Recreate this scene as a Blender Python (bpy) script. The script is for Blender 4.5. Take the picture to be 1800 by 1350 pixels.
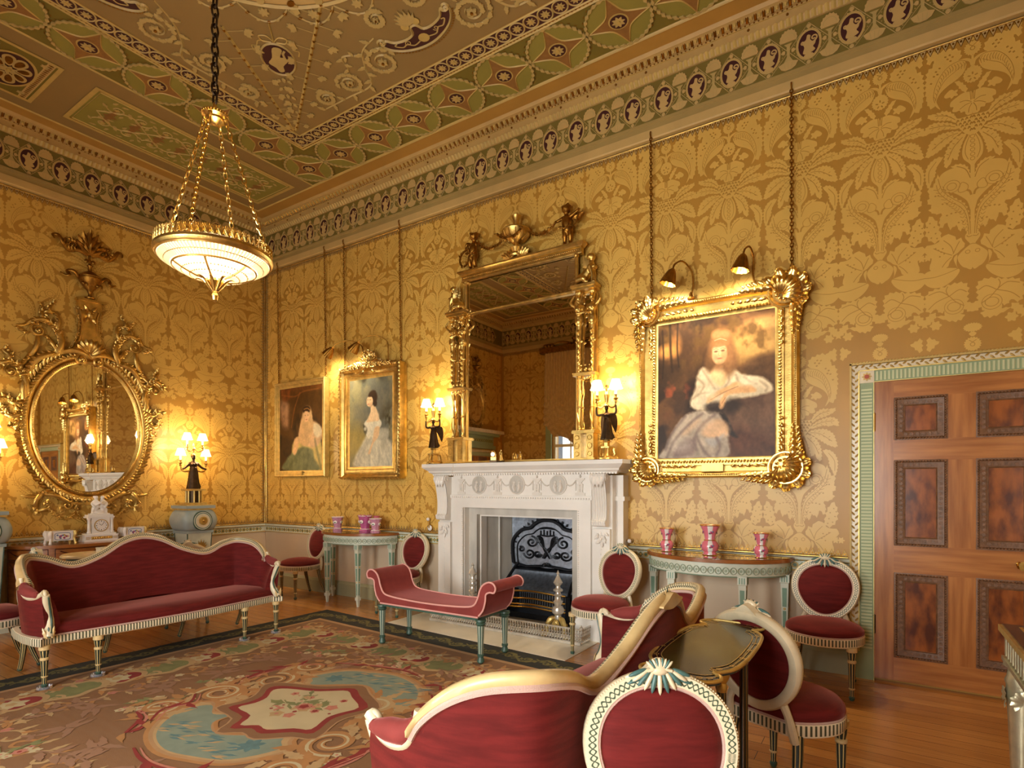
import bpy, math, random
import numpy as np
from math import sin, cos, pi, sqrt, atan2, radians
bpy.ops.object.select_all(action='SELECT'); bpy.ops.object.delete()
SC = bpy.context.scene; COL = SC.collection
rnd = random.Random(7)
# ------------------------------------------------------------ camera, world, daylight, exposure
cd = bpy.data.cameras.new('camera'); cam = bpy.data.objects.new('camera', cd); COL.objects.link(cam)
cam.location = (7.461, -4.917, 1.41); cam.rotation_euler = (pi/2, 0, radians(33.2))
cd.sensor_width = 36.0; cd.lens = 1000.0/1800*36; cd.shift_y = (853-675)/1800; cd.clip_start = .02
SC.camera = cam
RX, RY, RZ = 8.56, -6.24, 5.15            # room: x 0..RX, y RY..0, z 0..RZ
wd = bpy.data.worlds.new('sky'); SC.world = wd; wd.use_nodes = True
bg = wd.node_tree.nodes['Background']; bg.inputs[0].default_value = (.62, .74, .95, 1); bg.inputs[1].default_value = .22
def area(name, loc, rot, sx, sy, watts, col):
    l = bpy.data.lights.new(name, 'AREA'); l.shape = 'RECTANGLE'; l.size = sx; l.size_y = sy; l.energy = watts; l.color = col
    o = bpy.data.objects.new(name, l); COL.objects.link(o); o.location = loc; o.rotation_euler = rot; return o
WINX = (1.95, 4.28, 6.62)
for wx in WINX:   # daylight just outside each window of the front wall, shining in
    area('window_daylight', (wx, RY-.42, 1.7), (radians(90), 0, 0), 1.15, 2.5, 9 if wx < 2.5 else 112, (1.0, .95, .88))
vs = SC.view_settings; vs.view_transform = 'Standard'; vs.look = 'None'; vs.gamma = 1.0; vs.exposure = 1.3; vs.use_curve_mapping = False
cy = SC.cycles
cy.use_denoising = True; cy.max_bounces = 7; cy.diffuse_bounces = 4; cy.glossy_bounces = 4; cy.transmission_bounces = 4; cy.transparent_max_bounces = 6
cy.sample_clamp_indirect = 4.0; cy.sample_clamp_direct = 30.0; cy.caustics_reflective = False; cy.caustics_refractive = False; cy.use_light_tree = True
cy.blur_glossy = 1.0
# ------------------------------------------------------------ materials
def lin(c):
    return tuple(((x/255)/12.92 if x/255 <= .04045 else ((x/255+.055)/1.055)**2.4) for x in c)
def mat(name, col, rough=.5, metal=0., var=0., vscale=8., bump=0., bscale=60., sheen=0., coat=0., pat=None, col2=None, stretch=None, emit=0., ecol=None, spec=None, trans=0., sheen_col=None):
    m = bpy.data.materials.new(name); m.use_nodes = True; nt = m.node_tree; N = nt.nodes; L = nt.links
    b = N['Principled BSDF']; c = lin(col); c2 = lin(col2) if col2 else tuple(x*(1-var) for x in c)
    b.inputs['Roughness'].default_value = rough; b.inputs['Metallic'].default_value = metal
    if spec is not None: b.inputs['Specular IOR Level'].default_value = spec
    if trans: b.inputs['Transmission Weight'].default_value = trans
    if sheen:
        b.inputs['Sheen Weight'].default_value = sheen; b.inputs['Sheen Roughness'].default_value = .35
        b.inputs['Sheen Tint'].default_value = (*lin(sheen_col or (255, 200, 200)), 1)
    if coat: b.inputs['Coat Weight'].default_value = coat; b.inputs['Coat Roughness'].default_value = .08
    if emit: b.inputs['Emission Strength'].default_value = emit; b.inputs['Emission Color'].default_value = (*lin(ecol or col), 1)
    src = None
    if pat:      # colour stops driven by the 'pat' attribute (u along, v across), value of a function of the nodes
        at = N.new('ShaderNodeAttribute'); at.attribute_name = 'pat'; sp = N.new('ShaderNodeSeparateXYZ'); L.new(at.outputs['Vector'], sp.inputs[0])
        fac = pat(nt, sp.outputs[0], sp.outputs[1])
        mx = N.new('ShaderNodeMix'); mx.data_type = 'RGBA'; L.new(fac, mx.inputs[0]); mx.inputs[6].default_value = (*c, 1); mx.inputs[7].default_value = (*c2, 1)
        L.new(mx.outputs[2], b.inputs['Base Color'])
    elif var or col2:
        tc = N.new('ShaderNodeTexCoord'); nz = N.new('ShaderNodeTexNoise'); nz.inputs['Scale'].default_value = vscale; nz.inputs['Detail'].default_value = 5
        if stretch:
            mp = N.new('ShaderNodeMapping'); mp.inputs['Scale'].default_value = stretch; L.new(tc.outputs['Object'], mp.inputs[0]); L.new(mp.outputs[0], nz.inputs['Vector'])
        else: L.new(tc.outputs['Object'], nz.inputs['Vector'])
        rp = N.new('ShaderNodeValToRGB'); rp.color_ramp.elements[0].position = .35; rp.color_ramp.elements[1].position = .65
        rp.color_ramp.elements[0].color = (*c2, 1); rp.color_ramp.elements[1].color = (*c, 1)
        L.new(nz.outputs['Fac'], rp.inputs[0]); L.new(rp.outputs[0], b.inputs['Base Color'])
    else: b.inputs['Base Color'].default_value = (*c, 1)
    if bump:
        tc = N.new('ShaderNodeTexCoord'); nb = N.new('ShaderNodeTexNoise'); nb.inputs['Scale'].default_value = bscale; nb.inputs['Detail'].default_value = 3
        bp = N.new('ShaderNodeBump'); bp.inputs['Strength'].default_value = bump; bp.inputs['Distance'].default_value = .004
        L.new(tc.outputs['Object'], nb.inputs['Vector']); L.new(nb.outputs['Fac'], bp.inputs['Height']); L.new(bp.outputs[0], b.inputs['Normal'])
    return m
def mth(nt, op, a, b=None, c=None):
    n = nt.nodes.new('ShaderNodeMath'); n.operation = op
    for i, x in enumerate((a, b, c)):
        if x is None: continue
        if isinstance(x, (int, float)): n.inputs[i].default_value = x
        else: nt.links.new(x, n.inputs[i])
    return n.outputs[0]
def p_flute(per, duty, v0, v1):   # dark flutes between v0 and v1
    def f(nt, u, v):
        a = mth(nt, 'LESS_THAN', mth(nt, 'FRACT', mth(nt, 'DIVIDE', u, per)), duty)
        return mth(nt, 'MULTIPLY', a, mth(nt, 'MULTIPLY', mth(nt, 'GREATER_THAN', v, v0), mth(nt, 'LESS_THAN', v, v1)))
    return f
def p_guil(per, v0, amp, wd):   # two interlaced waves
    def f(nt, u, v):
        sn = mth(nt, 'MULTIPLY', mth(nt, 'SINE', mth(nt, 'MULTIPLY', u, 2*pi/per)), amp); d = mth(nt, 'SUBTRACT', v, v0)
        return mth(nt, 'MAXIMUM', mth(nt, 'LESS_THAN', mth(nt, 'ABSOLUTE', mth(nt, 'SUBTRACT', d, sn)), wd), mth(nt, 'LESS_THAN', mth(nt, 'ABSOLUTE', mth(nt, 'ADD', d, sn)), wd))
    return f
def p_rope(per, duty, v0, v1, k):   # slanted links along a strip
    def f(nt, u, v):
        a = mth(nt, 'LESS_THAN', mth(nt, 'FRACT', mth(nt, 'DIVIDE', mth(nt, 'ADD', u, mth(nt, 'MULTIPLY', v, k)), per)), duty)
        return mth(nt, 'MULTIPLY', a, mth(nt, 'MULTIPLY', mth(nt, 'GREATER_THAN', v, v0), mth(nt, 'LESS_THAN', v, v1)))
    return f
M = {}
def dm(k, *a, **kw): M[k] = mat(k, *a, **kw)
dm('gold', (232, 194, 112), .36, 1., var=.35, vscale=14, bump=.25, bscale=90)
dm('gold_bright', (240, 205, 125), .26, 1., var=.2, vscale=20)
dm('gold_pale', (226, 196, 120), .42, .7, var=.25, vscale=18)
dm('gold_dark', (170, 122, 52), .4, 1., var=.4, vscale=18, bump=.3, bscale=80)
dm('bronze', (70, 52, 34), .38, .8, var=.4, vscale=20)
dm('brass', (214, 176, 96), .25, 1., var=.15)
dm('silver', (226, 220, 208), .25, .55, var=.15, vscale=30)
dm('steel', (178, 188, 204), .34, .9, var=.35, vscale=26, bump=.3, bscale=120)
dm('iron', (34, 36, 42), .4, .6, var=.3, vscale=30)
dm('soot', (26, 25, 27), .8)
dm('marble', (238, 232, 224), .28, var=.08, vscale=3.5, spec=.5, bump=.03)
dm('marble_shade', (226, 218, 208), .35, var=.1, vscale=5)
dm('marble_vein', (206, 200, 190), .3, var=.25, vscale=7, stretch=(1, 1, .3))
dm('hearth', (226, 212, 188), .3, var=.12, vscale=4)
dm('velvet', (110, 31, 29), .8, var=.34, vscale=7, bump=.12, bscale=160, sheen=.5, sheen_col=(255, 165, 150), spec=.2, stretch=(1, 1, 7))
dm('velvet_pink', (140, 60, 56), .8, var=.22, vscale=6, bump=.1, bscale=160, sheen=.5, sheen_col=(255, 170, 170), spec=.2)
dm('piping', (222, 160, 150), .7)
dm('gimp', (206, 172, 160), .8, bump=.6, bscale=300)
dm('cream', (232, 216, 182), .38, var=.14, vscale=12, coat=.15)
dm('cream_gold', (226, 196, 140), .36, var=.22, vscale=12, coat=.2)
dm('rail_rope', (236, 222, 190), .38, pat=p_guil(.034, .342, .055, .017), col2=(74, 92, 72))
dm('rail_flute', (238, 222, 190), .4, pat=p_flute(.020, .46, .32, .72), col2=(78, 80, 60))
dm('green_paint', (64, 92, 78), .4, var=.25, vscale=20)
dm('leg_dark', (44, 52, 44), .4, pat=p_flute(.25, .3, -1, 9), col2=(208, 178, 112))
dm('table_green', (126, 160, 138), .42, var=.12, vscale=16)
dm('table_pale', (214, 218, 200), .42, var=.1, vscale=14)
dm('satinwood', (164, 98, 44), .25, var=.35, vscale=5, stretch=(1, 1, 8), coat=.3)
dm('mahogany', (192, 126, 66), .26, col2=(156, 94, 44), vscale=3, stretch=(9, 9, .7), coat=.25)
dm('mahogany_h', (194, 128, 68), .26, col2=(158, 96, 46), vscale=3, stretch=(.7, 9, 9), coat=.25)
dm('flame', (164, 90, 38), .22, col2=(84, 36, 14), vscale=4, stretch=(4, 1, 1.6), coat=.4)
dm('carved', (132, 92, 62), .45, var=.35, vscale=40, bump=.4, bscale=150)
dm('oak', (150, 92, 44), .35, var=.3, vscale=4)
dm('skirt', (166, 164, 132), .5, var=.08, vscale=4)
dm('dado_paint', (206, 186, 160), .6, var=.06, vscale=3)
dm('case_green', (158, 172, 130), .5, var=.1, vscale=8)
dm('case_dark', (116, 134, 98), .5)
dm('plaster', (196, 160, 96), .55, var=.1, vscale=6)
dm('plaster_pale', (206, 172, 108), .55, var=.1, vscale=6)
dm('plaster_grey', (176, 148, 88), .55, var=.1, vscale=6)
dm('ceil_pink', (150, 121, 70), .7, var=.06, vscale=3)
dm('ceil_gold', (204, 172, 96), .5, var=.15, vscale=10)
dm('ceil_relief', (196, 168, 104), .5, var=.12, vscale=14)
dm('ceil_green', (122, 106, 36), .65, var=.1, vscale=4)
dm('ceil_light_green', (148, 136, 60), .65, var=.08, vscale=4)
dm('ceil_terra', (152, 106, 52), .65, var=.15, vscale=20)
dm('ceil_maroon', (66, 22, 22), .6)
dm('ceil_orange', (184, 138, 62), .6, var=.1, vscale=3)
dm('frieze_green', (128, 110, 46), .6, var=.12, vscale=8)
dm('damask_ground', (190, 140, 56), .40, var=.12, vscale=2.2, sheen=.15, sheen_col=(255, 220, 150), stretch=(1.5, 1.5, .4))
dm('damask_figure', (224, 180, 90), .36, var=.08, vscale=3, sheen=.15, sheen_col=(255, 230, 170))
dm('mirror', (236, 228, 214), .015, 1.)
dm('mirror_old', (206, 190, 158), .05, 1., var=.18, vscale=5)
dm('porcelain', (240, 234, 228), .15, coat=.4)
dm('porc_pink', (226, 120, 136), .2, coat=.4)
dm('porc_rose', (168, 70, 110), .25)
dm('porc_blue', (110, 124, 160), .25)
dm('porc_leaf', (90, 110, 84), .3)
dm('black', (22, 20, 18), .3)
dm('lacquer', (86, 78, 22), .25, col2=(44, 46, 14), vscale=3.5, coat=.25)
dm('lacquer_dark', (26, 30, 26), .2, coat=.5)
dm('shade', (255, 226, 190), .7, emit=1.5, ecol=(255, 220, 170))
dm('candle', (250, 236, 190), .5, emit=.25, ecol=(255, 220, 150))
def crystal_mat():
    m = bpy.data.materials.new('crystal'); m.use_nodes = True; nt = m.node_tree; N = nt.nodes; L = nt.links; N.remove(N['Principled BSDF'])
    t = N.new('ShaderNodeBsdfTranslucent'); t.inputs[0].default_value = (.95, .88, .72, 1); g = N.new('ShaderNodeBsdfGlossy'); g.inputs['Roughness'].default_value = .12; p = N.new('ShaderNodeBsdfTransparent'); x = N.new('ShaderNodeMixShader'); x.inputs[0].default_value = .14; y = N.new('ShaderNodeMixShader'); y.inputs[0].default_value = .12
    L.new(t.outputs[0], x.inputs[1]); L.new(g.outputs[0], x.inputs[2]); L.new(x.outputs[0], y.inputs[1]); L.new(p.outputs[0], y.inputs[2]); e = N.new('ShaderNodeEmission'); e.inputs[0].default_value = (1, .80, .50, 1); e.inputs[1].default_value = .02; a = N.new('ShaderNodeAddShader'); L.new(y.outputs[0], a.inputs[0]); L.new(e.outputs[0], a.inputs[1]); L.new(a.outputs[0], N['Material Output'].inputs[0]); return m
M['crystal'] = crystal_mat()
dm('crystal_line', (170, 122, 52), .3, .5)
dm('bulb', (255, 240, 210), .3, emit=6, ecol=(255, 225, 170))
dm('cloth', (224, 190, 132), .8, var=.2, vscale=9, stretch=(6, 6, 1))
dm('lace', (214, 206, 190), .8)
def pane_mat():
    m = bpy.data.materials.new('pane'); m.use_nodes = True; nt = m.node_tree; N = nt.nodes; N.remove(N['Principled BSDF'])
    t = N.new('ShaderNodeBsdfTransparent'); t.inputs[0].default_value = (.93, .96, .97, 1); g = N.new('ShaderNodeBsdfGlossy'); g.inputs['Roughness'].default_value = .02
    x = N.new('ShaderNodeMixShader'); x.inputs[0].default_value = .07; nt.links.new(t.outputs[0], x.inputs[1]); nt.links.new(g.outputs[0], x.inputs[2]); nt.links.new(x.outputs[0], N['Material Output'].inputs[0]); return m
M['glass'] = pane_mat()
dm('clearfoot', (225, 225, 240), .08, trans=.8)
dm('fillet', (204, 172, 110), .5, var=.25, vscale=60)
dm('table_ring', (156, 170, 146), .45)
dm('paper', (228, 216, 190), .7)
# ------------------------------------------------------------ mesh builder
def TM(x=0, y=0, z=0, rz=0, s=1, rx=0, ry=0, sx=1, sy=1, sz=1):
    a, b = cos(rz), sin(rz); c, d = cos(rx), sin(rx); e, f = cos(ry), sin(ry)
    Rz = np.array([[a, -b, 0], [b, a, 0], [0, 0, 1]]); Rx = np.array([[1, 0, 0], [0, c, -d], [0, d, c]]); Ry = np.array([[e, 0, f], [0, 1, 0], [-f, 0, e]])
    T = np.eye(4); T[:3, :3] = Rz@Ry@Rx@np.diag([s*sx, s*sy, s*sz]); T[:3, 3] = (x, y, z); return T
def FR(o, u, v, w):   # frame from origin and three axes
    T = np.eye(4); T[:3, 0] = u; T[:3, 1] = v; T[:3, 2] = w; T[:3, 3] = o; return T
def aim(o, d, up=(0, 0, 1)):   # frame whose z axis is d
    d = np.array(d, float); d /= np.linalg.norm(d); up = np.array(up, float)
    if abs(d@up) > .97: up = np.array([1., 0, 0])
    x = np.cross(up, d); x /= np.linalg.norm(x); y = np.cross(d, x); return FR(o, x, y, d)
class MB:
    def __init__(s, T=None): s.V = []; s.F = []; s.I = []; s.P = []; s.n = 0; s.T = T
    def add(s, v, f, m=0, p=None):
        v = np.asarray(v, float).reshape(-1, 3)
        if s.T is not None: v = v@s.T[:3, :3].T+s.T[:3, 3]
        k = s.n; s.V.append(v); s.F += [[i+k for i in q] for q in f]; s.I += [m]*len(f)
        s.P.append(np.zeros((len(v), 2)) if p is None else np.asarray(p, float)); s.n += len(v); return s
    def arr(s): return np.concatenate(s.V), np.concatenate(s.P)
    def stamp(s, o, T=None, m=None):
        v, p = o.arr()
        if T is not None: v = v@T[:3, :3].T+T[:3, 3]
        if s.T is not None: v = v@s.T[:3, :3].T+s.T[:3, 3]
        k = s.n; s.V.append(v); s.P.append(p); s.F += [[i+k for i in q] for q in o.F]; s.I += (o.I if m is None else [m]*len(o.F)); s.n += len(v); return s
    def box(s, a, b, m=0):
        x0, y0, z0 = a; x1, y1, z1 = b
        return s.add([(x0, y0, z0), (x1, y0, z0), (x1, y1, z0), (x0, y1, z0), (x0, y0, z1), (x1, y0, z1), (x1, y1, z1), (x0, y1, z1)],
              [(3, 2, 1, 0), (4, 5, 6, 7), (0, 1, 5, 4), (1, 2, 6, 5), (2, 3, 7, 6), (3, 0, 4, 7)], m)
    def grid(s, f, nu, nv, m=0, cu=False, cv=False, pf=None):   # f(i/nu, j/nv) -> point
        ku = nu if cu else nu+1; kv = nv if cv else nv+1
        v = [f(i/nu, j/nv) for i in range(ku) for j in range(kv)]
        F = [(i % ku*kv+j % kv, (i+1) % ku*kv+j % kv, (i+1) % ku*kv+(j+1) % kv, i % ku*kv+(j+1) % kv) for i in range(nu) for j in range(nv)]
        p = None if pf is None else [pf(i/nu, j/nv) for i in range(ku) for j in range(kv)]
        return s.add(v, F, m, p)
    def lathe(s, prof, n=20, m=0, z0=0., x=0., y=0., sx=1., sy=1., k=0, kd=0.):   # prof [(r, z)], optional k gadroons of depth kd
        return s.grid(lambda a, b: (lambda r, z: (x+sx*r*(1+kd*cos(k*2*pi*a))*cos(2*pi*a), y+sy*r*(1+kd*cos(k*2*pi*a))*sin(2*pi*a), z0+z))(*prof[round(b*(len(prof)-1))]), n, len(prof)-1, m, cu=True,
                 pf=lambda a, b: (a, b))
    def tube(s, pts, r, n=8, m=0, closed=False, flat=1., up=None, cap=True):
        P = np.asarray(pts, float); k = len(P); R = np.full(k, r) if np.isscalar(r) else np.interp(np.linspace(0, 1, k), np.linspace(0, 1, len(r)), r)
        t = np.roll(P, -1, 0)-np.roll(P, 1, 0) if closed else np.gradient(P, axis=0)
        t /= np.maximum(np.linalg.norm(t, axis=1), 1e-9)[:, None]
        a = np.array(up if up is not None else (0, 0, 1.), float)
        if abs(t[0]@a) > .95 and up is None: a = np.array([1., 0, 0])
        v = []; p = []; L = np.concatenate([[0], np.cumsum(np.linalg.norm(np.diff(P, axis=0), axis=1))])
        for i in range(k):
            x = np.cross(t[i], a); x /= max(np.linalg.norm(x), 1e-9); y = np.cross(x, t[i])
            if up is None: a = y
            for j in range(n):
                q = 2*pi*j/n; v.append(P[i]+R[i]*(x*cos(q)+y*sin(q)*flat)); p.append((L[i], j/n))
        F = []
        for i in range(k if closed else k-1):
            for j in range(n): F.append((i*n+j, i*n+(j+1) % n, (i+1) % k*n+(j+1) % n, (i+1) % k*n+j))
        if cap and not closed: F += [tuple(range(n-1, -1, -1)), tuple((k-1)*n+j for j in range(n))]
        return s.add(v, F, m, p)
    def sweep(s, path, prof, m=0, closed=False, side=None, up=(0, 0, 1), pm=None, cp=False):
        # profile (a, b): a along the outward side of the path, b along up; mitred
        P = np.asarray(path, float); k = len(P); U = np.asarray(up, float); U = np.tile(U, (k, 1)) if U.ndim == 1 else U
        d0 = (P-np.roll(P, 1, 0)); d1 = (np.roll(P, -1, 0)-P)
        if not closed: d0[0] = d1[0]; d1[-1] = d0[-1]
        d0 /= np.linalg.norm(d0, axis=1)[:, None]; d1 /= np.linalg.norm(d1, axis=1)[:, None]
        s0 = np.cross(d0, U); s1 = np.cross(d1, U); S = s0+s1; ln = np.linalg.norm(S, axis=1)[:, None]; S /= np.maximum(ln, 1e-9)
        S = S/np.maximum((S*s0).sum(1)[:, None], .3)
        L = np.concatenate([[0], np.cumsum(np.linalg.norm(np.diff(P, axis=0), axis=1))]); q = len(prof)
        pl = np.concatenate([[0], np.cumsum([math.dist(prof[i], prof[i+1]) for i in range(q-1)])]); pl = pl/max(pl[-1], 1e-9)
        v = [P[i]+S[i]*a+U[i]*b for i in range(k) for a, b in prof]; p = [(L[i], pl[j]) for i in range(k) for j in range(q)]
        kk = k if closed else k-1; qq = q if cp else q-1
        for j in range(qq):
            mm = m if pm is None else pm[j]
            s_f = [(i*q+j, (i+1) % k*q+j, (i+1) % k*q+(j+1) % q, i*q+(j+1) % q) for i in range(kk)]
            s.F += [[a+s.n for a in f] for f in s_f]; s.I += [mm]*len(s_f)
        if not closed and cp: s.F += [[s.n+j for j in range(q)], [s.n+(k-1)*q+j for j in range(q-1, -1, -1)]]; s.I += [m, m]
        return s.add(v, [], m, p)
    def ball(s, c, r, m=0, n=8, sc=(1, 1, 1)):
        h = max(4, n//2+1)
        return s.grid(lambda a, b: (c[0]+sc[0]*r*sin(pi*b)*cos(2*pi*a), c[1]+sc[1]*r*sin(pi*b)*sin(2*pi*a), c[2]-sc[2]*r*cos(pi*b)), n, h, m, cu=True)
    # --- drawing in the local xy plane, w = height
    def lift(s): s.jit = (getattr(s, 'jit', 0)+1) % 40; return s.jit*6e-6      # overlapping flat pieces never share one plane
    def fill(s, pts, w=0., m=0): w += s.lift(); return s.add([(a, b, w) for a, b in pts], [tuple(range(len(pts)))], m)
    def prism(s, pts, w0, w1, m=0, back=False, mside=None):
        n = len(pts); v = [(a, b, w0) for a, b in pts]+[(a, b, w1) for a, b in pts]
        s.add(v, [(i, (i+1) % n, n+(i+1) % n, n+i) for i in range(n)], m if mside is None else mside)
        s.fill(pts, w1, m)
        if back: s.fill(pts[::-1], w0, m)
        return s
    def stroke(s, pts, wd, w=0., m=0, closed=False, h=0.):
        w += s.lift(); P = np.asarray(pts, float); k = len(P); W = np.full(k, wd) if np.isscalar(wd) else np.interp(np.linspace(0, 1, k), np.linspace(0, 1, len(wd)), wd)
        t = np.roll(P, -1, 0)-np.roll(P, 1, 0) if closed else np.gradient(P, axis=0)
        t /= np.maximum(np.linalg.norm(t, axis=1), 1e-9)[:, None]; nr = np.stack([-t[:, 1], t[:, 0]], 1)*W[:, None]/2
        A = P+nr; B = P-nr; kk = k if closed else k-1
        if h:   # a rounded ridge of height h
            v = [(*A[i], w) for i in range(k)]+[(*(P[i]), w+h) for i in range(k)]+[(*B[i], w) for i in range(k)]
            return s.add(v, [(i, (i+1) % k, k+(i+1) % k, k+i) for i in range(kk)]+[(k+i, k+(i+1) % k, 2*k+(i+1) % k, 2*k+i) for i in range(kk)], m)
        v = [(*A[i], w) for i in range(k)]+[(*B[i], w) for i in range(k)]
        return s.add(v, [(i, (i+1) % k, k+(i+1) % k, k+i) for i in range(kk)], m)
    def build(s, name, mats, parent=None, smooth=35, loc=None):
        me = bpy.data.meshes.new(name); v, p = s.arr(); me.from_pydata(v.tolist(), [], s.F)
        for k in (mats if isinstance(mats, (list, tuple)) else [mats]): me.materials.append(M[k])
        me.polygons.foreach_set('material_index', np.array(s.I, np.int32))
        a = me.attributes.new('pat', 'FLOAT_VECTOR', 'POINT'); a.data.foreach_set('vector', np.concatenate([p, np.zeros((len(p), 1))], 1).astype(np.float32).ravel())
        if smooth:
            me.polygons.foreach_set('use_smooth', np.ones(len(s.F), bool)); me.set_sharp_from_angle(angle=radians(smooth))
        me.update(); o = bpy.data.objects.new(name, me); COL.objects.link(o)
        if parent is not None: o.parent = parent
        if loc: o.location = loc
        return o
def ell(cx, cy, a, b=None, n=24, a0=0., a1=2*pi):
    b = a if b is None else b; full = abs(a1-a0-2*pi) < 1e-6
    return [(cx+a*cos(a0+(a1-a0)*i/(n if full else n-1)), cy+b*sin(a0+(a1-a0)*i/(n if full else n-1))) for i in range(n)]
def smooth(pts, n=6, closed=False):
    P = np.asarray(pts, float); k = len(P); out = []
    for i in range(k if closed else k-1):
        a, b, c, d = (P[(i-1) % k], P[i], P[(i+1) % k], P[(i+2) % k]) if closed else (P[max(i-1, 0)], P[i], P[i+1], P[min(i+2, k-1)])
        for j in range(n):
            t = j/n; out.append(.5*(2*b+(c-a)*t+(2*a-5*b+4*c-d)*t*t+(3*b-a-3*c+d)*t**3))
    if not closed: out.append(P[-1])
    return np.array(out)
def spiral(cx, cy, r0, r1, a0, turns, n=28):
    return [(cx+(r0+(r1-r0)*(i/n)**.8)*cos(a0+turns*2*pi*i/n), cy+(r0+(r1-r0)*(i/n)**.8)*sin(a0+turns*2*pi*i/n)) for i in range(n+1)]
def flower(cx, cy, r, k=8, d=.3, n=4, rot=0.): return [(cx+r*(1-d*(.5-.5*cos(k*t)))*cos(t+rot), cy+r*(1-d*(.5-.5*cos(k*t)))*sin(t+rot)) for t in [2*pi*i/(k*n) for i in range(k*n)]]
def leafo(L, W, lob=5, bend=0., d=.35):   # serrated leaf outline from the origin along +x
    up = []; n = lob*2
    for i in range(n+1):
        t = i/n; w = W*sin(pi*t**.75)*(1-(d if i % 2 else 0)); up.append((t*L, w))
    pts = up+[(x, -w) for x, w in up[-2:0:-1]]
    return [(x, y+bend*x*x/L) for x, y in pts]
def xf(pts, x=0, y=0, r=0, s=1, mx=1): c, d = cos(r), sin(r); return [(x+s*(mx*(a*c-b*d)), y+s*(a*d+b*c)) for a, b in pts]
# ------------------------------------------------------------ things, parts
def tag(o, label=None, cat=None, group=None, kind=None):
    if label: o['label'] = label
    if cat: o['category'] = cat
    if group: o['group'] = group
    if kind: o['kind'] = kind
    return o
def thing(name, label, cat, loc=(0, 0, 0), rz=0., group=None):
    o = bpy.data.objects.new(name, None); o.empty_display_size = .1; COL.objects.link(o); o.location = loc; o.rotation_euler = (0, 0, rz)
    return tag(o, label, cat, group)
def struct(o): o['kind'] = 'structure'; return o
KIDS = {}
def dup(root, loc, rz, label, group=None):
    def cp(o, par):
        c = o.copy(); COL.objects.link(c)
        if par is not None: c.parent = par
        for ch in [q for q in bpy.data.objects if q.parent == o]: cp(ch, c)
        return c
    r = cp(root, None); r.location = loc; r.rotation_euler = (0, 0, rz); r['label'] = label
    if group: r['group'] = group
    return r
def lamp(name, loc, watts, col=(1, .80, .52), r=.03, parent=None, spot=None, rot=None):
    l = bpy.data.lights.new(name, 'SPOT' if spot else 'POINT'); l.energy = watts; l.color = col; l.shadow_soft_size = r
    if spot: l.spot_size = spot; l.spot_blend = .8
    o = bpy.data.objects.new(name, l); COL.objects.link(o); o.location = loc
    if rot is not None: o.rotation_euler = rot
    if parent is not None: o.parent = parent
    return o
# ============================================================ ROOM
BK = lambda x=0, z=0, y=0: FR((x, y, z), (1, 0, 0), (0, 0, 1), (0, -1, 0))      # back wall: u = x, v = z, w = out of the wall
LF = lambda y=0, z=0, x=0: FR((x, y, z), (0, 1, 0), (0, 0, 1), (1, 0, 0))       # left wall: u = y
FT = lambda x=0, z=0: FR((x, RY, z), (-1, 0, 0), (0, 0, 1), (0, 1, 0))
RT = lambda y=0, z=0: FR((RX, y, z), (0, -1, 0), (0, 0, 1), (-1, 0, 0))
ST = .284
# ---- floor boards
def floor_mat():
    m = bpy.data.materials.new('boards'); m.use_nodes = True; nt = m.node_tree; N = nt.nodes; L = nt.links; b = N['Principled BSDF']
    tc = N.new('ShaderNodeTexCoord'); br = N.new('ShaderNodeTexBrick'); br.offset = .37; br.squash = 1
    for k, v in (('Scale', 1.), ('Mortar Size', .0016), ('Brick Width', 2.3), ('Row Height', .105), ('Bias', 0.)): br.inputs[k].default_value = v
    br.inputs['Color1'].default_value = (*lin((206, 144, 76)), 1); br.inputs['Color2'].default_value = (*lin((182, 120, 58)), 1); br.inputs['Mortar'].default_value = (*lin((52, 28, 12)), 1)
    L.new(tc.outputs['Object'], br.inputs['Vector'])
    mp = N.new('ShaderNodeMapping'); mp.inputs['Scale'].default_value = (1.2, 22, 1); nz = N.new('ShaderNodeTexNoise'); nz.inputs['Scale'].default_value = 3; nz.inputs['Detail'].default_value = 6
    L.new(tc.outputs['Object'], mp.inputs[0]); L.new(mp.outputs[0], nz.inputs['Vector'])
    mx = N.new('ShaderNodeMix'); mx.data_type = 'RGBA'; mx.blend_type = 'MULTIPLY'; mx.inputs[0].default_value = .55
    rp = N.new('ShaderNodeValToRGB'); rp.color_ramp.elements[0].position = .3; rp.color_ramp.elements[0].color = (.62, .54, .46, 1); rp.color_ramp.elements[1].position = .7
    L.new(nz.outputs['Fac'], rp.inputs[0]); L.new(br.outputs['Color'], mx.inputs[6]); L.new(rp.outputs[0], mx.inputs[7]); L.new(mx.outputs[2], b.inputs['Base Color'])
    b.inputs['Roughness'].default_value = .27; b.inputs['Coat Weight'].default_value = .15
    return m
M['boards'] = floor_mat()
f = MB(); f.box((0, RY, -.1), (RX, 0, 0)); struct(f.build('floor', 'boards', smooth=0))
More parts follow.
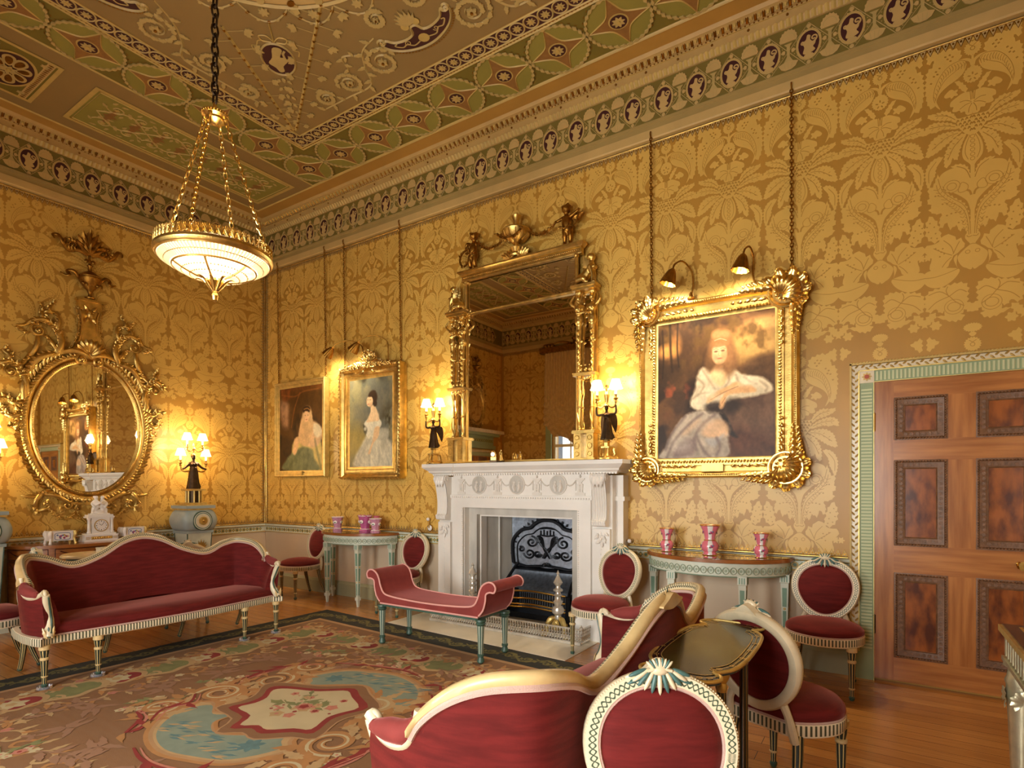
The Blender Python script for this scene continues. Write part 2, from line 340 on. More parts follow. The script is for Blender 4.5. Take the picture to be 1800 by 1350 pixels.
# ---- walls with woven damask
def damask_unit():   # one woven repeat, .525 wide and 2.0 high, mirrored about its axis; v = 0 at the top
    fg = MB(); dt = MB(); D = .00025; lay = [0]
    def KA(*a): return [((x-383)/1253, -(y-100+(.31-.00006*y)*(x-383))/1026) for x, y in zip(a[::2], a[1::2])]
    def KB(*a): return KA(*[q+(800 if i % 2 else -10) for i, q in enumerate(a)])
    def KC(*a): return [((x-860)/1124, -1.355-(y-180+.21*(x-860))/915) for x, y in zip(a[::2], a[1::2])]
    def put(pts, k):
        for s in (1, -1): lay[0] += 6e-6; fg.fill([(s*x, y) for x, y in pts], D*(1+k)+lay[0], 1)
    def serr(P, amp, st):   # saw the outline like a leaf
        P = np.asarray(P); Q = np.vstack([P, P[:1]]); d = np.concatenate([[0], np.cumsum(np.linalg.norm(np.diff(Q, axis=0), axis=1))]); n = max(6, int(d[-1]/st)); c = P.mean(0); o = []
        for i in range(n):
            q = d[-1]*i/n; p = np.array([np.interp(q, d, Q[:, 0]), np.interp(q, d, Q[:, 1])]); o.append(tuple(p+(c-p)/max(np.linalg.norm(c-p), 1e-6)*(amp if i % 2 else -amp*.3)))
        return o
    def F(pts, k=0, se=0., st=.010):
        P = smooth(pts, 5, True); put(serr(P, se, st) if se else P.tolist(), k)
    def G(pts, wd=.004, closed=False):
        P = smooth(pts, 4, closed)
        for s in (1, -1): lay[0] += 1e-6; dt.stroke([(s*x, y) for x, y in P], wd, .0011+lay[0]*.2, 0, closed)
    F(ell(0, -.103, .046, .048, 14), 0, .010, .016); G([(0, -.09), (.02, -.075)]); G(ell(0, -.105, .012, .012, 8), .004, True); F([(0, -.05), (.012, -.045), (.02, -.03), (0, -.02)]); F([(.0, -.155), (.006, -.155), (.006, -.235), (0, -.235)])
    # serrated leaf mass along the border, then the curled feather over it
    F(KA(455, 215, 470, 160, 520, 125, 575, 95, 640, 100, 655, 160, 695, 175, 708, 230, 712, 300, 706, 360, 692, 430, 665, 470, 640, 470, 645, 400, 620, 330, 560, 260, 490, 238), 0, .010, .018)
    F(KA(610, 95, 650, 60, 690, 30, 700, 80, 690, 140, 650, 130), 0, .008, .016)
    for x, y in ((510, 190), (530, 165), (545, 185), (560, 160), (525, 210), (600, 215), (625, 225), (640, 250), (615, 250), (660, 290)): G(KA(x, y, x+14, y-10), .010)
    F(KA(383, 318, 392, 280, 425, 252, 470, 236, 540, 228, 600, 258, 642, 320, 658, 390, 645, 450, 604, 508, 618, 470, 628, 430, 600, 392, 550, 372, 490, 362, 445, 342, 424, 300, 432, 268, 405, 290, 396, 322), 1)
    G(KA(436, 300, 430, 270, 470, 243, 540, 236, 596, 266, 636, 324, 650, 392, 640, 440), .0035); G(KA(446, 285, 500, 300, 570, 320, 620, 380, 636, 430), .003)
    for i in range(15): t = i/14; x0, y0 = np.interp(t, [0, .3, .6, 1], [448, 530, 595, 648]), np.interp(t, [0, .3, .6, 1], [262, 240, 268, 390]); G(KA(x0, y0, x0-12, y0+26, x0-8, y0+52-20*t), .0032)
    # pansy, side sprigs and lobed cup
    F(ell(0, -.28, .05, .056, 16), 0, .008, .018)
    for a in range(5): G([(.012*cos(a*1.26+.3), -.295+.014*sin(a*1.26+.3)), (.028*cos(a*1.26+.3), -.295+.030*sin(a*1.26+.3))], .008)
    F(KA(415, 470, 440, 420, 480, 375, 505, 370, 490, 400, 470, 440, 430, 490), 0, .006, .014); F(flower(.105, -.375, .032, 5, .45), 1); F(KA(500, 445, 530, 410, 575, 430, 560, 455, 520, 460), 1); G(KA(395, 560, 400, 500, 410, 470), .004); G(KA(388, 560, 388, 490), .004)
    F(KA(383, 520, 410, 495, 450, 482, 490, 488, 530, 500, 534, 530, 512, 545, 520, 570, 496, 588, 470, 592, 462, 612, 436, 618, 428, 642, 400, 660, 383, 650), 1); G(KA(390, 575, 430, 545, 470, 535), .004); G(KA(392, 580, 430, 575, 470, 585), .004); G(KA(388, 585, 405, 610, 410, 640), .004); G(KA(383, 665, 430, 655, 480, 640, 496, 610), .006)
    F(KA(383, 660, 440, 655, 490, 640, 480, 700, 450, 750, 420, 785, 383, 800), 1)
    for r in range(5):
        for i in range(4-r//2):
            x, y = 392+i*30+(r % 2)*14, 680+r*22-i*6
            if x < 486-r*16: G(KA(x-8, y+6, x, y-8, x+8, y+6), .0075)
    # spreading leaves
    for P, V in ((KA(478, 650, 510, 590, 570, 535, 640, 518, 694, 500, 684, 532, 650, 560, 600, 595, 540, 625, 492, 668), KA(500, 640, 560, 580, 640, 535)), (KA(476, 700, 530, 645, 600, 600, 660, 578, 712, 590, 716, 640, 676, 640, 640, 660, 590, 665, 530, 692, 480, 716), KA(500, 690, 580, 640, 680, 605)), (KA(456, 745, 530, 705, 610, 685, 672, 706, 690, 740, 706, 806, 640, 812, 590, 800, 540, 782, 500, 764), KA(480, 745, 560, 735, 660, 770)), (KA(425, 775, 480, 762, 540, 790, 576, 860, 570, 950, 530, 935, 520, 905, 488, 935, 470, 890, 450, 830), KA(450, 790, 510, 830, 550, 900))):
        F(P, 0, .007, .013); G(V, .0045)
        V2 = smooth(V, 5); 
        for i in range(2, len(V2)-1, 2): G([tuple(V2[i]+np.array([.004, .008])), tuple(V2[i]+np.array([.016, .016]))], .004); G([tuple(V2[i]+np.array([.004, -.008])), tuple(V2[i]+np.array([.014, -.018]))], .0035)
    F(KA(383, 795, 430, 820, 452, 880, 446, 940, 410, 990, 383, 1010), 2); G(KA(400, 800, 425, 850, 432, 910, 412, 965), .004)
    for i in range(6): G(ell(0, -.70-.03*i, .012, .011, 7), .0035, True)
    # stem, inner leaves, great plumes
    fg.stroke([(0, -.86), (0, -1.36)], .022, D, 1)
    F(KB(592, 62, 640, 42, 692, 60, 720, 110, 716, 180, 694, 245, 672, 205, 645, 165, 634, 110), 0, .006, .013); G(KB(640, 70, 690, 120, 692, 200), .004)
    F(KB(400, 340, 425, 260, 470, 200, 540, 172, 612, 185, 606, 250, 560, 315, 490, 380, 430, 450, 404, 520), 0); F(KB(402, 300, 424, 215, 480, 165, 544, 156, 510, 182, 470, 215, 440, 262, 412, 318), 1, .006, .013); G(KB(408, 300, 440, 225, 500, 175), .005)
    F(flower(.112, -1.01, .045, 8, .25), 2); G(ell(.112, -1.01, .026, .024, 10), .004, True); G(ell(.112, -1.01, .045, .042, 12), .0035, True)
    F(KB(425, 340, 465, 305, 490, 350, 470, 372, 430, 372), 2); G(KB(425, 340, 465, 305, 490, 350, 470, 372, 430, 372), .004, True); G(KB(402, 420, 412, 390, 432, 372), .012)
    F(KB(400, 695, 404, 620, 418, 520, 450, 450, 520, 378, 590, 290, 628, 168, 662, 232, 704, 240, 690, 292, 708, 342, 672, 366, 694, 402, 640, 452, 602, 458, 622, 510, 604, 574, 570, 540, 544, 604, 500, 590, 482, 640, 444, 636, 430, 675), 1, .009, .016)
    G(KB(406, 690, 412, 600, 428, 520, 462, 456, 530, 386, 600, 296, 628, 200), .004); G(KB(418, 690, 424, 610, 442, 530, 480, 466, 550, 398, 620, 306, 640, 240), .004)
    for i in range(16): t = (i+1)/17; x, y = np.interp(t, [0, .35, .7, 1], [420, 450, 545, 632]), np.interp(t, [0, .35, .7, 1], [680, 520, 400, 240]); G(KB(x, y, x+12, y+10, x+26+20*t, y-6), .0036); G(KB(x-8, y-4, x+2, y-14), .004)
    for x, y in ((470, 510), (500, 500), (530, 495), (560, 495), (450, 590), (480, 580), (560, 410), (590, 400), (620, 325), (640, 320)): G(KB(x, y, x+12, y-6), .009)
    # berries, vase, roses, melon, lower leaves
    F(KB(690, 446, 722, 510, 712, 590, 660, 652, 604, 645, 612, 570, 640, 490), 0, .010, .022)
    for x, y in ((680, 500), (650, 540), (690, 560), (640, 590), (670, 610), (700, 520), (630, 630)): G(KB(x, y, x+9, y-6), .009)
    F(KB(392, 678, 432, 674, 444, 700, 428, 730, 412, 758, 440, 775, 486, 806, 492, 836, 470, 884, 440, 912, 392, 920), 1); G(KB(395, 705, 420, 705, 432, 690), .005); G(KB(392, 760, 420, 760), .004); G(ell(.026, -1.475, .012, .011, 9), .004, True)
    F(KB(446, 740, 470, 690, 500, 690, 520, 650, 585, 622, 640, 662, 690, 650, 728, 660, 722, 700, 690, 740, 672, 776, 690, 810, 664, 872, 610, 884, 560, 860, 530, 810, 500, 790, 456, 770), 0, .005, .024)
    for P in (KB(520, 780, 540, 720, 590, 660), KB(525, 785, 500, 740, 480, 710), KB(530, 790, 600, 740, 660, 690), KB(535, 800, 570, 820, 600, 850)): G(P, .0045)
    for x, y in ((580, 760), (600, 740), (590, 720), (620, 720), (640, 700), (610, 770)): G(KB(x, y, x+10, y-6), .009)
    F(flower(.245, -1.47, .026, 6, .4), 1); F(KB(495, 800, 520, 820, 500, 880, 480, 920, 500, 870), 1)
    F(KC(940, 372, 1000, 342, 1080, 322, 1150, 320, 1164, 368, 1120, 422, 1050, 446, 990, 432, 950, 404), 0); G(KC(945, 365, 1010, 370, 1090, 368, 1160, 350), .004)
    F(KC(880, 512, 900, 470, 960, 448, 1040, 446, 1130, 446, 1162, 500, 1150, 560, 1120, 590, 1090, 566, 1050, 616, 1000, 570, 960, 610, 890, 640, 884, 560), 0, .010, .018)
    for P in (KC(1000, 520, 940, 500, 895, 530), KC(1000, 520, 1060, 470, 1130, 470), KC(1000, 520, 1080, 530, 1130, 560), KC(1000, 520, 960, 570, 910, 610), KC(1005, 520, 1020, 480, 1010, 455)): G(P, .005)
    F(flower(.10, -1.835, .07, 8, .2), 1); F(flower(.19, -1.80, .05, 7, .25), 0); G(ell(.10, -1.835, .035, .03, 12), .004, True); G(ell(.10, -1.835, .052, .05, 12), .0035, True); F(xf(leafo(.15, .035, 5, .4), .04, -1.90, -.3)); F(xf(leafo(.13, .03, 5), .2, -1.86, -.9)); F(xf(leafo(.10, .03, 4), .03, -1.88, 2.4)); F(flower(.2, -1.95, .035, 6, .3), 0); F(ell(0, -1.99, .05, .03, 12), 0, .008, .014)
    return fg, dt
DU, DD = damask_unit()
def damask(mb, u0, u1, v1, v0, first, holes=()):
    def pl(src, uc, vc, lift=0.):
        v, p = src.arr()
        idx = 0; k0 = np.array([min(q) for q in src.F]); 
        out = MB()
        def cut(P, ax, lim, sg):
            o = []
            for i in range(len(P)):
                p, q_ = P[i], P[(i+1) % len(P)]; dp, dq = sg*(p[ax]-lim), sg*(q_[ax]-lim)
                if dp >= 0: o.append(p)
                if dp*dq < 0: o.append(p+(q_-p)*dp/(dp-dq))
            return o
        for q, mi in zip(src.F, src.I):
            a = v[q]+np.array([uc, vc, lift]); x0, x1 = a[:, 0].min(), a[:, 0].max(); y0, y1 = a[:, 1].min(), a[:, 1].max()
            if x1 < u0 or x0 > u1 or y0 > v1 or y1 < v0: continue
            if any(x1 > h[0] and x0 < h[1] and y1 > h[2] and y0 < h[3] for h in holes): continue
            if x0 < u0 or x1 > u1 or y1 > v1 or y0 < v0:
                for ax, lim, sg in ((0, u0, 1), (0, u1, -1), (1, v0, 1), (1, v1, -1)): a = cut(a, ax, lim, sg)
                if len(a) < 3: continue
            out.add(a, [tuple(range(len(a)))], mi)
        if out.n: mb.stamp(out)
    u = first; ci = 0
    while u < u1+.27:
        for r in range(2):
            lf = .0011*r+.0004*(ci % 2); pl(DU, u, v1+.01-2.0*r, lf); pl(DD, u, v1+.01-2.0*r, lf+.0003)
        u += .525; ci += 1
DZ0, DZ1 = .872, 4.467
DOORX = (7.40, 8.40)
wb = MB(BK())
def quad(mb, u0, v0, u1, v1, w=0., m=0): mb.add([(u0, v0, w), (u1, v0, w), (u1, v1, w), (u0, v1, w)], [(0, 1, 2, 3)], m)
for u0, u1, v0, v1 in ((0, 3.88, 0, RZ), (5.12, RX, 0, RZ), (3.88, 5.12, 1.16, RZ)): wb.box((u0, v0, -.2), (u1, v1, 0), 0)
damask(wb, .05, RX-.02, DZ1-.01, DZ0+.02, .085, holes=((3.55, 5.4, .8, 1.6), (7.26, 8.56, 0, 2.26)))
for u0, u1 in ((0, 3.6), (5.4, 7.25)): quad(wb, u0, .17, u1, .76, .0015, 2)
struct(wb.build('wall_back', ['damask_ground', 'damask_figure', 'dado_paint'], smooth=0))
wl = MB(LF()); wl.box((RY, 0, -.2), (0, RZ, 0), 0)
damask(wl, RY+.05, -.05, DZ1-.01, DZ0+.02, -.02-.525*12, holes=((-6.0, -4.4, 0, 2.7),))
quad(wl, -4.45, .17, -.0, .76, .0015, 2); quad(wl, RY, .17, -5.9, .76, .0015, 2)
struct(wl.build('wall_left', ['damask_ground', 'damask_figure', 'dado_paint'], smooth=0))
wr = MB(RT()); wr.box((0, 0, -.2), (-RY, RZ, 0), 0); damask(wr, .05, -RY-.05, DZ1-.01, DZ0+.02, .3); quad(wr, 0, .17, -RY, .76, .0015, 2)
struct(wr.build('wall_right', ['damask_ground', 'damask_figure', 'dado_paint'], smooth=0))
wf = MB(FT(RX)); us = [RX-x for x in WINX][::-1]; e = [0]
for u in us: e += [u-.62, u+.62]
e.append(RX)
for i in range(0, len(e), 2): wf.box((e[i], 0, -.3), (e[i+1], RZ, 0), 0)
for u in us: wf.box((u-.62, 0, -.3), (u+.62, .35, 0), 0); wf.box((u-.62, 4.3, -.3), (u+.62, RZ, 0), 0)
for i in range(0, len(e), 2): damask(wf, e[i]+.05, e[i+1]-.05, DZ1-.01, DZ0+.02, e[i]+.3)
struct(wf.build('wall_front', ['damask_ground', 'damask_figure', 'dado_paint'], smooth=0))
for n, wx in enumerate(WINX):
    t = struct(thing('window_%d' % (n+1), None, None, (wx, RY, 0)))
    a = MB()
    for x in (-.62, .56): a.box((x, -.14, .35), (x+.06, -.05, 4.3))
    for z in (.35, 2.25, 4.24): a.box((-.56, -.14, z), (.56, -.05, z+.06))
    for x in (-.2, .2): a.box((x-.012, -.12, .41), (x+.012, -.08, 4.24))
    for z in (.95, 1.55, 2.85, 3.5): a.box((-.56, -.12, z-.012), (.56, -.08, z+.012))
    for x in (-.76, .62): a.box((x, -.02, 0), (x+.14, .04, 4.3), 1)
    struct(a.build('window_frame', ['cream', 'case_green'], t, 0))
    g = MB(); g.box((-.56, -.102, .41), (.56, -.098, 4.24)); struct(g.build('window_pane', 'glass', t, 0))
    # ruched festoon blind hanging over the upper half
    b = thing('festoon_blind', ['tan ruched blind over the window reflected in the overmantel mirror', 'tan ruched blind over the middle window of the window wall', 'tan ruched blind over the window nearest the right wall'][n], 'blind', (wx, RY, 0), 0, 'festoon blinds')
    c = MB()
    def fb(s, q):
        u = s*1.5-.75; sc = .5-.5*abs(cos(3*pi*s)); zb = 2.75-.35*sin(pi*s)-.06*sc*4
        z = 4.32+(zb-4.32)*q; pl = .018*sin(u*95)*(1-q)+.035*sin((z*14+2.2*abs(cos(3*pi*s)))*pi)*q*q
        return (u, .10+pl+.05*q, z)
    c.grid(fb, 90, 40); c.build('ruched_cloth', 'cloth', b)
    p = MB(); p.box((-.85, .005, 4.3), (.85, .16, 4.42)); p.lathe([(.0, 0), (.07, .02), (.05, .08), (.09, .14), (.0, .2)], 10, z0=4.42, y=.08)
    for s in (-1, 1):
        for k in range(3): p.ball((s*(.72-.08*k), .1, 4.46), .05)
        p.tube([(s*(.1+.1*i), .08, 4.45+.06*sin(i*.6)) for i in range(7)], [.03, .015], 6)
    p.build('pelmet', 'gold_dark', b)
# ---- picture rail, painted frieze, cornice: one mitred run round the room
path = [(0, 0, 0), (0, RY, 0), (RX, RY, 0), (RX, 0, 0)]
co = MB()
prof = [(0, 4.462), (.042, 4.464), (.05, 4.475), (.05, 4.545), (.036, 4.55), (.036, 4.56), (.03, 4.562), (.03, 4.6), (.04, 4.606), (.04, 4.628), (.008, 4.634), (.008, 4.985), (.02, 4.987), (.05, 5.02), (.052, 5.032), (.05, 5.034), (.058, 5.085), (.07, 5.085), (.072, 5.094), (.095, 5.098), (.11, 5.115), (.145, 5.125), (.165, 5.15)]
pm = [0, 0, 0, 1, 1, 1, 1, 1, 1, 1, 2, 3, 3, 3, 3, 3, 4, 3, 3, 3, 3, 3]
co.sweep(path, [(-a, b) for a, b in prof], closed=True, pm=pm)
def run(fn, sp, off):   # fn(T) for repeats along all four walls
    for Fw, Ln, fl in ((BK, RX, 1), (LF, -RY, -1), (FT, RX, 1), (RT, -RY, 1)):
        n = int((Ln-2*off)/sp+.001)
        for i in range(n+1):
            u = off+i*sp
            if Fw is BK: yield BK(u)
            elif Fw is LF: yield LF(-u)
            elif Fw is FT: yield FR((u, RY, 0), (-1, 0, 0), (0, 0, 1), (0, 1, 0))
            else: yield RT(-u)
med = MB()   # one frieze repeat, u 0 at the medallion
W0 = .0085
zc = 4.80
med.prism(ell(0, zc, .088, .118, 24), W0, W0+.006, 5); med.fill(ell(0, zc, .072, .1, 24), W0+.0065, 6)
med.stroke(ell(0, zc, .080, .110, 24), .006, W0+.0068, 4, True)
# winged beast in the medallion
med.fill(smooth([(-.04, zc-.06), (-.03, zc-.02), (-.045, zc+.02), (-.02, zc+.035), (-.01, zc+.07), (.012, zc+.06), (.01, zc+.03), (.03, zc+.01), (.05, zc+.03), (.045, zc-.01), (.03, zc-.03), (.045, zc-.055), (.02, zc-.07), (-.02, zc-.075)], 3, True).tolist(), W0+.0078, 5)
med.stroke(spiral(.035, zc+.035, .028, .006, -1.6, 1.2, 12), .011, W0+.008, 5); med.stroke(spiral(-.04, zc+.02, .022, .004, .5, -1.1, 10), .009, W0+.008, 5)
med.fill(ell(0, zc-.09, .035, .02, 10), W0+.0078, 5)
for a in range(4):
    c, s = cos(a*pi/2), sin(a*pi/2); med.prism(ell(.108*c, zc+.138*s, .016 if a % 2 else .013, .016, 8), W0, W0+.006, 5); med.stroke([(.09*c, zc+.12*s), (.112*c, zc+.142*s)], .012, W0+.003, 5)
for s in (-1, 1):   # diamond lattice
    for q in (-1, 1):
        med.stroke([(s*.142, zc), (0, zc+q*.168)], .006, W0+.001, 7, h=.003)
        for i in range(7): t = (i+.5)/7; med.fill(ell(s*(.126)*(1-t), zc+q*.15*t, .004, .004, 5), W0+.002, 5)
u = .142      # palmette and dish between medallions
fan = [(u+.062*cos(t)*(1+.05*cos(16*t)), 4.893+.075*sin(t)*(1+.08*cos(16*t))) for t in np.linspace(-.25, pi+.25, 29)]
med.prism(fan, W0, W0+.008, 5); med.stroke(ell(u, 4.89, .046, .05, 14, .1, pi-.1), .006, W0+.0085, 7)
med.prism([(u-.03, 4.86), (u+.03, 4.86), (u+.012, 4.84), (u+.01, 4.76), (u+.035, 4.715), (u-.035, 4.715), (u-.01, 4.76), (u-.012, 4.84)], W0, W0+.006, 7)
med.prism([(u-.07, 4.705), (u-.03, 4.72), (u+.03, 4.72), (u+.07, 4.705), (u+.05, 4.67), (u+.02, 4.655), (u-.02, 4.655), (u-.05, 4.67)], W0, W0+.008, 5)
for i in (-1, 0, 1): med.stroke([(u+.02*i, 4.66), (u+.03*i, 4.712)], .004, W0+.0085, 7)
for T in run(None, ST, .1595): co.stamp(med, T)
ton = MB(); ton.grid(lambda a, b: (-.016+.032*a, 4.986+.04*b-.006*sin(pi*a)*0, .02+.034*b+.012*sin(pi*a)), 4, 2, 4)
for T in run(None, .044, .06): co.stamp(ton, T)
egg = MB(); egg.ball((0, 5.112, .108), .017, 4, 6, (1, 1.3, 1)); egg.tube([(-.026, 5.092, .09), (-.024, 5.125, .125), (0, 5.138, .145), (.024, 5.125, .125), (.026, 5.092, .09)], .006, 4, 8)
for T in run(None, .062, .13): co.stamp(egg, T)
nl = MB(); nl.ball((0, 5.062, .056), .011, 8, 6)
for T in run(None, ST, .30): co.stamp(nl, T)
bd = MB(); bd.ball((0, 5.09, .075), .007, 8, 4)
for T in run(None, .034, .1): co.stamp(bd, T)
struct(co.build('trim_1', ['plaster_pale', 'plaster_grey', 'frieze_green', 'plaster', 'ceil_gold', 'plaster_pale', 'ceil_maroon', 'ceil_relief', 'gold_dark']))
# ---- dado rail with its gilt guilloche, and skirting
def runs(): return (('back', [(0, 0, 0), (3.45, 0, 0)]), ('back', [(5.43, 0, 0), (7.25, 0, 0)]), ('left', [(0, -4.49, 0), (0, 0, 0)]))
dr = MB(); dprof = [(0, .745), (.012, .748), (.014, .758), (.008, .762), (.008, .822), (.014, .826), (.03, .838), (.032, .858), (.0, .862)]
dpm = [1, 1, 0, 0, 0, 1, 0, 0]
rosd = MB(); rosd.prism(ell(0, .792, .026, .024, 12), .0085, .012, 1); rosd.fill(flower(0, .792, .018, 6, .4), .0125, 2); rosd.fill([(.05, .768), (.074, .792), (.05, .816), (.026, .792)], .0095, 3); rosd.fill([(.05, .778), (.064, .792), (.05, .806), (.036, .792)], .0105, 1)
for i in range(3): rosd.fill(ell(i*.033, .831, .006, .006, 6), .0255, 3)
for nm, pth in runs():
    dr.sweep(pth, [(a, b) for a, b in dprof], pm=dpm)
    T0 = BK if nm == 'back' else LF; a0 = pth[0][0] if nm == 'back' else pth[0][1]; a1 = pth[1][0] if nm == 'back' else pth[1][1]
    for i in range(int((a1-a0)/.1)): dr.stamp(rosd, T0(a0+.05+i*.1))
o = struct(dr.build('trim_2', ['table_pale', 'ceil_gold', 'porc_leaf', 'case_dark']))
for side, ks in (('back', (0, 1)), ('left', (2,))):
    sk = MB()
    for k in ks: sk.sweep(runs()[k][1], [(.0, 0), (.022, 0), (.022, .15), (.016, .158), (.012, .175), (.0, .185)], cp=True)
    struct(sk.build('baseboard_'+side, 'skirt'))
# ---- gilt fillet with pointed leaves round the silk
fi = MB(); tri = MB(); tri.prism([(-.02, .012), (.02, .012), (0, .062)], .001, .005, 0); tri.stroke([(-.0205, .012), (0, .064), (.0205, .012)], .005, .006, 1); tri.fill(ell(0, .028, .007, .009, 6), .0062, 1)
def fillet(F0, u0, v0, u1, v1):
    n = max(1, int(math.dist((u0, v0), (u1, v1))/.042)); d = np.array([u1-u0, v1-v0])/math.dist((u0, v0), (u1, v1))
    T = F0@FR((u0, v0, 0), (d[0], d[1], 0), (-d[1], d[0], 0), (0, 0, 1)); L = math.dist((u0, v0), (u1, v1))
    q = MB(); q.tube([(L*i/40, .006, .006) for i in range(41)], .008, 6, 2); fi.stamp(q, T)
    for i in range(n): fi.stamp(tri, T@TM(L*(i+.5)/n, 0, 0))
zt, zb = 4.458, .866
for a, b in ((.012, 3.34), (5.53, 7.235)): fillet(BK(), a, zb, b, zb)
fillet(BK(), 8.55, zt, .012, zt); fillet(BK(), .012, zt, .012, zb)
fillet(LF(), -.012, zb, -.012, zt); fillet(LF(), -.012, zt, -6.2, zt); fillet(LF(), -4.48, zb, -.012, zb)
fillet(RT(), -.012+6.2, zt, .012, zt); fillet(FR((RX, RY, 0), (-1, 0, 0), (0, 0, 1), (0, 1, 0)), RX-.02, zt, .02, zt)
struct(fi.build('trim_3', ['fillet', 'gold_dark', 'gold'], smooth=60))
# ============================================================ CEILING
CX0, CY0 = 4.28, RY/2
ce = MB(FR((0, 0, RZ), (1, 0, 0), (0, 1, 0), (0, 0, -1)))   # w grows downwards
CM = ['ceil_pink', 'ceil_gold', 'ceil_relief', 'ceil_green', 'ceil_light_green', 'ceil_terra', 'ceil_maroon', 'ceil_orange', 'plaster_pale', 'gold_dark']
PK, GO, RE, GR, LG, TE, MA, OR, CR, GD = range(10)
ce.box((0, RY, -.1), (RX, 0, 0), PK)
def rect(x0, y0, x1, y1, w, m): ce.add([(x0, y0, w), (x1, y0, w), (x1, y1, w), (x0, y1, w)], [(0, 1, 2, 3)], m)
def frame(x0, y0, x1, y1, t, w, m):
    rect(x0, y0, x1, y0+t, w, m); rect(x0, y1-t, x1, y1, w, m); rect(x0, y0+t, x0+t, y1-t, w, m); rect(x1-t, y0+t, x1, y1-t, w, m)
def ridge(pts, wd, m=GO, h=.012, w=.001, closed=False): ce.stroke(pts, wd, w, m, closed, h)
def rr(x0, y0, x1, y1): return [(x0, y0), (x1, y0), (x1, y1), (x0, y1)]
frame(.155, RY+.155, RX-.155, -.155, .16, .001, OR)
ridge(rr(.325, RY+.325, RX-.325, -.325), .03, GO, .012, .001, True)
GX0, GX1, GY0, GY1 = 1.5, 7.06, RY+.34, -.34
frame(GX0, GY0, GX1, GY1, .55, .001, GR)
for q in (0, .55): ridge(rr(GX0+q, GY0+q, GX1-q, GY1-q), .026, GO, .012, .002, True)
# circles of the green band
cu = MB()
cu.fill(ell(0, 0, .262, .262, 40), .003, LG)
ast = []
for k in range(4):
    a0 = k*pi/2; p0 = (.255*cos(a0), .255*sin(a0)); p1 = (.255*cos(a0+pi/2), .255*sin(a0+pi/2))
    for i in range(8):
        t = i/8; c = np.array(p0)*(1-t)+np.array(p1)*t; ast.append(tuple(c*(1-.62*sin(pi*t)**.8*.62)))
cu.fill(ast, .005, TE); cu.stroke(ast, .012, .004, GO, True, .009)
cu.fill(ell(0, 0, .082, .082, 24), .007, GO); cu.fill(ell(0, 0, .07, .07, 20), .010, MA); cu.fill(flower(0, 0, .058, 8, .4), .013, RE); cu.prism(ell(0, 0, .016, .016, 8), .013, .02, GO)
for k in range(30):
    a = 2*pi*k/30; cu.prism(xf(leafo(.062, .016, 2), .27*cos(a), .27*sin(a), a+pi/2+.25), .004, .015, RE); cu.fill(xf([(0, -.004), (.03, -.006), (.03, .004)], .285*cos(a), .285*sin(a), a+pi/2), .0045, GD)
NX = [1.785+.5565*k for k in range(10)]; sx = (RX-2*1.785)/9
NX = [1.785+(RX-1.78-1.785)/9*k for k in range(10)]; NY = [-.615-(-RY-1.23)/9*k for k in range(10)]
for x in NX:
    for y in (NY[0], NY[-1]): ce.stamp(cu, TM(x, y))
for y in NY[1:-1]:
    for x in (NX[0], NX[-1]): ce.stamp(cu, TM(x, y))
# guilloche of rosettes on maroon
QX0, QX1, QY0, QY1 = 2.05, GX1-.55, GY0+.55, -.89
frame(QX0, QY0, QX1, QY1, .19, .002, OR); frame(QX0+.035, QY0+.035, QX1-.035, QY1-.035, .14, .003, MA)
for q in (.03, .178): ridge(rr(QX0+q, QY0+q, QX1-q, QY1-q), .02, GO, .01, .003, True)
gu = MB(); gu.stroke(ell(0, 0, .062, .062, 18), .014, .004, RE, True, .006); gu.fill(flower(0, 0, .045, 8, .45, 2), .006, RE); gu.prism(ell(0, 0, .013, .013, 6), .006, .012, GO)
gl = []
nx = round((QX1-QX0-.21)/.1325); ny = round((QY1-QY0-.21)/.1325)
for i in range(nx+1):
    for y in (QY0+.105, QY1-.105): gl.append((QX0+.105+(QX1-QX0-.21)*i/nx, y))
for i in range(1, ny):
    for x in (QX0+.105, QX1-.105): gl.append((x, QY0+.105+(QY1-QY0-.21)*i/ny))
for x, y in gl: ce.stamp(gu, TM(x, y))
for i in range(int((QX1-QX0)/.034)):
    for y in (QY0+.014, QY1-.014): ce.fill(ell(QX0+.017+i*.034, y, .009, .007, 6), .004, GD)
for i in range(int((QY1-QY0)/.034)):
    for x in (QX0+.014, QX1-.014): ce.fill(ell(x, QY0+.017+i*.034, .007, .009, 6), .004, GD)
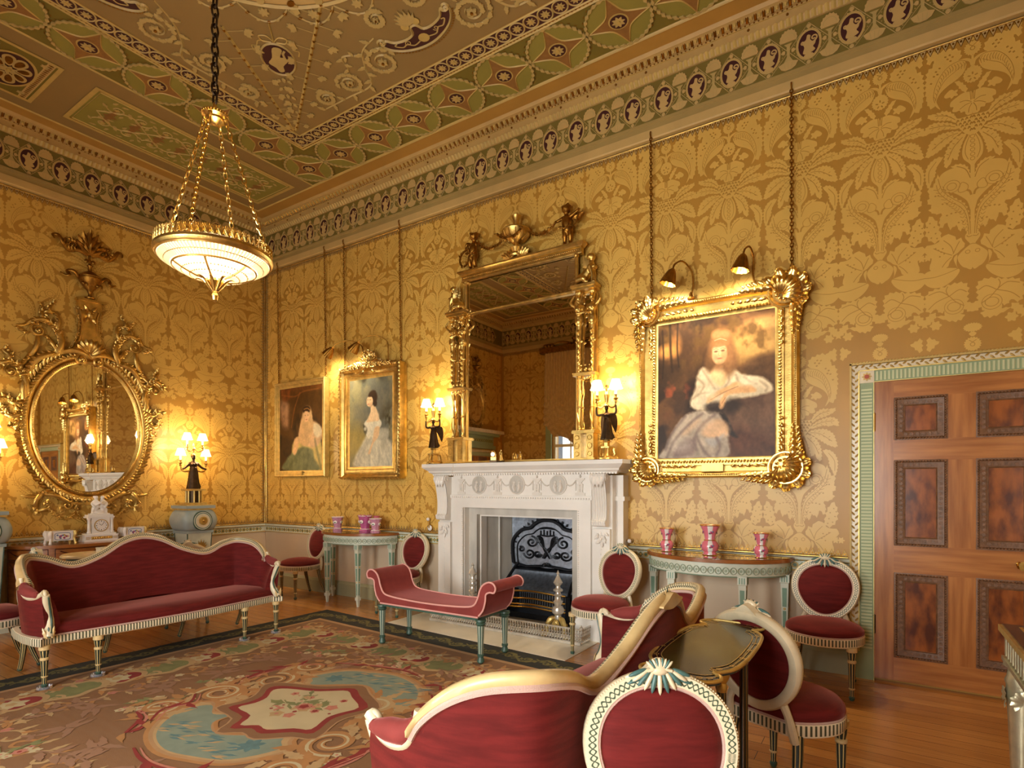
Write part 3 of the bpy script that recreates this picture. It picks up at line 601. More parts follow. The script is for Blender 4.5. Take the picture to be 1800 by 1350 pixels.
# end compartments: painted panels
def panel_long(y0, y1, x0=.53, x1=1.25):
    frame(x0-.03, y0-.03, x1+.03, y1+.03, .04, .006, GO); rect(x0, y0, x1, y1, .002, LG); ridge(rr(x0+.03, y0+.03, x1-.03, y1-.03), .016, GO, .008, .003, True)
    c = (x0+x1)/2; n = 8; L = y1-y0
    def wv(s, ph, am): return smooth([(c+s*am*sin(ph+i*2*pi/4), y0+.12+(L-.24)*i/n) for i in range(n+1)], 5)
    for s in (1, -1): ridge(wv(s, 0, .17), .016, RE, .006, .003)
    for i in range(n):
        yy = y0+.12+(L-.24)*(i+.5)/n; s = 1 if i % 2 else -1
        for q in (-1, 1):
            ridge(spiral(c+q*.17, yy, .095, .015, 1.5*s, 1.3*s*q, 18), .014, RE, .006, .003)
            ce.fill(flower(c+q*.17, yy, .03, 6, .4), .008, GO)
            for j in range(6): a = j*1.1+i; ce.fill(xf(leafo(.07, .018, 3), c+q*.17+.095*cos(a), yy+.095*sin(a), a+1.2), .006, RE)
        ce.fill(xf(leafo(.13, .04, 4), c, yy-.06, pi/2), .005, TE); ce.fill(flower(c, yy, .035, 6, .4), .008, TE); ce.fill(xf(leafo(.16, .035, 4), c, yy, 0), .0045, TE); ce.fill(xf(leafo(.16, .035, 4), c, yy, pi), .0045, TE)
    for i in range(int(L/.05)):
        for x in (x0+.012, x1-.012): ce.fill(ell(x, y0+.025+i*.05, .008, .014, 6), .0045, GD)
def panel_oval(yc, x0=.5, x1=1.28, hy=.26):
    xc = (x0+x1)/2; frame(x0-.02, yc-hy-.02, x1+.02, yc+hy+.02, .035, .006, GO); rect(x0, yc-hy, x1, yc+hy, .002, GR)
    for s in (-1, 1):
        rect(x0+.01, yc+s*(hy-.06)-.03, x1-.01, yc+s*(hy-.06)+.03, .004, CR)
        for i in range(22): ce.fill(ell(x0+.03+i*.034, yc+s*(hy-.06), .011, .022, 6), .005, GD)
    ce.fill(ell(xc, yc, .3, .19, 36), .005, GO); ce.fill(ell(xc, yc, .275, .168, 36), .007, MA)
    for k in range(8):
        a = k*pi/4+.39; ce.fill([(xc+.25*u*cos(a)-.06*v*sin(a), yc+.155*u*sin(a)+.05*v*cos(a)) for u, v in smooth([(.25, 0), (.5, .8), (.85, .9), (1, 0), (.85, -.9), (.5, -.8)], 3, True)], .009, RE)
        ce.fill([(xc+.22*u*cos(a)-.035*v*sin(a), yc+.135*u*sin(a)+.03*v*cos(a)) for u, v in smooth([(.4, 0), (.6, .8), (.9, .8), (1, 0), (.9, -.8), (.6, -.8)], 3, True)], .011, GD)
    ce.fill(flower(xc, yc, .07, 8, .4), .013, RE); ce.prism(ell(xc, yc, .02, .02, 8), .013, .022, GO)
    for x in (x0+.09, x1-.09):
        for y in (yc-.17, yc+.17): ce.fill(flower(x, y, .035, 6, .4), .006, RE)
for m_ in (0, 1):
    a = (lambda x0, x1: (RX-x1, RX-x0)) if m_ else (lambda x0, x1: (x0, x1))
    panel_long(-2.56, -.47, *a(.53, 1.25)); panel_long(RY+.47, RY+2.56, *a(.53, 1.25)); panel_oval(CY0, *a(.5, 1.28))
# centre: ring, ribs, vine sprays, cameos, pelta shields, scrolls
CEN = (4.25, CY0)
for r_, w_ in ((1.19, .03), (1.10, .02), (1.14, .05)): ce.stroke(ell(*CEN, r_, r_, 72), w_, .002, GO if w_ < .04 else CR, True, .016 if w_ < .04 else .006)
for k in range(32):
    a = 2*pi*k/32; ce.prism(ell(CEN[0]+1.145*cos(a), CEN[1]+1.145*sin(a), .035, .025, 8), .006, .014, GD if k % 2 else RE)
ce.fill(flower(*CEN, .5, 16, .2), .004, RE); ce.fill(flower(*CEN, .38, 12, .3), .012, GO); ce.prism(ell(*CEN, .12, .12, 20), .012, .05, GD)
def vine(p0, p1, n=16, seed=1):
    r = random.Random(seed); d = np.array(p1)-np.array(p0); L = np.linalg.norm(d); d /= L; nn = np.array([-d[1], d[0]]); a = atan2(d[1], d[0])
    ridge([p0, p1], .028, GO, .014)
    for i in range(int(L/.08)): c = np.array(p0)+d*(.04+i*.08); ce.fill(xf([(-.012, -.014), (.012, -.006), (.012, .006), (-.012, .014)], *c, a), .0155, GD)
    for i in range(n):
        t = (i+.6)/n; c = np.array(p0)+d*L*t; s = 1 if i % 2 else -1; k = .05+.075*(1-t)
        q = c+nn*s*k*(1.1+.3*r.random()); ce.stroke([tuple(c), tuple(q)], .009, .003, RE)
        for j in range(3): b = a+s*(.5+.7*j)+r.uniform(-.3, .3); ce.prism(xf(leafo(.05+.03*(1-t), .026, 3), *q, b), .004, .012, RE)
def spray(pts, seed, sc=1.):
    r = random.Random(seed); P = smooth(pts, 8); ridge(P, np.array([.012, .022, .012])*sc, RE, .009)
    for i in range(3, len(P)-1, 3):
        t = P[i+1]-P[i]; a = atan2(t[1], t[0]); s = 1 if (i//3) % 2 else -1
        ce.prism(xf(leafo(.085*sc, .022*sc, 3, s*.3), *P[i], a+s*.7), .004, .013, RE)
def scroll(x, y, r0, a0, tn, seed):
    ridge(spiral(x, y, r0, r0*.3, a0, tn, 30), np.array([.022, .016, .01])*1.2, RE, .012)
    for i in range(14):
        a = a0+tn*2*pi*i/14*.7; q = r0*(1-.45*i/14); ce.prism(xf(leafo(.075, .024, 3), x+q*cos(a), y+q*sin(a), a+(1.9 if tn < 0 else -1.9)+(0 if tn < 0 else pi*0)), .004, .013, RE)
    ce.prism(flower(x, y, r0*.28, 6, .35), .004, .02, RE); ce.prism(ell(x, y, r0*.08, r0*.08, 6), .02, .03, GD)
def pelta(T):
    q = MB(T); out = smooth([(-.36, .05), (-.33, -.02), (-.25, -.085), (-.12, -.135), (0, -.15), (.12, -.135), (.25, -.085), (.33, -.02), (.36, .05), (.30, .075), (.25, .02), (.15, -.01), (.06, .0), (.03, .06), (0, .07), (-.03, .06), (-.06, .0), (-.15, -.01), (-.25, .02), (-.30, .075)], 3, True).tolist()
    q.fill(out, .004, MA); q.stroke(out, .022, .003, RE, True, .014); q.fill(ell(0, -.07, .05, .045, 14), .007, GO)
    for s in (-1, 1):
        q.stroke([(s*a, b) for a, b in smooth([(.05, -.08), (.12, -.09), (.17, -.05), (.22, -.055), (.27, -.01), (.24, .0)], 4)], .012, .008, RE); q.stroke(spiral(s*.15, -.045, .03, .006, 0, s*1.2, 12), .008, .008, RE)
        q.stroke([(s*a, b) for a, b in smooth([(.1, -.13), (.2, -.1), (.28, -.06)], 4)], .01, .008, RE)
        q.stroke(spiral(s*.34, .075, .045, .01, 0, s*1.3, 14), .02, .004, RE, False, .014); q.fill(ell(s*.055, .10, .035, .035, 12), .012, GO)
    for j in range(7): b = pi/2+(j-3)*.3; q.prism(xf(leafo(.16-.012*abs(j-3), .02, 3), 0, .09, b), .004, .014, RE)
    for j in range(34): a = pi*1.08+(pi*.84)*j/33; q.fill(ell(.39*cos(a), .09+.27*sin(a), .012, .008, 5), .004, GD)
    ce.stamp(q)
for sx_, sy_ in ((-1, 1), (1, 1), (1, -1), (-1, -1)):
    kx = lambda x: CEN[0]+sx_*x; ky = lambda y: CEN[1]+sy_*y
    cor = (kx(2.0), ky(1.99))
    vine((kx(.42), ky(1.07)), (kx(1.97), ky(1.97)), 18, 3); vine((kx(1.30), ky(.78)), (kx(1.99), ky(1.95)), 14, 5)
    cx_, cy_ = kx(1.24), ky(1.26); th = atan2(sy_, sx_)
    q = MB(TM(cx_, cy_, 0, th-pi/2)); q.fill(ell(0, 0, .135, .18, 28), .004, MA); q.stroke(ell(0, 0, .14, .185, 28), .02, .003, RE, True, .012)
    q.fill(smooth([(-.03, -.13), (-.05, -.02), (-.09, .05), (-.04, .1), (-.01, .15), (.03, .13), (.03, .07), (.08, .0), (.06, -.04), (.02, -.04), (.05, -.12), (.02, -.15)], 3, True).tolist(), .008, RE)
    q.stroke([(.06, -.02), (.05, -.08), (.07, -.12)], .02, .008, RE)
    for s in (-1, 1): q.stroke(smooth([(0, -.2), (s*.05, -.26), (s*.11, -.25), (s*.09, -.2), (s*.02, -.2)], 5), .012, .004, GO, False, .006); q.stroke(smooth([(s*.02, -.2), (s*.12, -.2), (s*.15, -.14), (s*.19, -.13), (s*.18, -.07)], 5), .01, .004, GO)
    q.stroke([(0, -.2), (0, -.42)], .012, .004, GO, False, .008)
    for j in range(5): q.prism(xf(leafo(.07, .02, 3), 0, .22+.11*j, pi/2), .004, .012, RE); q.prism(xf(leafo(.06, .018, 3), .03, .25+.11*j, .9), .004, .01, RE); q.prism(xf(leafo(.06, .018, 3), -.03, .25+.11*j, 2.2), .004, .01, RE)
    ce.stamp(q)
    for (x, y, r0, a0, tn) in ((.49, 1.78, .16, .5, 1.6), (.94, 1.80, .13, 2.5, -1.6), (1.29, 1.82, .1, .5, 1.5), (.2, 1.42, .09, 1, 1.4)): scroll(kx(x), ky(y), r0, a0*sx_, tn*sx_*sy_, 2)
    for (x, y, r0, a0, tn) in ((1.78, .5, .16, .5, -1.6), (1.76, .95, .13, 2.5, 1.6), (1.84, 1.35, .1, .5, -1.5)): scroll(kx(x), ky(y), r0, a0*sx_, tn*sx_*sy_, 2)
    spray([(kx(.36), ky(1.55)), (kx(.55), ky(1.6)), (kx(.68), ky(1.75)), (kx(.8), ky(1.93)), (kx(1.1), ky(1.93)), (kx(1.45), ky(1.92))], 3); spray([(kx(.6), ky(1.62)), (kx(.75), ky(1.55)), (kx(.82), ky(1.68))], 4, .8)
    spray([(kx(1.5), ky(.36)), (kx(1.6), ky(.55)), (kx(1.75), ky(.7)), (kx(1.93), ky(.8)), (kx(1.93), ky(1.1)), (kx(1.9), ky(1.5))], 3)
    for i in range(5):    # husk swags hung below the ring
        a0 = th-.62+.31*i-.155; a1 = a0+.31
        sw = [(CEN[0]+(1.21+.14*sin(pi*t))*cos(a0+(a1-a0)*t), CEN[1]+(1.21+.14*sin(pi*t))*sin(a0+(a1-a0)*t)) for t in np.linspace(0, 1, 12)]
        ce.stroke(sw, .016, .003, RE, False, .008)
        for j in range(1, 11, 2): ce.fill(ell(*sw[j], .02, .014, 6), .009, GD if j % 4 == 1 else RE)
        am = (a0+a1)/2; ce.prism(flower(CEN[0]+1.25*cos(am), CEN[1]+1.25*sin(am), .045, 7, .4), .003, .014, RE)
pelta(TM(CEN[0], CEN[1]+1.7, 0, pi)); pelta(TM(CEN[0], CEN[1]-1.7, 0, 0)); pelta(TM(CEN[0]-1.7, CEN[1], 0, -pi/2)); pelta(TM(CEN[0]+1.7, CEN[1], 0, pi/2))
struct(ce.build('ceiling', CM, smooth=50))
# ============================================================ CARVING AND FIGURE HELPERS
def aleaf(mb, T, L=.1, W=.03, curl=.5, lob=4, m=0, n=10):   # acanthus leaf, x along, z out
    def f(a, b):
        w = W*(sin(pi*min(1, a*.94+.03)**.7)+.04)*(1-.3*abs(cos(lob*pi*a))); q = 2*b-1; ang = curl*2.2*a*a
        return (L*(a-.25*curl*a**3), q*w*(1-.15*a), L*.28*curl*(1-cos(ang*1.6))+.45*W*(1-q*q)*sin(pi*min(a+.1, 1))-.15*W*abs(q))
    q = MB(); q.grid(f, n, 4, m); mb.stamp(q, T)
def shell(mb, T, R=.06, ribs=9, m=0, span=2.1, cup=.35):
    def f(a, b):
        t = (a-.5)*2*span; r = R*(.12+.88*b)*(1+.07*b*cos((ribs-1)*2*pi*(a-.5)))*(1-.12*(abs(t)/span)**2)
        return (r*sin(t), r*cos(t), cup*R*sin(pi*b*.72)+.05*R*b*cos((ribs-1)*2*pi*(a-.5))+.004)
    q = MB(); q.grid(f, (ribs-1)*4, 6, m); mb.stamp(q, T)
def sp3(cx, cz, r0, r1, a0, turns, w=0., n=26): return [(x, y, w+.35*r0*i/n) for i, (x, y) in enumerate(spiral(cx, cz, r0, r1, a0, turns, n))]
def leafrow(mb, pts, L, W, sp, side=1, m=0, curl=.4, tilt=.9, w=.02, up=0.):   # leaves standing along a curve in the xy plane
    P = np.asarray(pts, float)[:, :2]; d = np.concatenate([[0], np.cumsum(np.linalg.norm(np.diff(P, axis=0), axis=1))]); n = max(1, int(d[-1]/sp))
    for i in range(n):
        q = (i+.5)/n*d[-1]; x, y = np.interp(q, d, P[:, 0]), np.interp(q, d, P[:, 1]); x2, y2 = np.interp(q+.004, d, P[:, 0]), np.interp(q+.004, d, P[:, 1]); a = atan2(y2-y, x2-x)
        aleaf(mb, TM(x, y, w, a+side*tilt, rx=0), L*1.1*(1 if i % 2 else .82), W*1.25, curl, 3, m, 6)
def beads(mb, pts, r, sp, m=0, w=.0, n=6, closed=False):
    P = np.asarray(pts, float); P = np.vstack([P, P[:1]]) if closed else P
    d = np.concatenate([[0], np.cumsum(np.linalg.norm(np.diff(P, axis=0), axis=1))]); k = max(1, int(d[-1]/sp))
    b = MB(); b.ball((0, 0, 0), r, 0, n)
    for i in range(k):
        q = (i+.5)/k*d[-1]; c = [np.interp(q, d, P[:, j]) for j in range(P.shape[1])]; mb.stamp(b, TM(c[0], c[1], (c[2] if len(c) > 2 else 0)+w), m)
def rose(mb, T, r=.02, m=0, k=5):
    for i in range(k): aleaf(mb, T@TM(0, 0, 0, 2*pi*i/k), r, r*.5, .5, 1, m, 5)
    q = MB(); q.ball((0, 0, r*.2), r*.35, m, 6); mb.stamp(q, T)
def fuse(o, vox, sm=2):   # melt a figure into one continuous skin
    r = o.modifiers.new('fuse', 'REMESH'); r.mode = 'VOXEL'; r.voxel_size = vox; r.use_smooth_shade = True
    s = o.modifiers.new('soften', 'SMOOTH'); s.iterations = sm; s.factor = .5; return o
def limb(mb, pts, r, m=0, n=8): mb.tube(smooth(pts, 4), r, n, m); mb.ball(pts[0], r[0], m, 8); mb.ball(pts[-1], r[-1], m, 8)
def swag(p0, p1, drop, n=14): return [(p0[0]+(p1[0]-p0[0])*t, p0[1]+(p1[1]-p0[1])*t-drop*4*t*(1-t)) for t in np.linspace(0, 1, n)]
def garland(mb, pts, r, m=0, seed=1, w=0.):
    q = random.Random(seed); P = np.asarray(pts, float)
    mb.tube([(x, y, w) for x, y in P[:, :2]], r*.55, 6, m); d = np.concatenate([[0], np.cumsum(np.linalg.norm(np.diff(P[:, :2], axis=0), axis=1))]); k = int(d[-1]/(r*.55))
    for i in range(k):
        s = (i+.5)/k*d[-1]; x, y = np.interp(s, d, P[:, 0]), np.interp(s, d, P[:, 1]); a = q.uniform(0, 2*pi)
        if i % 3: mb.ball((x+r*.6*cos(a), y+r*.6*sin(a), w+r*.5*q.random()), r*q.uniform(.3, .5), m, 6)
        else: aleaf(mb, TM(x, y, w+r*.4, a, rx=.3), r*1.8, r*.55, .5, 2, m, 5)
# ============================================================ CHANDELIER
def chain(mb, p0, p1, link=.04, r=.004, m=0):
    p0 = np.array(p0, float); p1 = np.array(p1, float); L = np.linalg.norm(p1-p0); n = max(1, int(L/(link*.74))); T = aim(p0, p1-p0)
    a = MB(); a.tube([(0, .30*link*cos(t), link*.5*sin(t)) for t in np.linspace(0, 2*pi, 11)[:-1]], r, 5, closed=True, up=(1, 0, 0))
    for i in range(n): mb.stamp(a, T@TM(0, 0, L*(i+.5)/n, (i % 2)*pi/2), m)
ch = thing('chandelier', 'gilt and crystal dish chandelier hanging on chains from the ceiling', 'chandelier', (4.25, -3.12, 0)); ch.scale = (.845, .845, 1)
c = MB(); chain(c, (0, 0, 3.60), (0, 0, 5.10), .075, .0075); c.lathe([(0, 0), (.07, 0), (.05, -.03), (.02, -.06), (0, -.06)], 16, 0, 5.15); c.build('suspension_chain', 'bronze', ch)
c = MB(); c.lathe([(0, .09), (.012, .09), (.014, .06), (.03, .055), (.075, .03), (.082, .012), (.06, 0), (.062, -.012), (.03, -.03), (0, -.032)], 24, 0, 3.51)
beads(c, [(.08*cos(a), .08*sin(a), 3.535) for a in np.linspace(0, 2*pi, 30)], .007, .018); c.build('crown_plate', 'gold_bright', ch)
for k in range(4):
    a = 2*pi*k/4+2.2; c = MB(); chain(c, (.34*cos(a), .34*sin(a), 2.755), (.07*cos(a), .07*sin(a), 3.50), .045, .0045); c.ball((.07*cos(a), .07*sin(a), 3.51), .016); c.ball((.345*cos(a), .345*sin(a), 2.75), .018); c.build('support_chain', 'gold_bright', ch)
c = MB(); c.lathe([(.352, 2.735), (.364, 2.73), (.366, 2.715), (.358, 2.70), (.350, 2.695), (.345, 2.70), (.345, 2.735), (.352, 2.735)], 64)
for k in range(60):
    a = 2*pi*k/60; T = FR((.356*cos(a), .356*sin(a), 2.735), (-sin(a), cos(a), 0), (0, 0, 1), (cos(a), sin(a), 0)); q = MB()
    for j in (-2, -1, 0, 1, 2): q.tube([(0, 0, 0), (.008*j, .03, .003), (.011*j, .055-.004*abs(j), .0), (.014*j, .052-.006*abs(j), 0)], .0028, 4)
    for s in (-1, 1): q.tube([(s*.004, 0, 0), (s*.016, .008, 0), (s*.016, .02, 0), (s*.010, .02, 0)], .003, 4)
    c.stamp(q, T)
c.build('anthemion_rim', 'gold', ch)
dish = lambda r: 2.70-.118*(1-(r/.35)**2)**1.1 if r < .35 else 2.70
c = MB(); c.lathe([(r, dish(r)) for r in np.linspace(.355, .06, 18)], 72); 
for k in range(96):
    a = 2*pi*k/96
    for r0, r1, w in ((.335, .265, .006), (.245, .10, .0035)):
        c.tube([(r*cos(a), r*sin(a), dish(r)-.002) for r in np.linspace(r0, r1, 5)], w, 4, 0)
c.build('crystal_dish', 'crystal', ch)
c = MB()
for r, w in ((.255, .006), (.345, .006), (.30, .003)): c.tube([(r*cos(t), r*sin(t), dish(r)-.003) for t in np.linspace(0, 2*pi, 65)[:-1]], w, 6, closed=True)
for k in range(6): a = 2*pi*k/6+.3; c.tube([(r*cos(a), r*sin(a), dish(r)-.004) for r in np.linspace(.255, .08, 8)], .006, 6)
for rr_, n_ in ((.20, 60), (.15, 48)):
    for k in range(n_): a = 2*pi*k/n_; c.ball((rr_*cos(a), rr_*sin(a), dish(rr_)-.003), .005, 0, 5)
c.build('dish_ribs', 'crystal_line', ch)
c = MB(); c.lathe([(r_, z_+.045) for r_, z_ in [(.05, 2.545), (.055, 2.53), (.02, 2.49), (.012, 2.475), (.016, 2.465), (.024, 2.45), (.018, 2.425), (.006, 2.415), (0, 2.41)]], 16)
for k in range(8): a = 2*pi*k/8; c.tube([(r*cos(a), r*sin(a), z+.045) for r, z in smooth([(.018, 2.475), (.04, 2.50), (.075, 2.535), (.105, 2.545), (.12, 2.54)], 3)], [.007, .012, .010, .006], 6, flat=.5)
c.build('finial', 'gold_bright', ch)
for k in range(6): a = 2*pi*k/6; c = MB(); c.ball((.17*cos(a), .17*sin(a), 2.70), .018, 0, 8); c.build('bulb', 'bulb', ch)
lamp('chandelier_light', (0, 0, 2.80), 7, (1, .82, .56), .12, ch)
for k in range(6): a = 2*pi*k/6; lamp('bulb_light', (.17*cos(a), .17*sin(a), 2.675), .36, (1, .82, .56), .03, ch)
# ============================================================ OVAL ROCOCO MIRROR ON THE LEFT WALL
om = thing('oval_mirror', 'oval gilt rococo mirror with urn crest and scrolls above the commode', 'mirror', (0, -2.19, 2.05))
OT = LF()
c = MB(OT); c.fill(ell(0, 0, .50, .72, 56), .035, 0); c.build('mirror_glass', 'mirror', om, 0)
c = MB(OT); O = lambda a, b, w=0.: np.array([(a*cos(t), b*sin(t), w) for t in np.linspace(0, 2*pi, 97)[:-1]])
c.sweep(O(.49, .71), [(0, .036), (.012, .05), (.028, .058), (.04, .052), (.045, .03), (.05, .0)], closed=True, up=(0, 0, 1))
beads(c, O(.508, .728, .056), .0075, .02, 0, closed=True)
c.sweep(O(.585, .80), [(-.055, 0), (-.05, .03), (-.035, .048), (-.01, .055), (.01, .045), (.02, .02), (.02, 0)], closed=True, up=(0, 0, 1))
leafrow(c, np.vstack([O(.565, .785), O(.565, .785)[:1]]), .06, .018, .034, -1, 0, .5, .95, .05)
for s in (1, -1):   # overlapping outer leaves up both flanks
    arc = [(s*.60*cos(t), .82*sin(t)) for t in np.linspace(-1.45, 1.15, 40)]; leafrow(c, arc, .095, .026, .045, -s, 0, .7, .8, .03); leafrow(c, arc, .05, .016, .03, s, 0, .5, .5, .045)
c.build('oval_frame', 'gold', om, 50)
def cs(pts, r, m=0, w=.035): c.tube([(x, y, w+.012*sin(pi*i/8)) for i, (x, y) in enumerate(smooth(pts, 6))], [q*1.45 for q in r], 7, m, flat=.8, up=(0, 0, 1))
for s in (1, -1):
    c = MB(OT); S = lambda P: [(s*x, y) for x, y in P]
    # big upper C scroll with bird-head volute
    up = S([(.30, .76), (.255, .90), (.30, 1.04), (.40, 1.11), (.50, 1.08), (.57, 1.02), (.64, 1.0)]); cs(up, [.022, .026, .02, .014, .006]); leafrow(c, smooth(up, 5)[:22], .06, .02, .04, -s, 0, .6, .9, .05); leafrow(c, smooth(up, 5)[:20], .05, .016, .04, s, 0, .6, .7, .05)
    c.tube(sp3(s*.455, .985, .075, .008, 1.6 if s > 0 else 1.54, -s*1.6, .03), [.016, .012, .014], 7); c.ball((s*.455, .985, .07), .02)
    leafrow(c, S([(.53, .94), (.58, .97), (.63, .99)]), .05, .018, .03, -s, 0, .6, .6, .04)
    st = S([(.46, .92), (.48, .80), (.54, .68), (.60, .60)]); cs(st, [.012, .018, .014]); leafrow(c, smooth(st, 5), .045, .014, .035, s, 0, .6, .6, .04)
    inn = S([(.285, .80), (.34, .88), (.37, .94), (.42, .95)]); cs(inn, [.016, .012, .006]); leafrow(c, smooth(inn, 5), .045, .015, .03, -s, 0, .6, .7, .04)
    for P in ([(.42, 1.10), (.43, 1.16), (.41, 1.22), (.45, 1.29)], [(.30, 1.03), (.275, 1.12), (.30, 1.20), (.36, 1.21), (.35, 1.27), (.31, 1.32)], [(.35, 1.21), (.39, 1.20), (.40, 1.16)]): cs(S(P), [.012, .014, .005]); leafrow(c, smooth(S(P), 5), .04, .014, .035, -s, 0, .7, .8, .04)
    # lower C scroll
    lo = S([(.56, .30), (.565, .45), (.62, .58), (.70, .62), (.77, .57), (.83, .53)]); cs(lo, [.022, .022, .016, .006]); leafrow(c, smooth(lo, 5)[:22], .06, .02, .04, -s, 0, .6, .9, .05); leafrow(c, smooth(lo, 5)[:22], .05, .016, .04, s, 0, .6, .7, .05)
    c.tube(sp3(s*.68, .515, .065, .008, 1.57, -s*1.6, .03), [.014, .011, .013], 7); c.ball((s*.68, .515, .065), .018)
    cs(S([(.70, .62), (.69, .68), (.73, .73), (.70, .78)]), [.01, .012, .004]); leafrow(c, smooth(S([(.69, .64), (.69, .70), (.73, .75)]), 5), .05, .016, .03, s, 0, .6, .8, .04)
    for P in ([(.585, .22), (.66, .20), (.72, .26), (.78, .24)], [(.60, .10), (.68, .06), (.75, .12), (.74, .17)], [(.60, .02), (.64, -.04), (.70, -.02)]): cs(S(P), [.014, .014, .005]); leafrow(c, smooth(S(P), 5), .055, .018, .035, s, 0, .6, .8, .04); leafrow(c, smooth(S(P), 5), .045, .015, .035, -s, 0, .6, .8, .04)
    cs(S([(.31, .77), (.45, .70), (.53, .56), (.58, .40), (.575, .25)]), [.02, .026, .02]); leafrow(c, smooth(S([(.31, .77), (.45, .70), (.53, .56), (.58, .40)]), 6), .07, .022, .045, s, 0, .6, .9, .05)
    # lower tendrils and swags
    cs(S([(.20, -.82), (.32, -.745), (.42, -.735), (.50, -.765), (.60, -.745)]), [.018, .018, .014, .006]); leafrow(c, smooth(S([(.25, -.78), (.42, -.735), (.52, -.765)]), 6), .055, .018, .035, s, 0, .6, .8, .04)
    cs(S([(.44, -.74), (.485, -.82), (.47, -.90), (.41, -.90), (.375, -.87)]), [.016, .014, .01]); leafrow(c, smooth(S([(.46, -.78), (.485, -.85), (.45, -.91)]), 6), .05, .016, .03, s, 0, .6, .9, .04)
    rose(c, TM(s*.388, -.825, .06), .045); aleaf(c, TM(s*.47, -.90, .04, -1.8), .06, .02, .5)
    garland(c, smooth([(s*.37, -.88), (s*.30, -.97), (s*.22, -1.0), (s*.14, -.94), (s*.125, -.87)], 5), .02, 0, 3, .04); garland(c, smooth([(s*.125, -.88), (s*.10, -.98), (s*.03, -1.05), (0, -1.06)], 5), .02, 0, 4, .04)
    c.tube(sp3(s*.2, -.86, .055, .006, pi/2, s*1.4, .03), [.012, .009, .01], 6); leafrow(c, [(s*.15, -.83), (s*.25, -.85), (s*.24, -.92)], .045, .014, .03, s, 0, .6, .8, .04)
    c.build('scrollwork', 'gold', om, 50)
c = MB(OT); c.sweep([(-.17, -.84, .02), (.17, -.84, .02)], [(-.02, 0), (-.015, .03), (.015, .03), (.02, 0)], up=(0, 0, 1)); c.build('lower_rail', 'gold', om)
c = MB(OT)   # flared pedestal with mask, shell and paired volutes
ped = smooth([(.20, .80), (.13, .90), (.085, 1.03), (.075, 1.20), (.11, 1.32)], 6).tolist()
c.prism([(x, y) for x, y in ped]+[(-x, y) for x, y in ped[::-1]], 0, .045)
for s in (1, -1): c.tube([(s*x*.93, y, .05) for x, y in ped], .012, 6); garland(c, [(s*(x+.02), y) for x, y in ped], .017, 0, 7, .03); c.tube(sp3(s*.075, .745, .062, .01, pi/2+s*.6, -s*1.7, .05), [.02, .016, .018], 7); c.ball((s*.078, .745, .09), .022); cs([(s*.02, .79), (s*.12, .83), (s*.24, .80), (s*.33, .75)], [.022, .022, .012], w=.05)
c.box((-.125, 1.40, 0), (.125, 1.425, .09)); c.box((-.11, 1.30, 0), (.11, 1.40, .07))
leafrow(c, [(-.12, 1.34), (.12, 1.34)], .07, .022, .04, -1, 0, .7, 1.5, .06)
shell(c, TM(0, .80, .06), .17, 9, 0, 1.25, .3)
c.ball((0, 1.26, .06), .05, 0, 10, (.8, 1.15, .8)); c.tube([(0, 1.29, .09), (0, 1.245, .105)], [.008, .013], 6)
for s in (1, -1): c.ball((s*.018, 1.275, .095), .008); aleaf(c, TM(s*.02, 1.30, .08, pi/2-s*.7), .07, .025, .5); aleaf(c, TM(s*.02, 1.22, .08, -pi/2+s*.5), .07, .025, .5)
c.build('mask_pedestal', 'gold', om, 45)
c = MB(OT); q = MB(); q.lathe([(.045, 0), (.05, .015), (.02, .03), (.016, .06), (.03, .09), (.085, .16), (.11, .21), (.112, .225), (.1, .235), (.105, .245), (.06, .29), (.02, .31), (.018, .35), (.03, .37), (.012, .39)], 20, 0, k=0); c.stamp(q, FR((0, 1.43, .06), (1, 0, 0), (0, 0, 1), (0, 1, 0)))
for s in (1, -1): cs([(s*.10, 1.64), (s*.15, 1.70), (s*.20, 1.69), (s*.19, 1.65), (s*.215, 1.635), (s*.265, 1.66)], [.012, .012, .005], w=.05)
leafrow(c, [(-.10, 1.60), (.10, 1.60)], .05, .018, .03, -1, 0, .6, 1.5, .12)
for s in (1, -1):   # leafy crest
    cs([(s*.02, 1.92), (s*.10, 1.95), (s*.18, 1.93), (s*.24, 1.98), (s*.285, 2.05), (s*.33, 2.04), (s*.32, 2.0)], [.016, .018, .012, .006], w=.04); leafrow(c, smooth([(s*.05, 1.93), (s*.18, 1.93), (s*.25, 2.0)], 6), .06, .02, .035, s, 0, .6, .9, .05); c.tube(sp3(s*.15, 1.985, .05, .006, -1.57, s*1.5, .04), [.012, .01], 6)
    leafrow(c, smooth([(s*.05, 2.06), (s*.12, 2.02), (s*.19, 2.03)], 6), .05, .018, .03, s, 0, .6, .9, .05)
for j in range(7): b = pi/2+(j-3)*.38; aleaf(c, TM(0, 1.98, .05, b), .27-.035*abs(j-3), .042, .55, 5)
for j in range(5): b = pi/2+(j-2)*.5; aleaf(c, TM(0, 1.92, .07, b), .15, .035, .7, 4)
leafrow(c, [(-.05, 1.87), (.05, 1.87)], .06, .02, .03, -1, 0, .6, 1.5, .06); c.tube([(0, 1.80, .05), (0, 1.92, .05)], [.012, .018, .012], 8)
c.build('urn_crest', 'gold_dark', om, 50)
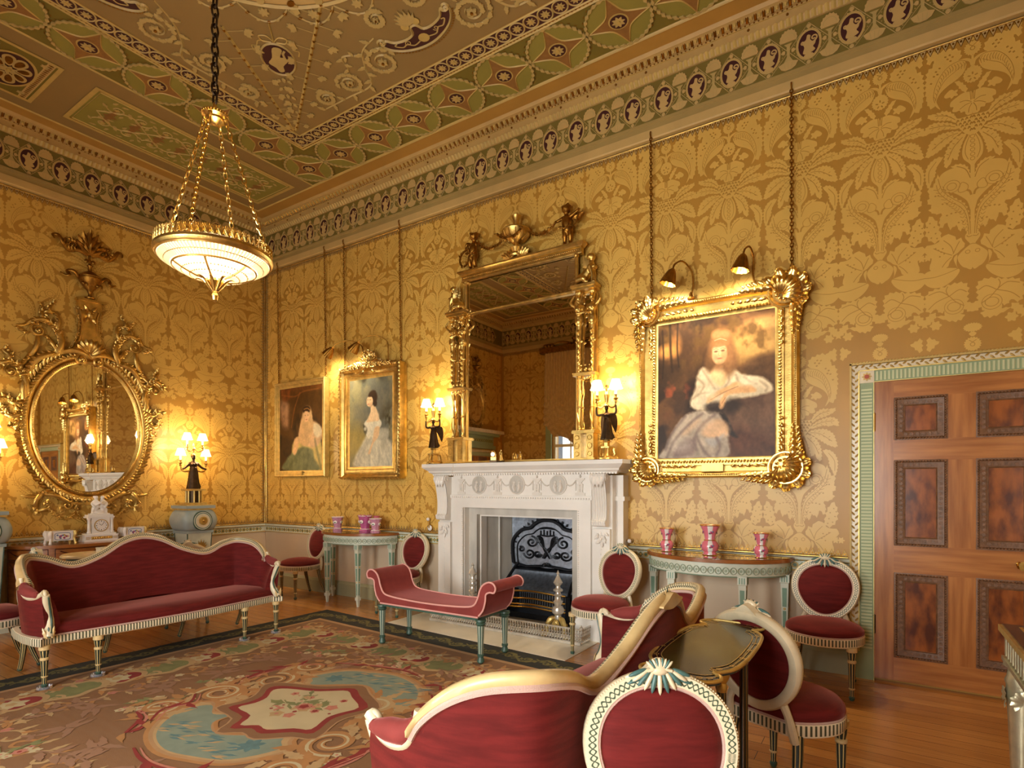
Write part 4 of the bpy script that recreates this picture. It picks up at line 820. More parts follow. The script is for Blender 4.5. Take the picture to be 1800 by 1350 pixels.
# ============================================================ FIREPLACE
FX = 4.44
mp = thing('chimneypiece', 'white marble chimneypiece with carved frieze and scrolled consoles', 'fireplace', (FX, 0, 0))
FB = BK()
c = MB(FB)   # jambs, architrave
for s in (-1, 1):
    c.box((min(s*.66, s*1.0), 0, 0), (max(s*.66, s*1.0), 1.50, .199)); c.box((min(s*.64, s*1.02), 0, 0), (max(s*.64, s*1.02), .19, .23))
    c.box((min(s*.665, s*.80), .19, .20), (max(s*.665, s*.80), 1.18, .225))
    c.box((min(s*.825, s*.99), .19, .20), (max(s*.825, s*.99), 1.02, .235)); c.box((min(s*1.0, s*1.07), 0, 0), (max(s*1.0, s*1.07), 1.5, .12)); c.box((min(s*.99, s*1.09), 1.27, 0), (max(s*.99, s*1.09), 1.31, .14))
c.box((-.80, 1.18, .0), (.80, 1.30, .225)); c.box((-.82, 1.275, .0), (.82, 1.31, .24)); c.box((-.80, 1.30, 0), (.80, 1.53, .21))
for i in range(60): u = -.79+1.58*i/59; c.ball((u, 1.286, .242), .009, 0, 5)
for s in (-1, 1):
    for i in range(48): c.ball((s*.675, .22+.95*i/47, .226), .007, 0, 5)
    for i in range(16): c.ball((s*.905, .25+.70*i/15, .236), .013, 0, 6, (.6, 1.5, .4)); aleaf(c, TM(s*.905, .27+.70*i/15, .236, pi/2), .03, .012, .2, 2, 0, 4)
c.build('jambs', 'marble', mp, 40)
c = MB(FB)   # shelf with broken-forward ends
sp = [(0, 1.52), (.005, 1.53), (.03, 1.545), (.035, 1.56), (.07, 1.585), (.085, 1.60), (.085, 1.635), (0, 1.64)]
shp = [(-1.06, 0), (-1.06, .24), (-.80, .24), (-.80, .23), (.80, .23), (.80, .24), (1.06, .24), (1.06, 0)]
c.sweep([(x, 0, w) for x, w in shp][::-1], [(-a, b) for a, b in sp], up=(0, 1, 0))
c.add([(x*(1.085/1.06 if abs(x) > 1 else 1), 1.6385, w+(.08 if w else 0)) for x, w in shp], [tuple(range(8))]); c.add([(x, 1.522, w) for x, w in shp], [tuple(range(8))])
for i in range(74): u = -1.05+2.1*i/73; c.box((u-.009, 1.512, .2), (u+.009, 1.53, .243))
c.build('mantelshelf', 'marble', mp, 30)
c = MB(FB)   # carved frieze: medallions, urns, husk swags
W0 = .21
for u in (-.46, 0, .46):
    c.prism(ell(u, 1.415, .088, .092, 32), W0, W0+.006, 1); c.tube([(x, y, W0+.006) for x, y in ell(u, 1.415, .088, .092, 32)], .006, 6, 0, closed=True)
    for k in (-1, 1): c.ball((u+k*.028, 1.44, W0+.008), .017, 0, 7, (1, 1, .7)); c.tube([(u+k*.028, 1.43, W0+.008), (u+k*.035, 1.39, W0+.01), (u+k*.02, 1.35, W0+.008)], [.012, .02, .014], 6); c.tube([(u+k*.035, 1.415, W0+.01), (u+k*.01, 1.40, W0+.015)], .007, 5)
for u in (-.69, -.23, .23, .69):
    c.prism([(u-.045, 1.475), (u+.045, 1.475), (u+.045, 1.465), (u+.025, 1.445), (u+.012, 1.43), (u+.03, 1.42), (u+.025, 1.35), (u+.035, 1.34), (u-.035, 1.34), (u-.025, 1.35), (u-.03, 1.42), (u-.012, 1.43), (u-.025, 1.445), (u-.045, 1.465)], W0, W0+.012, 0); c.prism([(u-.05, 1.34), (u+.05, 1.34), (u+.05, 1.315), (u-.05, 1.315)], W0, W0+.01); c.ball((u, 1.49, W0+.008), .012, 0, 6); c.ball((u, 1.505, W0+.006), .006)
    for k in range(4): c.ball((u, 1.41-.018*k, W0+.014), .007)
    for s in (-1, 1):
        if abs(u+s*.2) > .7: continue
        beads(c, [(x, y, W0+.004) for x, y in swag((u+s*.045, 1.455), (u+s*.15, 1.43), .035)], .008, .013); beads(c, [(u+s*.045, 1.46, W0+.004), (u+s*.045, 1.36, W0+.004)], .006, .011)
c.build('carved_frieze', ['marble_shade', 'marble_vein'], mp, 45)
for s in (-1, 1):   # scrolled console with acanthus and drop
    c = MB(FB); pr = smooth([(1.50, .235), (1.515, .30), (1.48, .325), (1.44, .31), (1.40, .29), (1.25, .262), (1.12, .268), (1.09, .295), (1.05, .285), (1.04, .24)], 5)
    c.grid(lambda a, b: (lambda z, w: (s*.907+(b-.5)*.145*(1-.12*a), z, w+.006*cos(6*2*pi*(b-.5))*sin(pi*a)))(*pr[round(a*(len(pr)-1))]), len(pr)-1, 24)
    for e in (-1, 1): c.add([(s*.907+e*.0725*(1-.12*i/(len(pr)-1)), z, w) for i, (z, w) in enumerate(pr)]+[(s*.907+e*.064, 1.04, .2), (s*.907+e*.0725, 1.5, .2)], [tuple(range(len(pr)+2))]); c.tube([(s*.907+e*.07, y, w) for y, w in spiral(1.475, .285, .035, .005, 0, 1.4, 16)], .008, 5)
    for j in (-1, 0, 1): aleaf(c, FR((s*.907+.035*j, 1.49, .325), (0, -1, 0), (1, 0, 0), (0, 0, 1)), .11, .03, .3, 4)
    for j in range(7): c.ball((s*.907+(j-3)*.02, 1.085, .292), .012, 0, 6, (.8, 1.3, 1))
    for j in range(12): a = j*2.4; r = .045*(1-j/14); aleaf(c, TM(s*.907+r*cos(a)*.8, .985-.008*j, .25, -pi/2+cos(a)), .05, .018, .5, 2, 0, 5)
    c.build('console', 'marble', mp, 45)
c = MB(FB)   # marble slips inside the opening and the reveals
for s in (-1, 1):
    c.box((min(s*.56, s*.66), 0, -.03), (max(s*.56, s*.66), 1.18, .12)); c.box((min(s*.545, s*.565), 0, -.04), (max(s*.545, s*.565), 1.12, .06), 1)
c.box((-.56, 1.105, -.03), (.56, 1.18, .119)); c.box((-.55, 1.085, -.04), (.55, 1.104, .059), 1)
c.build('slips', ['marble_vein', 'marble'], mp, 0)
c = MB(FB)
for s in (-1, 1): c.add([(s*.56, 0, -.04), (s*.46, 0, -.40), (s*.46, 1.12, -.40), (s*.56, 1.12, -.04)], [(0, 1, 2, 3)]); c.tube([(s*.505, 0, -.22), (s*.505, 1.1, -.22)], .012, 8)
c.add([(-.58, 1.105, -.03), (.58, 1.105, -.03), (.5, 1.105, -.42), (-.5, 1.105, -.42)], [(0, 1, 2, 3)])
c.build('reveals', 'marble_vein', mp, 30)
c = MB(); c.prism([(3.20, -.733), (5.32, -.87), (5.32, -.0), (5.0, .4), (3.88, .4), (3.20, 0)], 0, .005); struct(c.build('trim_4', 'hearth', None, 0))
# iron hob grate with fireback
gr = thing('fire_grate', 'polished iron fire grate with crowned scroll fireback inside the fireplace', 'grate', (FX, 0, 0))
c = MB(FB); c.box((-.47, .012, -.42), (.47, 1.10, -.405)); c.build('back_panel', 'steel', gr, 0)
c = MB(FB@FR((0, -.02, 0), (1.30, 0, 0), (0, 1.04, 0), (0, 0, 1))); T0 = -.404
out = smooth([(-.33, .55), (-.34, .68), (-.33, .80), (-.25, .90), (-.16, .93), (-.12, .97), (-.05, 1.01), (.05, 1.01), (.12, .97), (.16, .93), (.25, .90), (.33, .80), (.34, .68), (.33, .55)], 5)
pl = [tuple(p) for p in out]; c.prism(pl, T0, T0+.012, 1); c.tube([(x, y, T0+.014) for x, y in pl]+[], .020, 6, 0); c.tube([(x*.86, .55+(y-.55)*.84, T0+.014) for x, y in pl], .007, 5, 0)
c.tube([(-.33, .55, T0+.014), (-.2, .52, T0+.02), (0, .545, T0+.02), (.2, .52, T0+.02), (.33, .55, T0+.014)], .014, 6, 0)
for s in (1, -1):
    for x, y, r, a, t in ((.15, .78, .065, pi/2, 1.5), (.17, .66, .06, 0, -1.5), (.09, .66, .04, pi, 1.4), (.25, .70, .03, 1, 1.3), (.07, .80, .03, 2, -1.3)): c.tube([(s*p[0], p[1], T0+.016) for p in spiral(x, y, r, .01, a, t, 20)], .0105, 5, 0)
    c.tube([(s*x, y, T0+.016) for x, y in smooth([(-.03, .62), (.03, .72), (.05, .82), (.09, .84), (.06, .76), (0, .70), (-.04, .62)], 5)], .012, 5, 0)
    for i in range(9): aleaf(c, TM(s*.34*cos(.25+i*.13), .55+.45*sin(.2+i*.15), T0+.02, .3+i*.15 if s > 0 else pi-.3-i*.15), .04, .012, .4, 2, 0, 4)
for i in range(5): c.tube([(-.06+.03*i, .86, T0+.016), (-.06+.03*i, .905+.01*(i % 2), T0+.016)], .007, 5, 0)
c.tube([(-.07, .86, T0+.016), (0, .85, T0+.018), (.07, .86, T0+.016)], .009, 5, 0); c.tube([(-.08, .92, T0+.016), (0, .93, T0+.018), (.08, .92, T0+.016)], .006, 5, 0)
shell(c, TM(0, .53, T0+.02), .05, 7, 0, 1.3)
c.build('fireback', ['iron', 'steel'], gr, 45)
c = MB(FB)   # bowed basket
c.grid(lambda a, b: (-.36+.72*a, .50-.19*b+.0*a, -.40+.16*b*b), 20, 6, 1)
for s in (-1, 1):
    c.box((min(s*.37, s*.42), .012, -.40), (max(s*.37, s*.42), .30, -.10)); c.tube([(s*.39, .28, -.12), (s*.39, .40, -.2), (s*.385, .52, -.36), (s*.36, .56, -.38)], [.014, .018, .014], 8)
c.box((-.37, .012, -.40), (.37, .07, -.16)); c.add([(-.38, .52, -.4), (.38, .52, -.4), (.38, .5, -.28), (-.38, .5, -.28)], [(0, 1, 2, 3)])
for i in range(26): u = -.34+.68*i/25; w = -.14+.045*cos(u*4.2); c.tube([(u, .17, w), (u, .30, w)], .0065, 5)
c.build('fire_basket', ['iron', 'steel'], gr, 40)
for z in (.31, .235, .175, .145):
    c = MB(FB); c.tube([(u, z-.02*sin(2*pi*(u+.36)/.72)*0+.012*cos(9*u), -.13+.05*cos(u*4.2)) for u in np.linspace(-.36, .36, 25)], .0105, 8); c.build('grate_bar', 'brass', gr)
# andirons
def andiron(x, label):
    t = thing('andiron', label, 'andiron', (x, -.27, .006), 0, 'andirons'); c = MB()
    c.lathe([(.03, .15), (.034, .18), (.03, .20), (.055, .225), (.058, .25), (.05, .275), (.03, .29), (.04, .31), (.045, .325), (.032, .345), (.028, .37), (.042, .385), (.026, .40), (.024, .415), (.045, .425), (.045, .44), (.024, .452), (.02, .47), (.04, .495), (.044, .505), (.03, .53), (.012, .565), (.010, .575), (.016, .585), (.008, .60), (0, .62)], 20); c.build('baluster', 'silver', t)
    c = MB()
    for s in (-1, 1): c.tube(smooth([(s*.02, 0, .17), (s*.06, -.03, .16), (s*.09, -.045, .10), (s*.085, -.05, .04), (s*.11, -.07, .018)], 5), [.022, .028, .022, .018, .022], 8); c.ball((s*.115, -.075, .017), .022, 0, 8, (1.4, 1, .75))
    c.ball((0, -.045, .115), .05, 0, 12, (.8, .5, 1.1)); c.tube([(0, -.06, .115), (0, -.075, .115)], .03, 10); c.box((-.015, 0, .06), (.015, .17, .085)); c.build('claw_base', 'gold_pale', t)
    return t
andiron(3.94, 'polished andiron on the left of the grate'); andiron(4.93, 'polished andiron on the right of the grate')
fe = thing('fender', 'pierced silver fender around the hearth', 'fender', (4.37, -.415, .006))
c = MB(); W_, D_ = .87, .26
for z in (.015, .135): c.tube([(-W_, D_, z), (-W_, 0, z), (W_, 0, z), (W_, D_, z)], .012 if z < .1 else .008, 6)
c.box((-W_, -.018, 0), (W_, .01, .022)); c.build('fender_rails', 'silver', fe)
c = MB()
q = MB(); q.tube([(.018*cos(t), 0, .055+.018*sin(t)) for t in np.linspace(0, 2*pi, 9)[:-1]], .004, 4, closed=True, up=(0, 1, 0)); q.tube([(0, 0, .02), (0, 0, .135)], .004, 4); q.tube([(-.02, 0, .09), (0, 0, .11), (.02, 0, .09), (0, 0, .078)], .004, 4, closed=True); q.ball((0, 0, .122), .009, 0, 5)
for i in range(62): c.stamp(q, TM(-W_+2*W_*(i+.5)/62, 0, 0))
for s in (-1, 1):
    for i in range(9): c.stamp(q, TM(s*W_, D_*(i+.5)/9, 0, pi/2))
c.build('pierced_gallery', 'silver', fe)
for s in (-1, 1): c = MB(); c.ball((s*W_, 0, .145), .018); c.ball((s*W_, 0, .168), .008); c.build('corner_knob', 'silver', fe)
tg = thing('fire_tongs', 'brass fire tools lying inside the fender', 'fire tools', (4.58, -.335, .03), .12)
c = MB(); c.tube([(-.3, 0, .03), (.2, -.02, .03)], .007, 6); c.build('shaft', 'silver', tg); c = MB(); c.ball((.22, -.02, .03), .022); c.ball((.255, -.021, .03), .012); c.build('knob', 'brass', tg)
# ============================================================ OVERMANTEL MIRROR
ov = thing('overmantel_mirror', 'tall gilt overmantel mirror with caryatids, sphinxes and putti above the mantelpiece', 'mirror', (4.385, -.06, 1.64))
E = .98   # heights above the shelf
c = MB(FB); c.box((-.66, .02, .02), (.66, 1.585, .03)); 
c.build('main_glass', 'mirror', ov, 0)
c = MB(FB); c.box((-.66, 1.60, .02), (.66, 1.95, .03)); c.build('upper_glass', 'mirror', ov, 0)
for s in (-1, 1): c = MB(FB); c.box((min(s*.67, s*.83), .03, .02), (max(s*.67, s*.83), 1.56, .03)); c.build('side_glass', 'mirror', ov, 0)
c = MB(FB)
c.box((-.87, 0, 0), (.87, .022, .12)); c.box((-.85, .02, 0), (.85, 1.60, .018))
for s in (-1, 1):
    X = lambda a, b: (min(s*a, s*b), max(s*a, s*b))
    for u0, u1 in ((.655, .725), (.785, .855)):
        a, b = X(u0, u1); c.box((a, .02, .018), (b, .25, .11)); m_ = (a+b)/2
        for z in (.06, .135, .21): c.prism(ell(m_, z, .02, .026 if z == .135 else .018, 12), .11, .114); c.tube([(x, y, .114) for x, y in ell(m_, z, .022, .028 if z == .135 else .02, 12)], .003, 4, closed=True)
    a, b = X(.64, .87); c.box((a, .25, .0), (b, .272, .125)); c.box((a, .272, .0), (b, .28, .115))
    c.box((a, .785, .02), (b, .80, .10)); c.box((a, .80, .02), (b, .812, .11)); c.box((a, 1.575, .0), (b, 1.60, .12)); c.box((a-.01, 1.60, .0), (b+.01, 1.625, .13))
    for u in (.69, .82):   # slender twisted lower shafts
        m_ = s*u; c.tube([(m_, .28, .06), (m_, .785, .06)], .014, 8); c.tube([(m_+.017*cos(t*9), .29+.48*t, .06+.017*sin(t*9)) for t in np.linspace(0, 7, 60)/7], .006, 5)
        for z in (.30, .50, .76): c.lathe([(.016, -.012), (.024, 0), (.016, .012)], 10, 0) if False else c.ball((m_, z, .06), .022, 0, 8, (1, .6, 1))
    a, b = X(.66, .85); garland(c, swag((a+.02, .78), (b-.02, .78), .03), .012, 0, 2, .09)
    # little urns and figures on the side shelf
    for k in (-.045, .0, .045): c.ball((s*.755+k, .845, .07), .024, 0, 8, (.8, 1.2, .8)); c.ball((s*.755+k, .885, .07), .012)
c.box((-.66, 1.58, .02), (.66, 1.605, .055)); beads(c, [(-.65, 1.592, .057), (.65, 1.592, .057)], .006, .014)
for s in (-1, 1): c.tube([(s*.655, 1.62, .05), (s*.655, 1.95, .05)], .016, 8); c.ball((s*.655, 1.64, .05), .024); c.ball((s*.655, 1.93, .05), .026); c.tube([(s*.655, .02, .04), (s*.655, 1.58, .04)], .010, 6)
# top entablature
c.sweep([(-.70, 0, 0), (-.70, 0, .05), (.70, 0, .05), (.70, 0, 0)][::-1], [(-a, b) for a, b in [(0, 1.935), (.012, 1.94), (.014, 1.95), (.006, 1.955), (.006, 2.0), (.02, 2.005), (.03, 2.02), (.045, 2.03), (.045, 2.045), (0, 2.047)]], up=(0, 1, 0))
c.box((-.72, 2.035, 0), (.72, 2.047, .08)); beads(c, [(-.69, 1.978, .06), (.69, 1.978, .06)], .008, .02); c.box((-.69, 1.94, 0), (.69, 2.04, .05))
c.build('gilt_frame', 'gold', ov, 35)
def caryatid(u, s):
    c = MB(FB); z0 = .812; T = .065
    c.tube([(u, z0, T), (u, z0+.20, T), (u, z0+.44, T), (u, z0+.52, T)], [.014, .018, .028, .04], 8, flat=1)
    for k in range(7): c.ball((u, z0+.05+.055*k, T+.02+.002*k), .011, 0, 6, (1.2, 1.8, .8))
    limb(c, [(u, z0+.48, T), (u, z0+.56, T), (u, z0+.61, T)], [.042, .03, .038]); c.ball((u, z0+.60, T), .042, 0, 10, (1.1, .9, .7))
    c.ball((u-.017, z0+.595, T+.025), .016); c.ball((u+.017, z0+.595, T+.025), .016); limb(c, [(u, z0+.62, T), (u, z0+.66, T+.004)], [.016, .014]); c.ball((u, z0+.695, T+.008), .031, 0, 10, (.85, 1.1, .95)); c.ball((u, z0+.715, T-.004), .03); c.box((u-.03, z0+.735, T-.03), (u+.03, z0+.765, T+.03))
    limb(c, [(u+s*.04, z0+.625, T), (u+s*.085, z0+.67, T+.01), (u+s*.05, z0+.735, T)], [.014, .012, .009]); limb(c, [(u-s*.04, z0+.625, T), (u-s*.055, z0+.565, T+.02), (u+s*.005, z0+.55, T+.045)], [.014, .012, .009])
    for k in (-1, 1): c.ball((u+k*.02, z0+.50, T+.02), .02, 0, 6, (1, 1.5, .7)); c.ball((u+k*.03, z0+.30, T), .012)
    return fuse(c.build('caryatid', 'gold', ov), .0065)
for s in (-1, 1):
    for u in (.69, .825): caryatid(s*u, s if u > .7 else -s)
    # sphinx seated on the side cornice, looking outward
    c = MB(FB); X = lambda x, y, w=0.: (s*x, 1.63+y, .065+w)
    limb(c, [X(.71, .06), X(.76, .085), X(.80, .15), X(.815, .185)], [.05, .048, .04, .03]); c.ball(X(.70, .045), .05, 0, 8); limb(c, [X(.70, .04, .045), X(.765, .04, .06), X(.77, .012, .05), X(.80, .01, .05)], [.032, .024, .015, .012])
    for k in (-.03, .03): limb(c, [X(.81, .15, k), X(.835, .08, k), X(.835, .012, k), X(.855, .01, k)], [.024, .016, .013, .014])
    c.ball(X(.822, .245), .036, 0, 10, (.95, 1.1, .9)); c.ball(X(.805, .25), .036); limb(c, [X(.815, .18), X(.82, .225)], [.022, .02]); c.ball(X(.85, .15, .02), .018); c.ball(X(.85, .15, -.02), .018)
    fuse(c.build('sphinx', 'gold', ov), .007)
    c = MB(FB); 
    for k in (-.02, .03): aleaf(c, FR(X(.795, .13, k), (-s*.35, .93, 0), (s*.93, .35, 0), (0, 0, 1)), .15, .045, .25, 5)
    c.build('sphinx_wing', 'gold_pale', ov)
    # putto standing on the cornice
    c = MB(FB); px = s*.56; lean = -s*.02
    Q = lambda x, y, w=0.: (px+s*x, 2.047+y, .05+w)
    for k in (-1, 1): limb(c, [Q(k*.025, .15), Q(k*.03+.008, .085, .012), Q(k*.028, .025), Q(k*.028, .012, .03)], [.034, .026, .017, .012])
    limb(c, [Q(0, .15), Q(-.005, .20, .008), Q(-.01, .25)], [.045, .048, .042]); c.ball(Q(-.012, .345, .004), .045, 0, 12); limb(c, [Q(-.01, .26), Q(-.012, .31)], [.022, .022])
    limb(c, [Q(-.045, .27), Q(-.085, .245, .02), Q(-.12, .235, .03)], [.019, .016, .012]); limb(c, [Q(.035, .27), Q(.08, .29), Q(.125, .315) if s > 0 else Q(.10, .235)], [.019, .016, .012])
    for k in range(9): a = k*.7; c.ball(Q(-.012+.036*cos(a), .365+.012*sin(k*1.7), .036*sin(a)), .017, 0, 6)
    c.ball(Q(-.012, .34, .047), .01); 
    fuse(c.build('putto', 'gold_dark', ov), .007)
    c = MB(FB); garland(c, [(px-s*.06, 2.047+.17), (px, 2.047+.145), (px+s*.06, 2.047+.17)], .02, 0, 5, .10)
    if s > 0: aleaf(c, TM(px+.03, 2.29, .03, .35), .14, .05, .3, 5); garland(c, smooth([(px+.12, 2.35), (px+.1, 2.25), (px+.06, 2.2)], 4), .015, 0, 8, .06)
    else: garland(c, smooth([(px-.05, 2.28), (px-.14, 2.24), (px-.17, 2.16), (px-.12, 2.10), (px-.05, 2.14)], 5), .02, 0, 8, .06)
    c.build('flower_drape', 'gold_dark', ov)
c = MB(FB); q = MB(); q.lathe([(.07, 0), (.075, .015), (.05, .03), (.035, .05), (.06, .09), (.03, .11), (.028, .13), (.06, .155), (.125, .20), (.14, .245), (.145, .255), (.138, .268), (.06, .29), (.035, .31), (.03, .36), (.045, .40), (.05, .41), (0, .41)], 28, 0, k=0); c.stamp(q, FR((0, 2.047, .08), (1, 0, 0), (0, 0, 1), (0, 1, 0)))
for k in range(12): a = 2*pi*k/12; c.tube([(.128*cos(a)*f+0, 2.047+z, .08+.128*sin(a)*f) for f, z in ((.55, .16), (.95, .20), (1.09, .245))], .008, 5)
for s in (-1, 1):
    for j in range(4): aleaf(c, TM(s*(.03+.02*j), 2.05, .10, pi/2-s*(.3+.25*j)), .10, .03, .5, 3)
for k in range(7): aleaf(c, FR((0, 2.44, .08), (sin(k*.9)*.5, 1, cos(k*.9)*.5), (cos(k*.9), 0, -sin(k*.9)), (0, 0, 1)), .05, .015, .3, 2)
c.build('urn', 'gold', ov, 45)
c = MB(FB)
for s in (-1, 1): garland(c, swag((s*.46, 2.285), (s*.15, 2.265), .075), .022, 0, 4+s, .09)
garland(c, swag((-.15, 2.27), (.15, 2.27), .07), .024, 0, 9, .20); aleaf(c, TM(-.19, 2.24, .1, .6), .10, .035, .5, 4); aleaf(c, TM(-.10, 2.20, .14, 1.2), .10, .035, .5, 4)
c.build('garland', 'gold_dark', ov, 45)
# ============================================================ PAINTINGS
class Canvas:
    def __init__(s, W, H, col, seed=1):
        s.W, s.H = W, H; yy, xx = np.mgrid[0:H+1, 0:W+1]; s.x = xx/W; s.y = yy/H; s.a = np.ones((H+1, W+1, 3))*np.array(col, float); s.r = np.random.RandomState(seed); s.asp = H/W
    def noise(s, k, oct=3):
        out = 0
        for o in range(oct):
            n = int(k*2**o)+2; g = s.r.rand(n+1, n+1); X = s.x*(n-1); Y = s.y*(n-1); i = np.minimum(X.astype(int), n-1); j = np.minimum(Y.astype(int), n-1); u = X-i; v = Y-j; u = u*u*(3-2*u); v = v*v*(3-2*v)
            out = out+((g[j, i]*(1-u)+g[j, i+1]*u)*(1-v)+(g[j+1, i]*(1-u)+g[j+1, i+1]*u)*v)/2**o
        return out/sum(1/2**o for o in range(oct))
    def blend(s, al, col, var=.0, vs=14):
        c = np.array(col, float)
        if var: c = c*(1+var*(s.noise(vs)[..., None]-.5)*2)
        s.a = s.a*(1-al[..., None])+c*al[..., None]
    def poly(s, pts, col, soft=.012, op=1., var=.12, vs=16):
        P = smooth(pts, 4, True); X = s.x; Y = s.y*s.asp; P = np.stack([P[:, 0], P[:, 1]*s.asp], 1); d2 = np.full(X.shape, 9.); ins = np.zeros(X.shape, bool)
        for i in range(len(P)):
            a, b = P[i], P[(i+1) % len(P)]; e = b-a; L = e@e+1e-12; t = np.clip(((X-a[0])*e[0]+(Y-a[1])*e[1])/L, 0, 1); d2 = np.minimum(d2, (X-a[0]-t*e[0])**2+(Y-a[1]-t*e[1])**2)
            if a[1] != b[1]: ins ^= ((a[1] > Y) != (b[1] > Y)) & (X < (b[0]-a[0])*(Y-a[1])/(b[1]-a[1])+a[0])
        d = np.sqrt(d2)*np.where(ins, -1, 1)+.012*(s.noise(40, 2)-.5); s.blend(np.clip(.5-d/(2*soft), 0, 1)*op, col, var, vs)
    def ell(s, cx, cy_, a, b, col, soft=.3, op=1., rot=0., var=.08):
        X = s.x-cx; Y = (s.y-cy_)*s.asp; u = (X*cos(rot)+Y*sin(rot))/a; v = (-X*sin(rot)+Y*cos(rot))/b; s.blend(np.clip((1-np.sqrt(u*u+v*v))/soft+.5, 0, 1)*op, col, var)
    def line(s, pts, w, col, op=1., soft=.9):
        P = smooth(pts, 5); X = s.x; Y = s.y*s.asp; d2 = np.full(X.shape, 9.)
        for i in range(len(P)-1):
            a = np.array([P[i, 0], P[i, 1]*s.asp]); b = np.array([P[i+1, 0], P[i+1, 1]*s.asp]); e = b-a; L = e@e+1e-12; t = np.clip(((X-a[0])*e[0]+(Y-a[1])*e[1])/L, 0, 1); d2 = np.minimum(d2, (X-a[0]-t*e[0])**2+(Y-a[1]-t*e[1])**2)
        s.blend(np.clip((1-np.sqrt(d2)/w)/soft, 0, 1)*op, col)
    def cloud(s, col, k, thr, op, mask=None):
        al = np.clip((s.noise(k, 4)-thr)/.14, 0, 1)*op
        if mask is not None: al = al*mask
        s.blend(al, col)
    def mesh(s, name, w, h, T, parent):
        H, W = s.H, s.W; yy, xx = np.mgrid[0:H+1, 0:W+1]; v = np.stack([(xx/W-.5)*w, (.5-yy/H)*h, np.zeros(xx.shape)], -1).reshape(-1, 3); v = v@T[:3, :3].T+T[:3, 3]
        i = np.arange(H*(W+1)).reshape(H, W+1)[:, :-1].ravel(); f = np.stack([i, i+W+1, i+W+2, i+1], 1)
        me = bpy.data.meshes.new(name); me.from_pydata(v.tolist(), [], f.tolist()); at = me.attributes.new('paint', 'FLOAT_COLOR', 'POINT'); c = np.clip(s.a/255., 0, 1)*(.94+.12*s.noise(60, 2)[..., None]); c = np.clip(c, 0, 1); c = np.where(c <= .04045, c/12.92, ((c+.055)/1.055)**2.4)
        at.data.foreach_set('color', np.concatenate([c.reshape(-1, 3), np.ones((c.size//3, 1))], 1).astype(np.float32).ravel()); me.materials.append(M['oil_paint']); o = bpy.data.objects.new(name, me); COL.objects.link(o); o.parent = parent; return o
def paint_mat():
    m = bpy.data.materials.new('oil_paint'); m.use_nodes = True; nt = m.node_tree; at = nt.nodes.new('ShaderNodeAttribute'); at.attribute_name = 'paint'; b = nt.nodes['Principled BSDF']; nt.links.new(at.outputs['Color'], b.inputs['Base Color']); b.inputs['Roughness'].default_value = .42; b.inputs['Specular IOR Level'].default_value = .25; return m
M['oil_paint'] = paint_mat()
def warp(tl, tr, bl, br):
    def f(x, y):
        u, v = .5, .5
        for _ in range(6):
            xl = tl[0]+(bl[0]-tl[0])*v; xr = tr[0]+(br[0]-tr[0])*v; u = (x-xl)/(xr-xl); yt = tl[1]+(tr[1]-tl[1])*u; yb = bl[1]+(br[1]-bl[1])*u; v = (y-yt)/(yb-yt)
        return u, v
    return f
def pts_of(f): return lambda *a: [f(a[i], a[i+1]) for i in range(0, len(a), 2)]
# a lady in white leaning on a rock in a dark wood
A = Canvas(250, 308, (70, 48, 32), 3); N = pts_of(warp((45, 62), (1105, -58), (65, 1288), (1125, 1278))); n1 = lambda x, y: N(x, y)[0]
A.cloud((104, 70, 40), 4, .45, .9); A.cloud((40, 28, 22), 5, .5, .8); top = np.clip(1.15-A.y*1.6, 0, 1)
A.cloud((150, 104, 56), 6, .52, .8, top*np.clip(A.x*1.6-.3, 0, 1)); A.ell(.82, .24, .26, .13, (206, 160, 92), .9, .85); A.ell(.95, .10, .2, .06, (196, 150, 90), .9, .7); A.cloud((92, 66, 34), 8, .55, .9, top)
A.ell(.10, .21, .09, .06, (206, 142, 74), .9, .9); A.ell(.17, .17, .05, .1, (190, 128, 66), .9, .6); A.ell(.06, .40, .2, .12, (60, 42, 28), .9, .7)
for p, w in (([(.12, .02), (.125, .2), (.14, .36)], .018), ([(.19, .0), (.185, .2), (.2, .33)], .012), ([(.05, .05), (.06, .25), (.05, .4)], .012)): A.line(p, w, (42, 30, 22), .9)
A.cloud((150, 72, 44), 9, .55, .85, np.exp(-((A.x-.16)/.16)**2-((A.y-.52)/.12)**2)); A.cloud((140, 62, 38), 9, .58, .8, np.exp(-((A.x-.75)/.2)**2-((A.y-.88)/.1)**2))
A.poly(N(830, 480, 950, 380, 1080, 350, 1130, 400, 1130, 620, 1000, 590, 880, 530), (86, 60, 38), .03, .9, .3)
A.poly(N(640, 770, 800, 740, 1130, 690, 1130, 1000, 1130, 1285, 700, 1285, 700, 1000), (104, 76, 58), .03, .95, .25); A.cloud((78, 54, 42), 7, .5, .6, (A.x > .6)*(A.y > .58))
A.poly(N(740, 1010, 1130, 1130, 1130, 1290, 600, 1290), (86, 50, 34), .06, .8, .4)
A.poly(N(120, 1285, 140, 1180, 220, 1020, 330, 890, 480, 850, 640, 870, 740, 1000, 720, 1100, 690, 1285), (176, 160, 142), .012, 1, .2)
A.poly(N(640, 880, 700, 900, 760, 1030, 800, 1100, 720, 1060, 690, 980), (40, 30, 26), .012)
A.poly(N(490, 1060, 540, 980, 640, 930, 720, 990, 720, 1070, 600, 1110), (214, 172, 132), .02, .9); A.poly(N(330, 1010, 430, 930, 470, 940, 380, 1040, 300, 1080), (206, 170, 138), .02, .7); A.poly(N(520, 1110, 640, 1090, 690, 1060, 600, 1180), (176, 170, 166), .015, .8)
